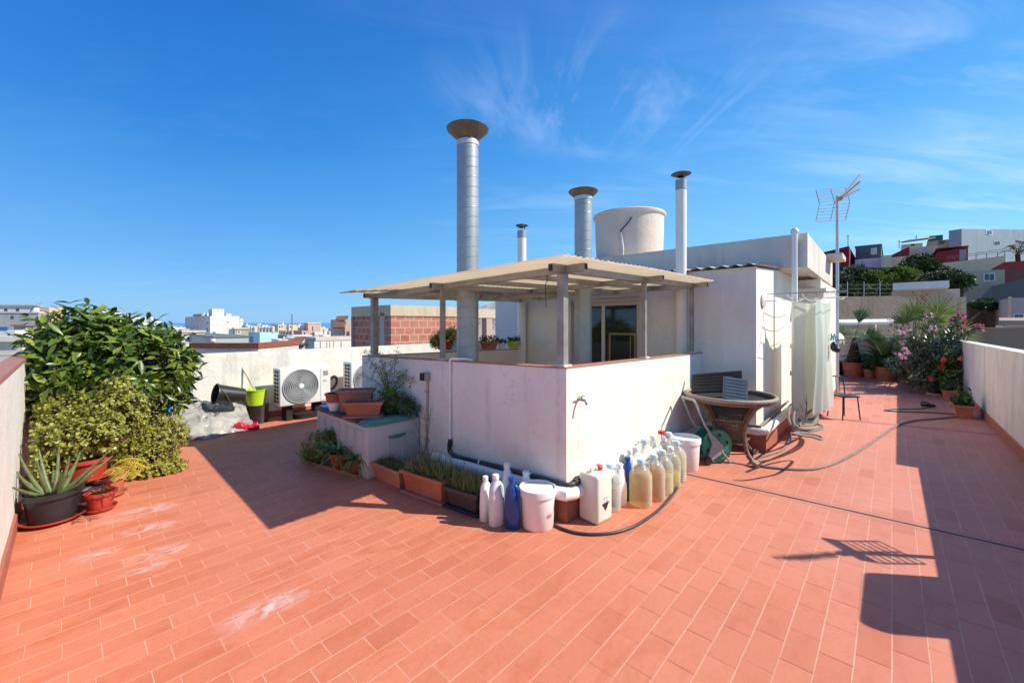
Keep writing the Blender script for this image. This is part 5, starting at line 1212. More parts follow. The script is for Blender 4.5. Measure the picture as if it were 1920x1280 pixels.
# tall herb gone to seed
g = W(2.38, 4.02, ct); t = thing('tall_herb', 'tall thin herb with sprays of seed heads above the chest', 'plant', g); bs = N(); bm = N()
pot_parts(t, .08, .1, .15, M['terra'])
for u, v in ((690, 672), (707, 655), (722, 668), (741, 668), (762, 696), (776, 706), (672, 700), (700, 690), (733, 690), (715, 680), (752, 700), (684, 655), (745, 655)):
    e = P(u, v, 4.5+R.uniform(-.15, .1)); p0 = g+Vector((R.uniform(-.03, .03), R.uniform(-.03, .03), .13)); pts = spline([p0, p0.lerp(e, .5)+Vector((R.uniform(-.04, .04), 0, .06)), e], 6); tube(bs, pts, [.004-.0028*i/len(pts) for i in range(len(pts))], 5)
    for k in range(3, len(pts)):
        for j in range(3):
            if R.random() < .75:
                d = rv(); e2 = pts[k]+d*R.uniform(.03, .07); tube(bs, [pts[k], e2], .0014, 4)
                for m_ in range(4): roundleaf(bm, e2+rv()*.012, rv()+Vector((0, 0, .4)), .014, .009)
for i in range(200): roundleaf(bm, g+Vector((R.gauss(0, .07), R.gauss(0, .06), .15+abs(R.gauss(0, .07)))), rv()+Vector((0, 0, .5)), .035, .022)
obj('seed_heads', bm, M['limeleaf'], t, world=True); obj('stem_sprays', bs, M['gstem'], t, 60, True)
# dark leafy pot spilling over the chest corner
bushy('leafy_herb', 'leaves', 'dark leafy herb spilling over the wall side of the chest', 'plant', W(2.3, 3.85, ct), [(P(745, 752, 4.4), .14, .14, .08), (P(762, 764, 4.35), .12, .12, .10), (P(778, 775, 4.3), .09, .09, .12), (P(728, 760, 4.35), .1, .1, .08)], 420, 5, .024, M['midleaf'], M['gstem'], False, .5, .5)
# thin weeds at the chest's wall corner
g = W(2.38, 3.38, 0); t = thing('flower_pot', 'round terracotta pot with one thin dry weed between chest and planters', 'flower pot', g); pot_parts(t, .085, .11, .17, M['terra'])
bs = N(); bm = N()
for k in range(6):
    p0 = g+Vector((R.uniform(-.02, .02), R.uniform(-.02, .02), .14)); e = p0+Vector((R.uniform(-.16, .1), R.uniform(-.1, .1), R.uniform(.3, .55))); pts = spline([p0, p0.lerp(e, .5)+Vector((.02, 0, .03)), e], 5); tube(bs, pts, .0022, 4)
    for q in pts[2:]:
        for j in range(4): roundleaf(bm, q+rv()*.03, rv(), .018, .007)
obj('weed_leaves', bm, M['chive'], t, world=True); obj('stem_sprays', bs, M['gstem'], t, 60, True)
# spider plants on a tray
p0, p1 = G(575, 869), G(667, 896); md = (p0+p1)/2; dd = (p1-p0); rz = math.atan2(dd.y, dd.x)
t = thing('plant_tray', 'long terracotta tray under the spider plants', 'tray', md+Vector((.06, .07, 0)), rz); bm = N(); LL = dd.length
for q in ((-LL/2, LL/2, -.085, .085, 0, .008), (-LL/2, LL/2, -.085, -.079, .008, .028), (-LL/2, LL/2, .079, .085, .008, .028), (-LL/2, -LL/2+.006, -.079, .079, .008, .028), (LL/2-.006, LL/2, -.079, .079, .008, .028)): box(bm, *q)
obj('tray_body', bm, M['pinkpot'], t)
def spider(label, f, sc, pot):
    g = p0.lerp(p1, f)+Vector((.06, .07, .01)); t = thing('spider_plant', label, 'plant', g, R.uniform(0, 6), 'spider plants on the tray'); pot_parts(t, .05*sc, .068*sc, .11*sc, pot)
    bm = N()
    for k in range(58):
        a_ = R.uniform(0, 6.28); el = R.uniform(.25, 1.2); d = Vector((math.cos(a_)*math.cos(el), math.sin(a_)*math.cos(el), math.sin(el))); L = R.uniform(.17, .30)*sc; st_ = R.getstate()
        b0 = Vector((R.uniform(-.02, .02), R.uniform(-.02, .02), .1*sc)); bd = R.uniform(1.0, 2.2); wd_ = .019*sc
        blade(bm, b0, d, L, wd_, bd, 6, 0); blade(bm, b0+Vector((0, 0, .0016)), d, L*.97, wd_*.42, bd, 6, 1)
    obj('leaves', bm, [M['spider'], M['spiderw']], t)
spider('striped spider plant in a red pot at the near end of the tray', .86, 1.25, M['red'])
spider('striped spider plant behind, in the middle of the tray', .52, 1.45, M['red'])
g0 = p0.lerp(p1, .16)+Vector((.06, .07, .01))
bushy('leafy_plant', 'leaves', 'green bushy plant at the far end of the tray by the chest', 'plant', g0, [(g0+Vector((0, 0, .2)), .2, .16, .14), (g0+Vector((-.12, .02, .1)), .13, .12, .1), (g0+Vector((.14, .05, .26)), .13, .12, .1)], 420, 5, .032, M['limeleaf'], M['gstem'], False, .6, .55)
# row of planters along the low wall
def along(u0, v0, u1, v1, Wd):
    q0, q1 = G(u0, v0), G(u1, v1); d = (q1-q0); n = Vector((-d.y, d.x, 0)).normalized(); 
    return (q0+q1)/2+n*(Wd/2), math.atan2(d.y, d.x), d.length
c_, rz, L = along(699, 898, 749, 920, .19); c_.z = .002; t = box_planter('small terracotta planter of fine grass nearest the chest', c_, rz, L, .2, .165, M['terra2'], None, 'planter boxes along the low wall'); grow(t, L, .2, .165, 900, .04, .10, .004, M['grass'], .35, .5)
c_, rz, L = along(754, 922, 829, 949, .22); c_.z = .014; t = box_planter('large terracotta planter of tangled chives, middle of the row', c_, rz, L, .24, .19, M['terra'], M['pinkpot'], 'planter boxes along the low wall'); grow(t, L, .24, .19, 620, .10, .24, .0075, M['chive'], .55, 1.0, 'blades', 4); grow(t, L*.7, .2, .19, 120, .08, .2, .006, M['dryblade'], .8, 1.2, 'dry_blades')
c_, rz, L = along(834, 950, 893, 971, .2); c_.z = .014; t = box_planter('charcoal grey planter of upright chives beside the white bottles', c_, rz, L, .2, .16, M['grey'], M['black'], 'planter boxes along the low wall'); grow(t, L, .2, .16, 420, .11, .21, .008, M['chive'], .3, .5, 'blades', 4)
# ---------------------------------------------------------------- plants on the far patio wall
g = W(3.82, 4.9, 1.1)
t = bushy('leafy_shrub', 'leaves', 'bushy yellow green shrub in a red bowl on the far patio wall', 'plant', g, [(g+Vector((0, 0, .16)), .21, .17, .15), (g+Vector((-.1, 0, .1)), .14, .12, .1), (g+Vector((.1, .03, .24)), .13, .12, .1)], 480, 5, .03, M['jade'], M['stem'], False, .5, .6)
pot_parts(t, .1, .13, .12, M['red'])
g = W(4.72, 4.9, 1.065); t = box_planter('small terracotta planter on the far patio wall by the flue', g, .25, .3, .14, .13, M['terra'])
bm = N()
for i in range(160): leaf(bm, Vector((R.uniform(-.14, .14), R.uniform(-.06, .06), .11+R.random()*.08)), rv()+Vector((0, 0, .7)), R.uniform(.04, .075), .016)
obj('leaves', bm, M['darkleaf'], t)
g = W(5.02, 4.9, 1.06); t = thing('flower_pot', 'little white pot with dark foliage on the far patio wall', 'flower pot', g); pot_parts(t, .06, .075, .09, M['bottlew'])
bm = N()
for i in range(90): leaf(bm, Vector((R.uniform(-.07, .07), R.uniform(-.06, .06), .08+R.random()*.07)), rv()+Vector((0, 0, .6)), .05, .02)
obj('leaves', bm, M['darkleaf'], t)
g = W(5.3, 4.88, 1.06); t = thing('flower_pot', 'lime green pot with dark sprigs at the corner of the patio wall', 'flower pot', g); pot_parts(t, .075, .125, .12, M['lime'])
bm = N()
for i in range(120): leaf(bm, Vector((R.uniform(-.1, .1), R.uniform(-.09, .09), .1+R.random()*.08)), rv()+Vector((0, 0, .6)), .055, .02)
obj('leaves', bm, M['darkleaf'], t)
# ---------------------------------------------------------------- plants at the far end on the right
def fan(bm, c, ax_, up, n, L, w_, spread=2.2, mi=0, droop=.5):
    """one fan palm leaf: n segments round ax_"""
    ax_ = ax_.normalized(); s = ax_.cross(up).normalized()
    for i in range(n):
        q = (i/(n-1)-.5)*spread; d = ax_*math.cos(q)+s*math.sin(q)
        blade(bm, c, d+up.normalized()*.06*math.sin(i*1.9), L*(1-.25*abs(q)/spread*2), w_, droop, 4, mi, side=(d.cross(s.cross(ax_)) if d.cross(s.cross(ax_)).length > .1 else s))
def frond(bm, pts, n, L, w_, mi=0):
    sp_ = spline(pts, n)
    for i in range(3, len(sp_)-1):
        d = (sp_[i+1]-sp_[i]).normalized(); s = d.cross(Vector((0, 0, 1))).normalized(); f = i/len(sp_)
        l = L*math.sin(math.pi*min(1, .15+f*.85))**.6
        for sg in (1, -1): blade(bm, sp_[i], s*sg+d*.55+Vector((0, 0, .18)), l, w_, .35, 3, mi)
    return sp_
def Ga(u, a):
    p = A*a; p = p+B*col(u, p, B); return Vector((p.x, p.y, 0))
g = Ga(1601, 14.95); t = thing('potted_palm', 'small palm with shaggy trunk in a big ribbed terracotta pot', 'palm', g)
bm = N(); lathe(bm, [(.2, 0), (.235, .22), (.245, .22), (.25, .34), (.275, .35), (.275, .4), (.25, .4), (.24, .34), (0, .34)], n=36, close=False); obj('pot', bm, M['terra'], t, 40)
bm = N(); lathe(bm, [(.23, .345), (0, .36)], n=20, close=False); obj('soil', bm, M['soil'], t)
bm = N(); tube(bm, [(0, 0, .34), (0, 0, .5), (.01, 0, .8), (.03, 0, 1.08)], [.14, .16, .09, .05], 12)
for i in range(170):
    z = R.uniform(.36, 1.0); r_ = .16-.11*(z-.36)/.64; a_ = R.uniform(0, 6.28); blade(bm, Vector((r_*math.cos(a_), r_*math.sin(a_), z)), Vector((math.cos(a_)*.7, math.sin(a_)*.7, R.uniform(.2, 1.2))), R.uniform(.06, .16), .025, 1., 2)
obj('trunk', bm, M['fibre'], t)
bm = N(); ps = N()
for az, el, pl in ((.1, .15, .36), (3.3, .2, .38), (2.6, .55, .3), (-.5, .1, .33), (1.2, .5, .3), (4.4, .1, .34), (.5, 1.15, .52), (5.2, .3, .3)):
    d = Vector((math.cos(az)*math.cos(el), math.sin(az)*math.cos(el)*.8, math.sin(el))); c0 = Vector((.03, 0, 1.05)); c1 = c0+d*pl; tube(ps, [c0, c1], .009, 5)
    fan(bm, c1, d+Vector((0, 0, -.05)), Vector((-.55, -.7, .6)), 22, R.uniform(.42, .55), .05, 2.5 if el < 1 else 1.0, 0, .5)
obj('fronds', bm, M['palm'], t); obj('petioles', ps, M['gstem'], t, 50)
g = Ga(1570, 15.1); t = thing('plant_bin', 'black plastic tub by the far wall next to the palm pot', 'tub', g); bm = N(); lathe(bm, [(.11, 0), (.13, .38), (.14, .38), (.14, .4), (.12, .4), (.11, .3), (0, .3)], n=28, close=False); obj('tub_body', bm, M['black'], t, 40)
def potted(label, u, v, r, h, m, blobs, nt, L, lm, w_=.5, name='potted_shrub', nl=5, extra=None):
    g = G(u, v); g = Ga(u, min(AB(g)[0], 14.8)); bl_ = [(g+Vector(c), a_, b_, c_) for c, a_, b_, c_ in blobs]
    t = bushy(name, 'leaves', label, 'plant', g, bl_, nt, nl, L, lm, M['stem'], False, .6, w_)
    pot_parts(t, r*.78, r, h, m); return t
potted('low dark plant in an orange pot right of the palm pot', 1631, 706, .14, .24, M['terra'], [((0, 0, .38), .2, .18, .14)], 170, .06, M['darkleaf'], .4)
potted('broad leafed dark plant in a dark red pot under the cycad', 1657, 711, .2, .28, M['red'], [((0, 0, .46), .3, .26, .2), ((-.15, 0, .35), .2, .2, .12)], 260, .09, M['midleaf'], .35)
potted('dark creeping shrub in an orange pot at the foot of the oleander', 1688, 712, .15, .26, M['terra'], [((.1, -.1, .3), .25, .25, .2), ((.25, -.2, .2), .3, .3, .2)], 300, .05, M['darkleaf'], .5)
# cycad
g = Ga(1662, 14.6)
t = thing('cycad', 'big cycad with stiff feathery fronds between palm and oleander', 'palm', g); bm = N(); rs = N()
pot_parts(t, .18, .24, .34, M['terra'])
for k in range(46):
    az = k*2.4; el = R.uniform(.0, 1.15); L = R.uniform(.75, 1.1); d = Vector((math.cos(az)*math.cos(el), math.sin(az)*math.cos(el), math.sin(el))); c0 = Vector((0, 0, .42))
    pts = frond(bm, [c0, c0+d*L*.5+Vector((0, 0, .12)), c0+d*L+Vector((0, 0, -.08))], 11, .26, .034); tube(rs, pts, .008, 5)
obj('fronds', bm, M['midleaf'], t); obj('rachis', rs, M['gstem'], t, 50)
# fan palm at the back of the oleander
g = Ga(1722, 14.5)
t = thing('fan_palm', 'tall fan palm with spiky leaves rising behind the oleander', 'palm', g); bm = N(); ps = N(); pot_parts(t, .2, .26, .4, M['terra'])
for u, v, y, L in ((1725, 600, 10.7, .6), (1700, 605, 10.2, .5), (1752, 605, 9.8, .55), (1770, 632, 9.6, .5), (1690, 640, 9.8, .45), (1715, 590, 10.2, .5), (1742, 625, 9.9, .5), (1795, 625, 9.2, .55), (1760, 590, 9.9, .6), (1705, 655, 9.6, .5)):
    e = P(u, v, y)-g; c0 = Vector((0, 0, .5)); tube(ps, spline([c0, c0+(e-c0)*.6+Vector((0, 0, .05)), e], 4), .011, 5); d = (e-c0).normalized()
    fan(bm, e, d, Vector((-.55, -.75, .3)), 19, L, .04, 2.4, 0, .3)
obj('fronds', bm, M['palm'], t); obj('petioles', ps, M['gstem'], t, 50)
# oleander with flowers
g = G(1742, 726)
t = thing('oleander', 'large oleander with pink flower clusters against the right parapet', 'shrub', g); bm = N(); bs = N()
obl = [(P(1745, 672, 9.0), .62, .5, .45), (P(1715, 690, 9.0), .42, .4, .4), (P(1780, 660, 8.8), .4, .4, .35), (P(1765, 640, 8.9), .5, .4, .3), (P(1735, 705, 8.7), .5, .4, .22), (P(1785, 690, 8.5), .3, .3, .35), (P(1710, 650, 9.1), .3, .3, .3)]
wt = wts_of(obl)
for k in range(520):
    p, d, kk = blob_point(obl, wt, .5)
    if p.z < .05 or AB(p)[1] < -1.0 and p.z < 1.1: continue
    ax_ = (d*.7+Vector((0, 0, .8))+rv()*.4).normalized(); s = ax_.cross(Vector((.2, .8, .3))).normalized(); q = ax_.cross(s)
    for i in range(8):
        a_ = i*2.09+R.random(); dr = (s*math.cos(a_)+q*math.sin(a_))*.75+ax_*.7; leaf(bm, p+ax_*(.03*i-.1), dr, R.uniform(.09, .15), .026, ax_, .1, .1)
    if k % 4 == 0: tube(bs, [p+ax_*.1, p-ax_*.2, g+Vector((R.uniform(-.2, .2), R.uniform(-.2, .2), .3))], .007, 4)
obj('leaves', bm, M['olean'], t, world=True); obj('stem_sprays', bs, M['stem'], t, 50, True)
pot_parts(t, .2, .26, .35, M['terra'])
def flowers(t, c, rad, n, m, pet=.035, nm='blossoms'):
    bm = N()
    for i in range(n):
        q = c+Vector((R.gauss(0, rad*.5), R.gauss(0, rad*.5), R.gauss(0, rad*.45))); ax_ = (rv()+Vector((-.4, -.6, .5))).normalized(); s = ax_.cross(Vector((.1, .2, 1))).normalized(); r_ = ax_.cross(s)
        for k in range(5):
            a_ = k*math.tau/5; roundleaf(bm, q, (s*math.cos(a_)+r_*math.sin(a_))+ax_*.35, pet, pet*.95, ax_)
    obj(nm, bm, m, t, world=True)
for u, v, r_, n, m in ((1690, 622, .09, 9, 'palefl'), (1702, 620, .09, 9, 'pinkfl'), (1689, 640, .08, 8, 'pinkfl'), (1697, 655, .07, 6, 'palefl'), (1690, 668, .1, 10, 'pinkfl'), (1700, 661, .06, 5, 'pinkfl'), (1742, 594, .1, 10, 'palefl'), (1745, 618, .08, 8, 'palefl'), (1758, 620, .06, 6, 'palefl'), (1797, 594, .09, 10, 'magfl'), (1802, 612, .08, 9, 'magfl'), (1789, 600, .07, 7, 'magfl'), (1839, 614, .10, 12, 'magfl'), (1806, 590, .05, 5, 'magfl')):
    flowers(t, P(u, v, 8.45 if u > 1785 else 8.5), r_*.9, n, M[m], .034)
bm = N(); bs = N()
for u, v in ((1797, 594), (1802, 612), (1839, 614), (1742, 594), (1825, 625), (1790, 600)):
    e = P(u, v, 8.45); c0 = P(1775, 650, 8.7); pts = spline([c0, c0.lerp(e, .5)+Vector((0, 0, .06)), e], 7); tube(bs, pts, .006, 5)
    for q in pts[3:]:
        for k in range(5): leaf(bm, q, rv()+Vector((0, 0, .5)), R.uniform(.09, .14), .025, None, .1, .1)
obj('leaves', bm, M['olean'], t, world=True); obj('stem_sprays', bs, M['stem'], t, 50, True)
# dry vine
bm = N(); bs = N(); g = W(14.9, .1, 1.1); t = thing('dry_vine', 'dead reddish brown vine on the far wall behind the palm leaves', 'vine', g)
for u, v in ((1680, 600), (1688, 592), (1692, 610), (1676, 612), (1724, 565), (1735, 572), (1700, 600), (1715, 575), (1728, 558)):
    e = P(u, v, 10.8+R.random()*.4); c0 = P(1712, 640, 11.); pts = spline([c0, c0.lerp(e, .5)+Vector((0, 0, .1)), e], 5); tube(bs, pts, .006, 4)
    for k in range(22): roundleaf(bm, e+Vector((R.gauss(0, .09), R.gauss(0, .06), R.gauss(0, .08))), rv(), .06, .04)
obj('leaves', bm, M['drybrown'], t, world=True); obj('stem_sprays', bs, M['stem'], t, 50, True)
# geraniums
g = G(1754, 740); t = thing('geranium', 'red geranium in a black pot on a white saucer by the oleander', 'plant', g); pot_parts(t, .1, .13, .24, M['black'], .01, M['bucket'])
bm = N()
for i in range(260): p = Vector((R.gauss(0, .11), R.gauss(0, .1), .24+abs(R.gauss(0, .13)))); roundleaf(bm, p, rv()+Vector((0, 0, .2)), R.uniform(.05, .08), .07, Vector((0, 0, 1))+rv()*.5)
obj('leaves', bm, M['midleaf'], t)
for u, v in ((1744, 709), (1765, 690), (1768, 676)): flowers(t, P(u, v, 8.05), .05, 12, M['redfl'], .025)
g = G(1779, 742)
t = potted('light green shrub in a terracotta pot against the right parapet', 1779, 742, .12, .22, M['terra2'], [((.05, .1, .55), .2, .2, .3), ((.0, .05, .3), .2, .2, .15), ((.1, .1, .85), .12, .12, .16)], 330, .05, M['limeleaf'], .6)
flowers(t, P(1800, 671, 7.9), .05, 8, simple('coral bloom', (.6, .2, .12, 1), .5, .2), .022)
for (u0, v0, u1, v1, lbl, mt, hh) in ((1796, 785, 1838, 785, 'nearest terracotta planter by the right parapet, low green plants', 'terra2', .2), (1778, 752, 1800, 764, 'second terracotta planter by the right parapet, behind the nearest', 'terra2', .2)):
    q = G((u0+u1)/2, v0); q = W(AB(q)[0]+.18, -.83, .002)
    t = box_planter(lbl, q, ANG, .46, .22, hh, M[mt], None, 'planter boxes by the right parapet')
    bm = N()
    for i in range(330): p = Vector((R.uniform(-.2, .2), R.uniform(-.1, .1), hh-.04+abs(R.gauss(0, .10)))); leaf(bm, p, rv()+Vector((0, 0, .5)), R.uniform(.04, .085), .03)
    obj('leaves', bm, M['midleaf'], t); grow(t, .46, .22, hh, 60, .1, .3, .008, M['darkleaf'], .6, 1.)
    bm = N(); box(bm, .235, .3, .0, .1, 0, .16); bm.free()
# ---------------------------------------------------------------- land and sea
def landmat(name, c0, c1, c2, sc):
    t = NT(name); p = t.pos(); c = t.mix(t.ramp(t.noise(p, sc, 6, .65), [(.4, 0.), (.6, 1.)]), c0, c1); c = t.mix(t.ramp(t.noise(p, sc*5, 6, .7), [(.5, 0.), (.62, .8)]), c, c2)
    t.bsdf(c, .95, 0, .15, t.noise(p, sc*7, 5, .7), .6, .3); return t.m
bm = N(); quad(bm, [(-2500, -900, -13), (2500, -900, -13), (2500, 430, -13), (-2500, 520, -13)]); tag(obj('ground', bm, landmat('town ground', (.30, .26, .21, 1), (.38, .34, .28, 1), (.22, .2, .17, 1), .05)), kind='structure')
def seamat():
    t = NT('sea water'); p = t.pos(); t.bsdf((.10, .29, .48, 1), .5, 0, .25, t.noise(p, .05, 5, .6), .3, .5); return t.m
bm = N(); quad(bm, [(-50000, -1000, -20), (50000, -1000, -20), (50000, 50000, -20), (-50000, 50000, -20)]); tag(obj('sea', bm, seamat()), kind='structure')
def heightmesh(name, xs, ys, fn, m):
    bm = N(); g = [[bm.verts.new((x, y, fn(x, y))) for y in ys] for x in xs]
    for i in range(len(xs)-1):
        for j in range(len(ys)-1): bm.faces.new((g[i][j], g[i+1][j], g[i+1][j+1], g[i][j+1])).smooth = True
    return tag(obj(name, bm, m), kind='structure')
from mathutils import noise as mn
def ss(a, b, x): t = max(0, min(1, (x-a)/(b-a))); return t*t*(3-2*t)
def hillz(x, y):
    # terraces climbing to the right of the building
    k = x/max(y, 1.)
    base = -13+14.5*ss(14, 34, y)*ss(.62, .82, k)+ (7.4*ss(30, 62, y)+2.*ss(62, 90, y))*ss(.7, .85, k)
    base -= 2.2*ss(.9, 1.1, k)*ss(20, 40, y)
    return base+.7*mn.noise(Vector((x*.14, y*.14, 0)))*ss(18, 30, y)
hs_ = [15+i*3.2 for i in range(48)]
heightmesh('hillside', [10+i*4. for i in range(60)], hs_, hillz, landmat('dry hillside', (.20, .17, .13, 1), (.26, .22, .17, 1), (.06, .075, .035, 1), .12))
def farhill(x, y): 
    r = math.hypot((x-5)/70., (y-270)/60.); return -14+32.*max(0, 1-r**1.6)+2.*mn.noise(Vector((x*.06, y*.06, 3)))+1.0*mn.noise(Vector((x*.25, y*.25, 3)))
heightmesh('far_hill', [-70+i*3.4 for i in range(46)], [205+i*3.4 for i in range(40)], farhill, landmat('rocky scrub hill', (.40, .34, .27, 1), (.50, .44, .36, 1), (.08, .085, .045, 1), .06))
# ---------------------------------------------------------------- buildings of the town
pal = {}
def wm_(c, amt=.3, streak=.3, sc=.25):
    k = tuple(round(x, 3) for x in c)
    if k not in pal: pal[k] = plaster('render '+str(len(pal)), c+(1,), tuple(x*.5 for x in c)+(1,), amt, sc, streak)
    return pal[k]
WHITE, CREAM, GREY, PINK, OCHRE, BEIGE = (.74, .72, .67), (.64, .56, .43), (.42, .42, .42), (.62, .42, .34), (.66, .48, .26), (.54, .46, .36)
class Bld:
    """box with its near vertical edge at column uC, depth Y; left face along B', right face along A'"""
    def __init__(s, label, uL, uC, uR, vt, Y, c, zb=-13, rot=None, name='apartment_building', cat='building', depth=None, mat=None, group=None, slopeR=0., slopeL=0.):
        rot = (1.0 if uC < 160 else 0.) if rot is None else rot
        s.p = P(uC, 605, Y); s.p.z = 0; rm = Matrix.Rotation(rot, 3, 'Z'); s.A, s.B = rm @ A, rm @ B
        s.lA = col(uR, s.p, s.A) if uR > uC else (depth or 6.); s.lB = col(uL, s.p, s.B) if uL < uC else (depth or 6.)
        if s.lA <= 0 or s.lA > 90: s.lA = depth or 8.
        if s.lB <= 0 or s.lB > 90: s.lB = depth or 8.
        s.zt = zv(vt, Y); s.zb = zb; s.mat = mat or wm_(c)
        s.t = thing(name, label, cat, Vector((s.p.x, s.p.y, zb)), 0, group)
        p, a, b = s.p, s.A*s.lA, s.B*s.lB; bm = N(); up = lambda q, z: Vector((q.x, q.y, z))
        zr, zl = s.zt+slopeR, s.zt+slopeL
        hexa(bm, [up(p, zb), up(p+a, zb), up(p+a+b, zb), up(p+b, zb), up(p, s.zt), up(p+a, zr), up(p+a+b, zr+slopeL), up(p+b, zl)])
        s.wall = obj('wall', bm, s.mat, s.t, world=True)
    def rect(s, face, u0, v0, u1, v1, proud=.04, th=.12):
        d = s.A if face == 'R' else s.B; n = -s.B if face == 'R' else -s.A
        t0, t1 = sorted((col(u0, s.p, d), col(u1, s.p, d))); y = (s.p+d*(t0+t1)/2).y; z0, z1 = sorted((zv(v0, y), zv(v1, y)))
        q0, q1 = s.p+d*t0, s.p+d*t1; f = lambda q, o, z: Vector((q.x, q.y, 0))+n*o+Vector((0, 0, z))
        bm = N(); hexa(bm, [f(q0, proud, z0), f(q1, proud, z0), f(q1, -th, z0), f(q0, -th, z0), f(q0, proud, z1), f(q1, proud, z1), f(q1, -th, z1), f(q0, -th, z1)]); bmesh.ops.recalc_face_normals(bm, faces=bm.faces); return bm
    def win(s, face, u0, v0, u1, v1, m=None, frame=None, name='window'):
        if frame:
            fo = obj(name, s.rect(face, u0, v0, u1, v1, .05), frame, s.t, world=True); k = (u1-u0)*.1; kv = (v1-v0)*.1
            obj('pane', s.rect(face, u0+k, v0+kv, (u0+u1)/2-k*.3, v1-kv, .07), m or M['winglass'], fo, world=True); obj('pane', s.rect(face, (u0+u1)/2+k*.3, v0+kv, u1-k, v1-kv, .07), m or M['winglass'], fo, world=True)
        else:
            obj(name, s.rect(face, u0, v0, u1, v1, .03), m or M['winglass'], s.t, world=True)
        return s
    def cornice(s, c=None, h=.25, o=.12, name='cornice'):
        p, a, b = s.p-s.A*o-s.B*o, s.A*(s.lA+2*o), s.B*(s.lB+2*o); up = lambda q, z: Vector((q.x, q.y, z)); z0, z1 = s.zt+.002, s.zt+h
        bm = N(); hexa(bm, [up(p, z0), up(p+a, z0), up(p+a+b, z0), up(p+b, z0), up(p, z1), up(p+a, z1), up(p+a+b, z1), up(p+b, z1)]); obj(name, bm, wm_(c) if c else s.mat, s.t, world=True); return s
    def band(s, v0, v1, c, u=None, o=.02, name='band'):
        z0, z1 = sorted((zv(v0, s.p.y), zv(v1, s.p.y))); p, a, b = s.p-s.A*o-s.B*o, s.A*(s.lA+2*o), s.B*(s.lB+2*o); up = lambda q, z: Vector((q.x, q.y, z))
        bm = N(); hexa(bm, [up(p, z0), up(p+a, z0), up(p+a+b, z0), up(p+b, z0), up(p, z1), up(p+a, z1), up(p+a+b, z1), up(p+b, z1)]); obj(name, bm, c if not isinstance(c, tuple) else wm_(c), s.t, world=True); return s
    def roofbox(s, uL, uC, uR, vt, dY, c=None, name='roof_room'):
        b2 = Bld.__new__(Bld); p = P(uC, 605, s.p.y+dY); p.z = 0; lA, lB = col(uR, p, s.A), col(uL, p, s.B); z1 = zv(vt, p.y); up = lambda q, z: Vector((q.x, q.y, z)); a, b = s.A*lA, s.B*lB
        bm = N(); hexa(bm, [up(p, s.zt-.01), up(p+a, s.zt-.01), up(p+a+b, s.zt-.01), up(p+b, s.zt-.01), up(p, z1), up(p+a, z1), up(p+a+b, z1), up(p+b, z1)]); obj(name, bm, wm_(c) if c else s.mat, s.t, world=True); return s
    def tank(s, u, v0, v1, wpx, dY, c=(.66, .58, .48), name='roof_tank'):
        p = P(u, 605, s.p.y+dY); r = wpx/2*p.y/F; bm = N(); z0, z1 = max(s.zt, zv(v1, p.y)), zv(v0, p.y); lathe(bm, [(r*.94, z0), (r, z1-.05), (r*1.03, z1), (r*.5, z1+.06), (0, z1+.08)], (p.x, p.y, 0), 18); obj(name, bm, wm_(c), s.t, 40, True); return s
D_ = M['winglass']; SH = simple('pale shutter', (.6, .6, .58, 1), .6); WF = simple('white window frame', (.8, .8, .8, 1), .5, .03)
# left, far to near
b = Bld('long white flat roofed block at the far left edge of the town', -60, 64, 76, 574, 95, WHITE).cornice((.5, .4, .36), .3, .3); b.win('L', 8, 578, 14, 584).win('L', 30, 578, 36, 584).band(586.5, 589, (.4, .4, .4))
Bld('grey low block below the long white block at far left', -60, 72, 84, 587, 78, GREY).win('L', 20, 592, 26, 598).cornice((.62, .62, .62), .3)
b = Bld('block with grey side and bright yellow front behind the rubber plant', 74, 92, 118, 576, 92, OCHRE); b.band(576, 620, (.36, .35, .38), o=-.3); b.win('R', 98, 582, 103, 588)
b = Bld('white stepped block with small roof terrace behind the rubber plant', 180, 186, 276, 594, 86, WHITE).roofbox(163, 184, 229, 583, 1.5, WHITE); b.tank(174, 578, 588, 7, 6, WHITE); b.win('R', 240, 598, 246, 604).win('R', 256, 598, 262, 604).win('R', 205, 597, 212, 604).tank(284, 604, 615, 6, 2, WHITE)
b = Bld('low white block right of the rubber plant with grey side', 276, 318, 341, 612, 72, WHITE).tank(284, 604.5, 615, 6, 6, WHITE).tank(295, 604, 615, 6.5, 6, WHITE); b.win('R', 325, 616, 329, 620)
b = Bld('tall white apartment block with rows of small windows, highest in the distance', 347, 394, 449, 592, 165, WHITE, name='apartment_tower').roofbox(391, 398, 420, 579, 4, WHITE).roofbox(362, 378, 396, 588, 6, (.5, .42, .4)).roofbox(421, 424, 434, 588, 4, WHITE).tank(382, 587, 592, 3.5, 3, WHITE).tank(389, 587, 592, 3.5, 3, WHITE)
for v0, v1 in ((599.5, 605), (611, 616.5)):
    for u in (350, 356.5, 362, 368.5): b.win('L', u, v0, u+3, v1)
    b.win('L', 386.5, v0+3.5, 390.5, v1+2.5); b.win('L', 386.8, v1+3.5, 390.2, v1+4.5)
    b.win('R', 416, v0-.5, 420, v1-1, SH); b.win('R', 424.5, v0, 429, v1-1.5, SH); b.win('R', 425, v1-1.2, 429, v1-.4)
b.win('R', 408, 582, 409.5, 584).win('R', 414, 582, 415.5, 584)
for v in (597, 608.5, 620): b.band(v, v+.45, (.68, .66, .62), o=.05, name='floor_band')
Bld('narrow white wing joined to the right of the tall apartment block', 448.8, 449.3, 456, 597.5, 169, WHITE).band(603, 604, (.4, .4, .4))
Bld('brownish block under the white one right of the rubber plant', 300, 322, 341, 625, 58, (.42, .32, .24)).win('R', 330, 630, 334, 634)
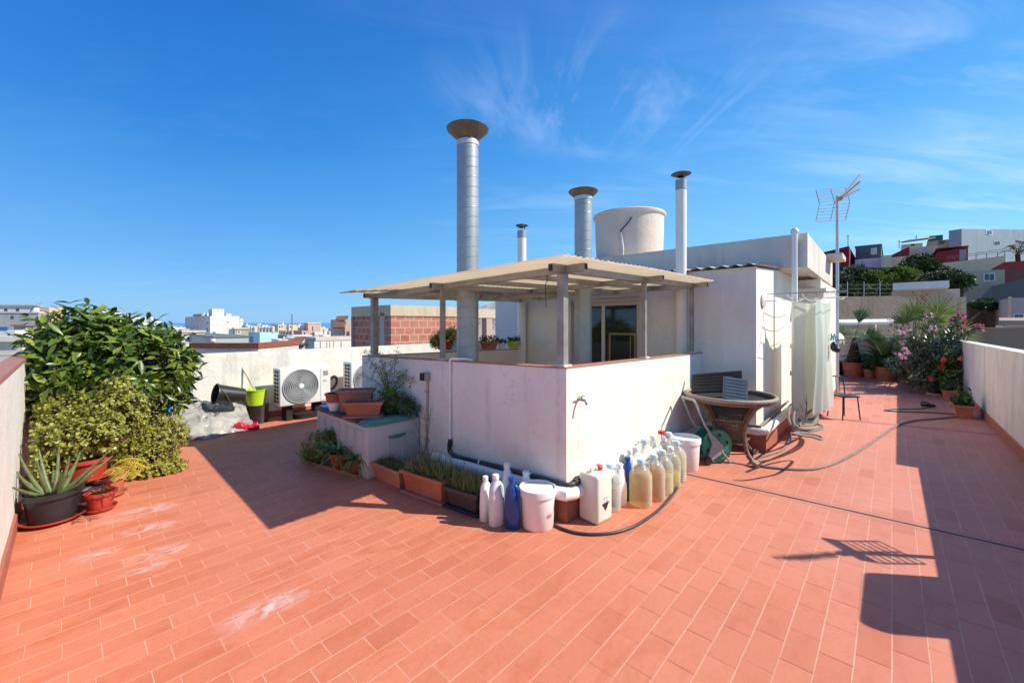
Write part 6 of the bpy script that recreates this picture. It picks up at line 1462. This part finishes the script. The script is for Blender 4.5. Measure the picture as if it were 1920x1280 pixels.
b = Bld('wide cream block left of the tall apartment block', 335, 341, 384, 623.5, 54, CREAM).cornice(None, .25); b.win('R', 363, 624.5, 366, 627.5, OCHRE and M['dark']).win('R', 350, 632, 355, 637).win('R', 366, 633, 371, 637).roofbox(360, 363, 372, 621.5, .5, CREAM)
Bld('white low block with sloped skylight in front of the tall apartment block', 386, 398, 440, 628, 62, WHITE).roofbox(399, 404, 415, 622, .5, WHITE).win('R', 408, 630, 413, 634).win('R', 427, 629, 434, 633, M['dark'])
b = Bld('small brown and cream rooftop house beside the water tanks', 437, 440, 472, 617, 58, (.42, .36, .28)).win('R', 444, 619.5, 452, 627, wm_(CREAM)).win('R', 446, 621, 449.5, 624, M['dark']).cornice((.62, .56, .46), .2)
b = Bld('long low grey green shed roof in the middle of the town', 340, 402, 472, 633, 46, (.40, .46, .46)).cornice((.16, .2, .18), .12, .1); b.tank(399, 639, 646, 9, -2.5, (.7, .62, .58), 'dome')
b = Bld('pale blue rooftop house with a row of cream water tanks', 466, 487, 521, 623, 44, (.46, .68, .76)); b.win('L', 469, 631, 474, 642, simple('blue grey door', (.14, .22, .3, 1), .6), None, 'door')
for k, u in enumerate((472, 478, 486.5, 492.5, 499, 505, 511.5)): b.tank(u, 612.5+(k % 2)*.4, 623, 6.2, 1.0 if k > 1 else 3)
b = Bld('grey rooftop with a cluster of beige tanks', 518, 538, 546, 628.5, 50, (.45, .42, .38)); 
for u in (526, 530.5, 535.5, 542, 547.5): b.tank(u, 619.5, 628, 5.2, 2, (.5, .43, .35))
b = Bld('pink rooftop house with a low wing', 569.5, 577.5, 601, 607, 92, PINK).cornice((.75, .6, .52), .25, .1); b.win('R', 585, 612, 587, 620)
Bld('low salmon wing left of the pink rooftop house', 545, 566, 580, 620, 90, (.56, .36, .3)).win('R', 570, 623, 572, 627)
Bld('white rooftops right of the thin radio mast', 540, 546, 590, 628, 56, WHITE).roofbox(585, 590, 606, 622, 2, WHITE).roofbox(606, 608, 613, 621, 2, WHITE).win('R', 582, 625, 588, 627)
Bld('pale rooftop terrace beside the pink house', 598, 606, 622, 628, 50, WHITE).win('R', 610, 631, 614, 634)
b = Bld('pinkish house with steep tiled roof beside the bare brick building', 620, 647, 670, 599, 34, (.52, .40, .34)); b.win('L', 627, 623, 637, 630, D_).win('L', 640, 622, 645, 630, D_).win('R', 650, 621, 655, 629)
tilem = simple('roof tile', (.22, .10, .06, 1), .85, .35, 3., .2, 0, .5, 8)
def slope(bld, pts, m, name='roof', th=.1):
    bm = N(); q = [P(*p) for p in pts]; n = (q[1]-q[0]).cross(q[2]-q[0]).normalized()
    if n.z < 0: n = -n
    hexa(bm, q+[v+n*th for v in q]) if len(q) == 4 else None; bmesh.ops.recalc_face_normals(bm, faces=bm.faces); o = obj(name, bm, m, bld.t, world=True)
    return o
slope(b, ((625, 616, 32), (645, 616, 31.5), (653.5, 593.5, 37), (631.5, 594.5, 37.5)), tilem); b.win('L', 634, 609, 645, 616, M['dark'], None, 'opening')
b = Bld('low house with brown tiled roof and skylight ladder behind the back parapet', 540, 566, 586, 649.5, 24, CREAM); 
slope(b, ((537, 650, 22), (568, 651.5, 21.5), (586, 633, 26), (556, 633.5, 26.5)), tilem); slope(b, ((563, 649, 21.6), (565, 649.5, 21.6), (576, 633.4, 25.8), (574, 633.2, 25.8)), wm_(CREAM), 'roof_ladder'); slope(b, ((571, 650, 21.5), (573, 650, 21.5), (583, 633.4, 25.7), (581, 633.2, 25.7)), wm_(CREAM), 'roof_ladder')
for k in range(6): slope(b, ((565+k*1.75, 648.5-k*2.6, 21.6+k*.75), (572+k*1.75, 648.5-k*2.6, 21.6+k*.75), (573+k*1.75, 647.6-k*2.6, 21.8+k*.75), (566+k*1.75, 647.6-k*2.6, 21.8+k*.75)), wm_(CREAM), 'roof_rung')
b = Bld('cream balustraded terrace wall left of the bare brick building', 572, 592, 668, 632.5, 21, (.62, .55, .45))
for u0, u1 in ((589, 598), (601, 610), (613, 616), (618.5, 623), (626, 636), (640, 659)): b.win('R', u0, 640, u1, 652.5, wm_((.74, .7, .62)), None, 'panel')
b.band(638, 639.5, (.45, .4, .33), name='ledge')
b = Bld('low roof with a broad red brown parapet band behind the back wall', 356, 484, 560, 652, 15.5, (.62, .56, .48), zb=-13, rot=.70)
z0_, z1_ = b.zt-.02, zv(643, 15.5); rbm = plaster('red brown parapet', (.30, .09, .05, 1), (.2, .06, .04, 1), .3, 1., .3)
for d, L in ((b.A, b.lA), (b.B, b.lB)):
    n = b.B if d is b.A else b.A; q0, q1 = b.p-n*.04-d*.04, b.p-n*.04+d*L; i0, i1 = q0+n*.2, q1+n*.2; bm = N()
    if d is b.B: q0, i0 = q0+d*.21, i0+d*.21
    hexa(bm, [v+Vector((0, 0, z)) for z in (z0_, z1_) for v in (q0, q1, i1, i0)]); bmesh.ops.recalc_face_normals(bm, faces=bm.faces); obj('parapet_band', bm, rbm, b.t, world=True)
b.win('R', 487, 655, 506, 662, wm_(WHITE), None, 'vent_panel').win('R', 494, 657.5, 503, 659, M['dark'], None, 'slit').win('L', 385, 655, 470, 662, wm_((.5, .47, .43)), None, 'panel')
t = thing('radio_mast', 'thin radio mast above the white rooftops', 'antenna', P(547.5, 640, 54)); bm = N(); tube(bm, [P(547.5, 640, 54), P(547.5, 588, 54)], .06, 5); obj('mast', bm, M['iron'], t, 40, True)
b = Bld('cream building with flat roof directly behind the left parapet', -90, 42, 66, 640, 24, (.66, .6, .48)).cornice((.72, .68, .58), .3, .2); b.band(662, 665, (.74, .70, .6), name='ledge')
b = Bld('white house with a blue balcony behind the left parapet', -80, 28, 58, 619, 40, WHITE); b.win('L', 0, 612.5, 14, 619, simple('blue awning', (.05, .13, .4, 1), .6), None, 'awning').win('L', 15, 625, 19, 632)
Bld('small pink tiled roof house left of the rubber plant', 26, 48, 66, 611, 52, (.55, .42, .38)).cornice((.34, .2, .16), .2, .2).win('R', 52, 615, 56, 620)
Bld('white town houses partly hidden behind the rubber plant', 40, 150, 300, 632, 44, WHITE).win('R', 200, 640, 206, 646).win('R', 240, 640, 246, 646)
Bld('off white lower houses between rubber plant and red brown parapet', 270, 322, 372, 646, 27, (.66, .62, .56)).win('R', 330, 652, 334, 658).win('R', 345, 652, 350, 658).win('R', 336, 655, 342, 660, M['dark'])
# filler: the low town between the named houses
rf = random.Random(21)
def filler(n, u0, u1, Y0, Y1, v0, v1, words):
    for k in range(n):
        u = u0+(u1-u0)*(k+rf.random()*.7)/n; Y = rf.uniform(Y0, Y1); w_ = rf.uniform(14, 30); vt = rf.uniform(v0, v1); c = rf.choice([WHITE, WHITE, CREAM, (.66, .60, .5), (.60, .5, .42)])
        b = Bld(words[k % len(words)], u-w_*.45, u, u+w_*.6, vt, Y, c)
        b.t['label'] = words[k % len(words)]; b.t['group'] = 'small houses of the distant town'
        for q in range(rf.randint(1, 3)):
            a_ = u+w_*(.08+.17*q); b.win('R', a_, vt+2.5, a_+2.2, vt+5.5)
        if k % 2: b.roofbox(u-w_*.1, u+1, u+w_*.3, vt-3, 1.5, c)
        if k % 3 == 0: b.tank(u+w_*.35, vt-3.5, vt, 3.6, 3, WHITE)
filler(9, 285, 350, 60, 110, 613, 630, ['pale flat roofed house between rubber plant and tall white block'])
filler(18, 440, 660, 95, 150, 608, 622, ['pale flat roofed house behind the water tanks and pink house'])
filler(8, 520, 600, 32, 60, 632, 642, ['pale flat roofed house above the red brown parapet'])
filler(7, -30, 90, 100, 140, 584, 600, ['pale flat roofed house of the town at far left'])
filler(6, 180, 300, 100, 140, 600, 612, ['pale flat roofed house of the town behind the rubber plant'])
# bare brick building
def brickmat():
    t = NT('hollow clay brick'); o = t.pos(); rot = t.n('ShaderNodeVectorRotate', rotation_type='Z_AXIS'); rot.inputs['Angle'].default_value = -ANG; t.l(o, rot.inputs[0])
    sp = t.n('ShaderNodeSeparateXYZ'); t.l(rot.outputs[0], sp.inputs[0]); cb = t.n('ShaderNodeCombineXYZ'); wb_ = t.math('MULTIPLY', t.math('SUBTRACT', t.noise(o, 5., 3), .5), .06); t.l(t.math('ADD', t.math('ADD', sp.outputs[0], sp.outputs[1]), wb_), cb.inputs[0]); t.l(t.math('ADD', sp.outputs[2], t.math('MULTIPLY', wb_, .7)), cb.inputs[1])
    br = t.n('ShaderNodeTexBrick'); t.l(cb.outputs[0], br.inputs['Vector']); br.inputs['Color1'].default_value = (.36, .12, .075, 1); br.inputs['Color2'].default_value = (.46, .18, .12, 1); br.inputs['Mortar'].default_value = (.52, .38, .29, 1)
    br.inputs['Scale'].default_value = 1.; br.inputs['Brick Width'].default_value = .34; br.inputs['Row Height'].default_value = .225; br.inputs['Mortar Size'].default_value = .016; br.inputs['Mortar Smooth'].default_value = .3
    c = t.mix(t.ramp(t.noise(o, 6., 5, .7), [(.45, 0.), (.7, .6)]), br.outputs['Color'], (.5, .27, .2, 1)); t.bsdf(c, .9, 0, .2, br.outputs['Fac'], -.6, .02); return t.m
bk = Bld('bare red brick rooftop building with a concrete band along its top', 661, 733, 870, 572, 12.5, BEIGE, name='brick_building', mat=brickmat(), zb=-13)
bk.band(571.5, 592, plaster('stained concrete', (.60, .49, .34, 1), (.3, .24, .17, 1), .5, 1.2, .6), o=.03, name='concrete_band')
for u0, u1, m in ((714, 722, wm_(BEIGE)), (660, 664, wm_((.3, .24, .2)))): bk.win('L', u0, 586 if u0 > 700 else 593, u1, 662, m, None, 'pillar')
t = thing('concrete_frame', 'unfinished concrete beam and post right of the brick building', 'concrete frame', P(918, 640, 14)); q = bk.p+bk.A*col(868, bk.p, bk.A)
e = bk.p+bk.A*col(929, bk.p, bk.A); z0, z1 = zv(596, e.y), zv(580, e.y)
bm = N(); d = bk.A; n = -bk.B; hexa(bm, [q+Vector((0,0,z0)), e+Vector((0,0,z0)), e-n*.3+Vector((0,0,z0)), q-n*.3+Vector((0,0,z0)), q+Vector((0,0,z1)), e+Vector((0,0,z1)), e-n*.3+Vector((0,0,z1)), q-n*.3+Vector((0,0,z1))]); obj('beam', bm, wm_((.58, .48, .35)), t, world=True)
s0 = bk.p+bk.A*col(913, bk.p, bk.A); s1 = bk.p+bk.A*col(924, bk.p, bk.A); bm = N(); hexa(bm, [v+Vector((0,0,z)) for z in (-13, z0) for v in (s0-n*.02, s1-n*.02, s1-n*.28, s0-n*.28)]); obj('post', bm, wm_((.45, .36, .28)), t, world=True)
Bld('white gabled shed roof just behind the back parapet', 740, 790, 850, 652, 9.2, WHITE, zb=-3, name='shed', cat='shed').cornice((.45, .36, .3), .03, .02)
# a white rooftop screen between brick frame and flue
# ---------------------------------------------------------------- the hill on the right
RED, DRED, BLUEG = (.30, .025, .032), (.26, .03, .035), (.30, .36, .40)
HC = {CREAM: (.80, .66, .42), BEIGE: (.62, .49, .33), WHITE: (.80, .76, .68)}
def hb(*a, **k):
    a = list(a); a[6] = HC.get(a[6], a[6]); k.setdefault('name', 'house'); k.setdefault('cat', 'house'); k.setdefault('zb', -2); return Bld(*a, **k)
RO = 0.
b = hb('dark red house on the hill directly behind the antenna mast', 1536, 1592, 1606, 461, 62, RED, rot=RO, slopeL=-.7); b.win('L', 1572, 475, 1578, 486, wm_(WHITE))
b = hb('grey house with white ground floor beside the dark red house', 1604, 1652, 1662, 459, 62.5, (.13, .155, .15), rot=RO); b.band(483, 520, wm_((.82, .81, .78)), o=.06, name='ground_floor'); b.win('L', 1610, 466, 1623, 476, D_, wm_((.2, .2, .22))).win('L', 1633, 465, 1644, 477, SH, WF).win('L', 1614, 489, 1622, 497.5, SH, WF).win('L', 1638, 487, 1649, 498, wm_((.42, .46, .5)), None, 'door'); b.cornice((.18, .22, .2), .15, .1)
b = hb('small red house with a sloping roof between grey house and cream house', 1660, 1705, 1712, 462, 64, DRED, rot=RO, slopeL=-1.5); b.band(480, 500, wm_(CREAM), o=.05, name='ground_floor'); b.win('L', 1668, 484, 1700, 493, M['dark'], None, 'garage_opening')
b = hb('low cream annex right of the grey house', 1652, 1672, 1680, 478, 60, CREAM, rot=RO)
b = hb('cream house with a garage door in the middle of the hill', 1704, 1758, 1768, 460, 66, CREAM, rot=RO); b.win('L', 1717, 474, 1741, 484, wm_((.45, .44, .42)), None, 'garage_door').win('L', 1747, 475, 1755, 484)
b = hb('beige upper house behind the cream one with small window', 1740, 1788, 1800, 448, 72, BEIGE, rot=RO); b.win('L', 1759, 451, 1771, 458, D_, wm_((.3, .27, .22)))
b = hb('white roof terrace with a dark slab roof above the cream house', 1690, 1730, 1740, 455, 74, WHITE, rot=RO); b.win('L', 1708, 458, 1715, 461); slope(b, ((1690, 456, 72), (1740, 449, 72), (1754, 446.5, 76), (1704, 452, 76)), wm_((.14, .13, .12)), 'roof', .25)
b = hb('green rooftop box above the beige upper house', 1743, 1768, 1774, 440, 76, (.05, .13, .11), rot=RO)
b = hb('dark red low house with grey door below the big grey blue building', 1757, 1815, 1824, 462, 60, DRED, rot=RO, slopeL=-.5); b.win('L', 1799, 468, 1812, 488, wm_((.32, .33, .34)), None, 'door').cornice((.22, .05, .05), .12, .08)
b = hb('big grey blue rendered building crowning the hill', 1779, 1803, 1945, 429, 70, BLUEG, rot=-.42, slopeR=2.6); b.win('R', 1848, 431.5, 1860, 441, D_, WF).win('R', 1863, 452.5, 1875, 458.5, M['dark'], wm_((.5, .56, .6))).win('R', 1904, 452, 1925, 456, M['dark'], None, 'slit')
def run(label, pts, c, th=.5, name='retaining_wall', cat='wall', m=None, group=None):
    """wall through (u, vtop, vbottom, Y) posts"""
    q = [P(u, vt, y) for u, vt, vb, y in pts]; zb = [zv(vb, y) for u, vt, vb, y in pts]
    t = thing(name, label, cat, Vector((q[0].x, q[0].y, zb[0]))); bm = N()
    for i in range(len(q)-1):
        a_, b_ = q[i], q[i+1]; d = (b_-a_); n = Vector((-d.y, d.x, 0)).normalized()*th
        hexa(bm, [Vector((a_.x, a_.y, zb[i])), Vector((b_.x, b_.y, zb[i+1])), Vector((b_.x, b_.y, zb[i+1]))+n, Vector((a_.x, a_.y, zb[i]))+n, a_, b_, b_+n, a_+n])
    bmesh.ops.recalc_face_normals(bm, faces=bm.faces)
    obj('wall_face', bm, m or wm_(c), t, world=True); return t
t = run('long cream retaining wall of the hill road below the grey blue building', [(1768, 493, 530, 56), (1830, 486, 530, 54), (1886, 479, 530, 52)], (.85, .72, .42))
bm = N()
for u, v in ((1790, 490), (1810, 488), (1830, 486), (1850, 483.5), (1870, 481), (1884, 479)):
    y = 56-4*(u-1768)/118; tube(bm, [P(u, v+1, y), P(u, v-9, y)], .04, 4)
obj('railing_posts', bm, M['iron'], t, world=True)
bm = N()
for dv in (0, 3.5): tube(bm, [P(1775, 484-dv+1, 55.8), P(1830, 478-dv, 54), P(1886, 470-dv, 52)], .03, 4)
obj('railing', bm, M['iron'], t, world=True)
b = hb('red brown house edge at the right margin above the beige house', 1884, 1950, 1960, 489, 44, (.20, .09, .07), rot=RO); b.band(487, 499, wm_((.34, .06, .05)), o=.05, name='red_band')
b = hb('beige house with a white framed window on the slope', 1812, 1884, 1890, 505, 42, (.52, .43, .29), rot=RO); b.win('L', 1844, 512, 1866, 527, D_, WF); b.band(535, 545, wm_((.46, .42, .4)), o=.04, name='plinth')
run('grey slope wall under the beige house', [(1808, 540, 620, 40), (1860, 536, 620, 40), (1960, 515, 620, 38)], (.15, .15, .15), .4)
run('brown terrace wall of boards on the slope', [(1800, 578, 660, 27), (1850, 577, 660, 27), (1960, 574, 660, 26)], (.22, .165, .115), .3)
run('lower brown terrace wall above the right parapet', [(1800, 615, 700, 20), (1960, 613, 700, 19)], (.27, .2, .14), .3)
# dark tarps below the red houses
run('dark blue tarpaulin fence under the red and grey houses', [(1570, 499, 530, 52), (1640, 502, 530, 50), (1700, 500, 530, 50)], (.03, .04, .06), .2, 'tarpaulin_fence', 'fence')
# pinkish building and its neighbour
b = hb('pinkish grey building with white terrace parapet behind the brown wall', 1672, 1800, 1812, 541, 20, (.50, .42, .39), rot=0., zb=-8); 
b.win('L', 1679, 541, 1686, 545, wm_(BEIGE)) if False else None
b.roofbox(1674, 1774, 1780, 530, .4, WHITE, 'terrace_parapet'); b.win('L', 1751, 531.5, 1766, 540.5, wm_((.28, .27, .27)), None, 'shutter').win('L', 1725, 532, 1733, 543, D_, None, 'door')
b.win('R', 1801, 558, 1810, 602, wm_((.6, .47, .3)), None, 'corner_strip')
t = run('rough brown boundary wall with a sloping top behind the far pots', [(1574, 556.5, 640, 15.2), (1680, 554, 640, 15.4), (1740, 566, 640, 15.5), (1785, 578, 640, 15.6)], (.27, .21, .155), .2, 'boundary_wall', 'wall', plaster('rough brown render', (.33, .255, .19, 1), (.15, .12, .1, 1), .6, 1., .6))
b = hb('low outbuilding with a bright white eave behind the far parapet', 1560, 1640, 1690, 608, 13.6, (.42, .35, .28), rot=0., zb=-6, name='shed', cat='shed'); b.win('R', 1644, 609.5, 1668, 630, wm_((.66, .55, .45)), None, 'sunlit_tint')  # lighter wall colour paints in the sunlit stretch
slope(b, ((1565, 609.5, 13.2), (1675, 607.5, 13.5), (1675, 602, 13.9), (1565, 603.5, 13.6)), wm_(WHITE), 'eave', .08)
b = hb('small house at the right margin with slab canopy and white pillar', 1895, 1990, 2000, 556, 22, (.50, .40, .36), rot=RO, zb=-6); b.win('L', 1900, 588, 1920, 602, D_, WF).win('L', 1891, 556, 1897, 602, wm_((.64, .5, .36)), None, 'corner_strip')
slope(b, ((1873, 608, 20.6), (1985, 609, 19.6), (1985, 602, 21.5), (1873, 602.5, 22)), wm_((.4, .32, .24)), 'canopy_slab', .2)
run('white pillar and beige wall under the slab canopy at the right margin', [(1880, 610, 700, 20.8), (1890, 610, 700, 20.8)], (.66, .64, .62), .3, 'pillar', 'pillar')
run('beige garden wall under the slab canopy at the right margin', [(1890.5, 634, 700, 21), (1990, 636, 700, 20)], (.34, .28, .21), .3, 'garden_wall')
# far tv masts on the hill
for k, (u, v0, v1, y, l_) in enumerate(((1590, 440, 464, 61, 'thin television mast on the dark red house roof'), (1686, 450, 466, 66, 'short television mast on the small red house'), (1718, 441, 452, 76, 'little yagi antenna over the white roof terrace'))):
    t = thing('roof_mast', l_, 'antenna', P(u, v1, y)); bm = N(); tube(bm, [P(u, v1, y), P(u, v0, y)], .05, 5); tube(bm, [P(u-4, v0+4, y), P(u+4, v0+3, y)], .03, 4); obj('mast', bm, M['iron'], t, world=True)
# ---------------------------------------------------------------- trees on the hill
def tree(label, blobs, n, L, mat, base, name='tree', cat='tree', group='trees on the hill'):
    t = thing(name, label, cat, base, 0, group); bm = N(); wt = wts_of(blobs); rr = R
    c = 0
    while c < n:
        p, d, k = blob_point(blobs, wt, .5)
        f = mn.noise(p*.9)
        if f < -.12 and R.random() < .75: continue
        c += 1; ax_ = (d+Vector((0, 0, .5))+rv()*.6).normalized()
        for i in range(5): roundleaf(bm, p+rv()*L*.8, (ax_+rv()*.9).normalized(), L*R.uniform(.6, 1.2), L*.55)
    obj('crown', bm, mat, t, world=True); bs = N(); top = blobs[0][0]
    tube(bs, [base, base.lerp(top, .5)+Vector((.1, 0, 0)), top], [.22, .16, .08], 8)
    for c_, a_, b_, h_ in blobs[1:4]: tube(bs, [base.lerp(top, .45), c_], [.1, .04], 6)
    obj('trunk', bs, M['stem'], t, 60, True); return t
def pb_(u, v, y, ru, rv__): k = y/F; return (P(u, v, y), ru*k, ru*k*.8, rv__*k)
hg = leafmat('dark hill foliage', (.014, .030, .010, 1), (.05, .085, .022, 1), .5, .2, .3); hg2 = leafmat('bright hill foliage', (.04, .075, .012, 1), (.15, .21, .03, 1), .5, .25, .3); hg3 = leafmat('grey hill foliage', (.03, .05, .028, 1), (.10, .13, .07, 1), .6, .2, .3)
def gb(u, y, v): p = P(u, v, y); return Vector((p.x, p.y, p.z))
tree('dark round pine in front of the cream hill house', [pb_(1724, 499, 47, 30, 16), pb_(1705, 505, 46.5, 18, 11), pb_(1742, 504, 47, 18, 12), pb_(1724, 489, 47, 16, 8)], 900, .30, hg, gb(1722, 47, 530))
tree('bright green wide tree in the middle of the hill', [pb_(1684, 520, 40, 34, 15), pb_(1660, 527, 39.5, 20, 10), pb_(1708, 526, 40, 18, 11), pb_(1684, 509, 40, 18, 7)], 1000, .26, hg2, gb(1686, 40, 550))
tree('grey green tree just right of the antenna mast', [pb_(1605, 524, 38, 30, 20), pb_(1585, 530, 37.5, 18, 16), pb_(1628, 527, 38, 18, 16), pb_(1604, 508, 38, 16, 8)], 950, .25, hg3, gb(1604, 38, 556))
tree('small lime green tree between the grey green one and the bright one', [pb_(1635, 525, 36, 14, 14), pb_(1640, 518, 36, 10, 8), pb_(1625, 535, 36, 12, 8)], 420, .22, hg2, gb(1636, 36, 552))
tree('dark low tree above the pinkish building', [pb_(1760, 525, 34, 26, 13), pb_(1738, 528, 34, 16, 10), pb_(1785, 529, 34, 20, 11), pb_(1775, 512, 36, 12, 9)], 900, .22, hg3, gb(1762, 34, 548))
tree('dense dark shrubbery right of the pinkish building top', [pb_(1800, 530, 32, 18, 14), pb_(1790, 520, 33, 14, 9)], 420, .22, hg, gb(1802, 32, 556))
tree('low dark bushes under the hill trees along the fence', [pb_(1650, 545, 30, 26, 10), pb_(1610, 549, 29, 26, 9), pb_(1585, 548, 28, 16, 9)], 620, .2, hg, gb(1630, 30, 560), 'bush', 'bush')
tree('dark ivy patch on the grey slope under the beige house', [pb_(1840, 572, 26.5, 24, 5), pb_(1872, 573, 26.2, 18, 6), pb_(1855, 566, 27, 16, 4)], 420, .14, hg, gb(1850, 26.5, 585), 'bush', 'bush')
# hill palm
t = thing('date_palm', 'palm tree at the right margin below the grey blue building', 'palm', P(1912, 500, 46), 0); bm = N(); rs = N(); c0 = P(1908, 476, 46)
for k in range(22):
    az = k*2.4; el = R.uniform(-.1, 1.2); d = Vector((math.cos(az)*math.cos(el), math.sin(az)*math.cos(el), math.sin(el))); L = 1.5
    tube(rs, frond(bm, [c0, c0+d*L*.55+Vector((0, 0, .2)), c0+d*L+Vector((0, 0, -.35))], 6, .5, .07), .03, 4)
obj('fronds', bm, hg3, t, world=True); obj('rachis', rs, M['gstem'], t, world=True); bs = N(); tube(bs, [P(1910, 505, 46), c0], .2, 8); obj('trunk', bs, M['fibre'], t, 60, True)
# wire fence behind the brown wall
t = thing('wire_fence', 'thin wire fence with pale posts above the brown boundary wall', 'fence', P(1580, 556, 16.5))
for u in (1589, 1650, 1620):
    bm = N(); tube(bm, [P(u, 560, 16.5), P(u, 528, 16.5)], .012, 5); obj('post', bm, M['steel'], t, world=True)
for v in (533, 541, 549):
    bm = N(); tube(bm, [P(1570, v, 16.5), P(1680, v+1, 16.5)], .0035, 4); obj('wire', bm, M['iron'], t, world=True)
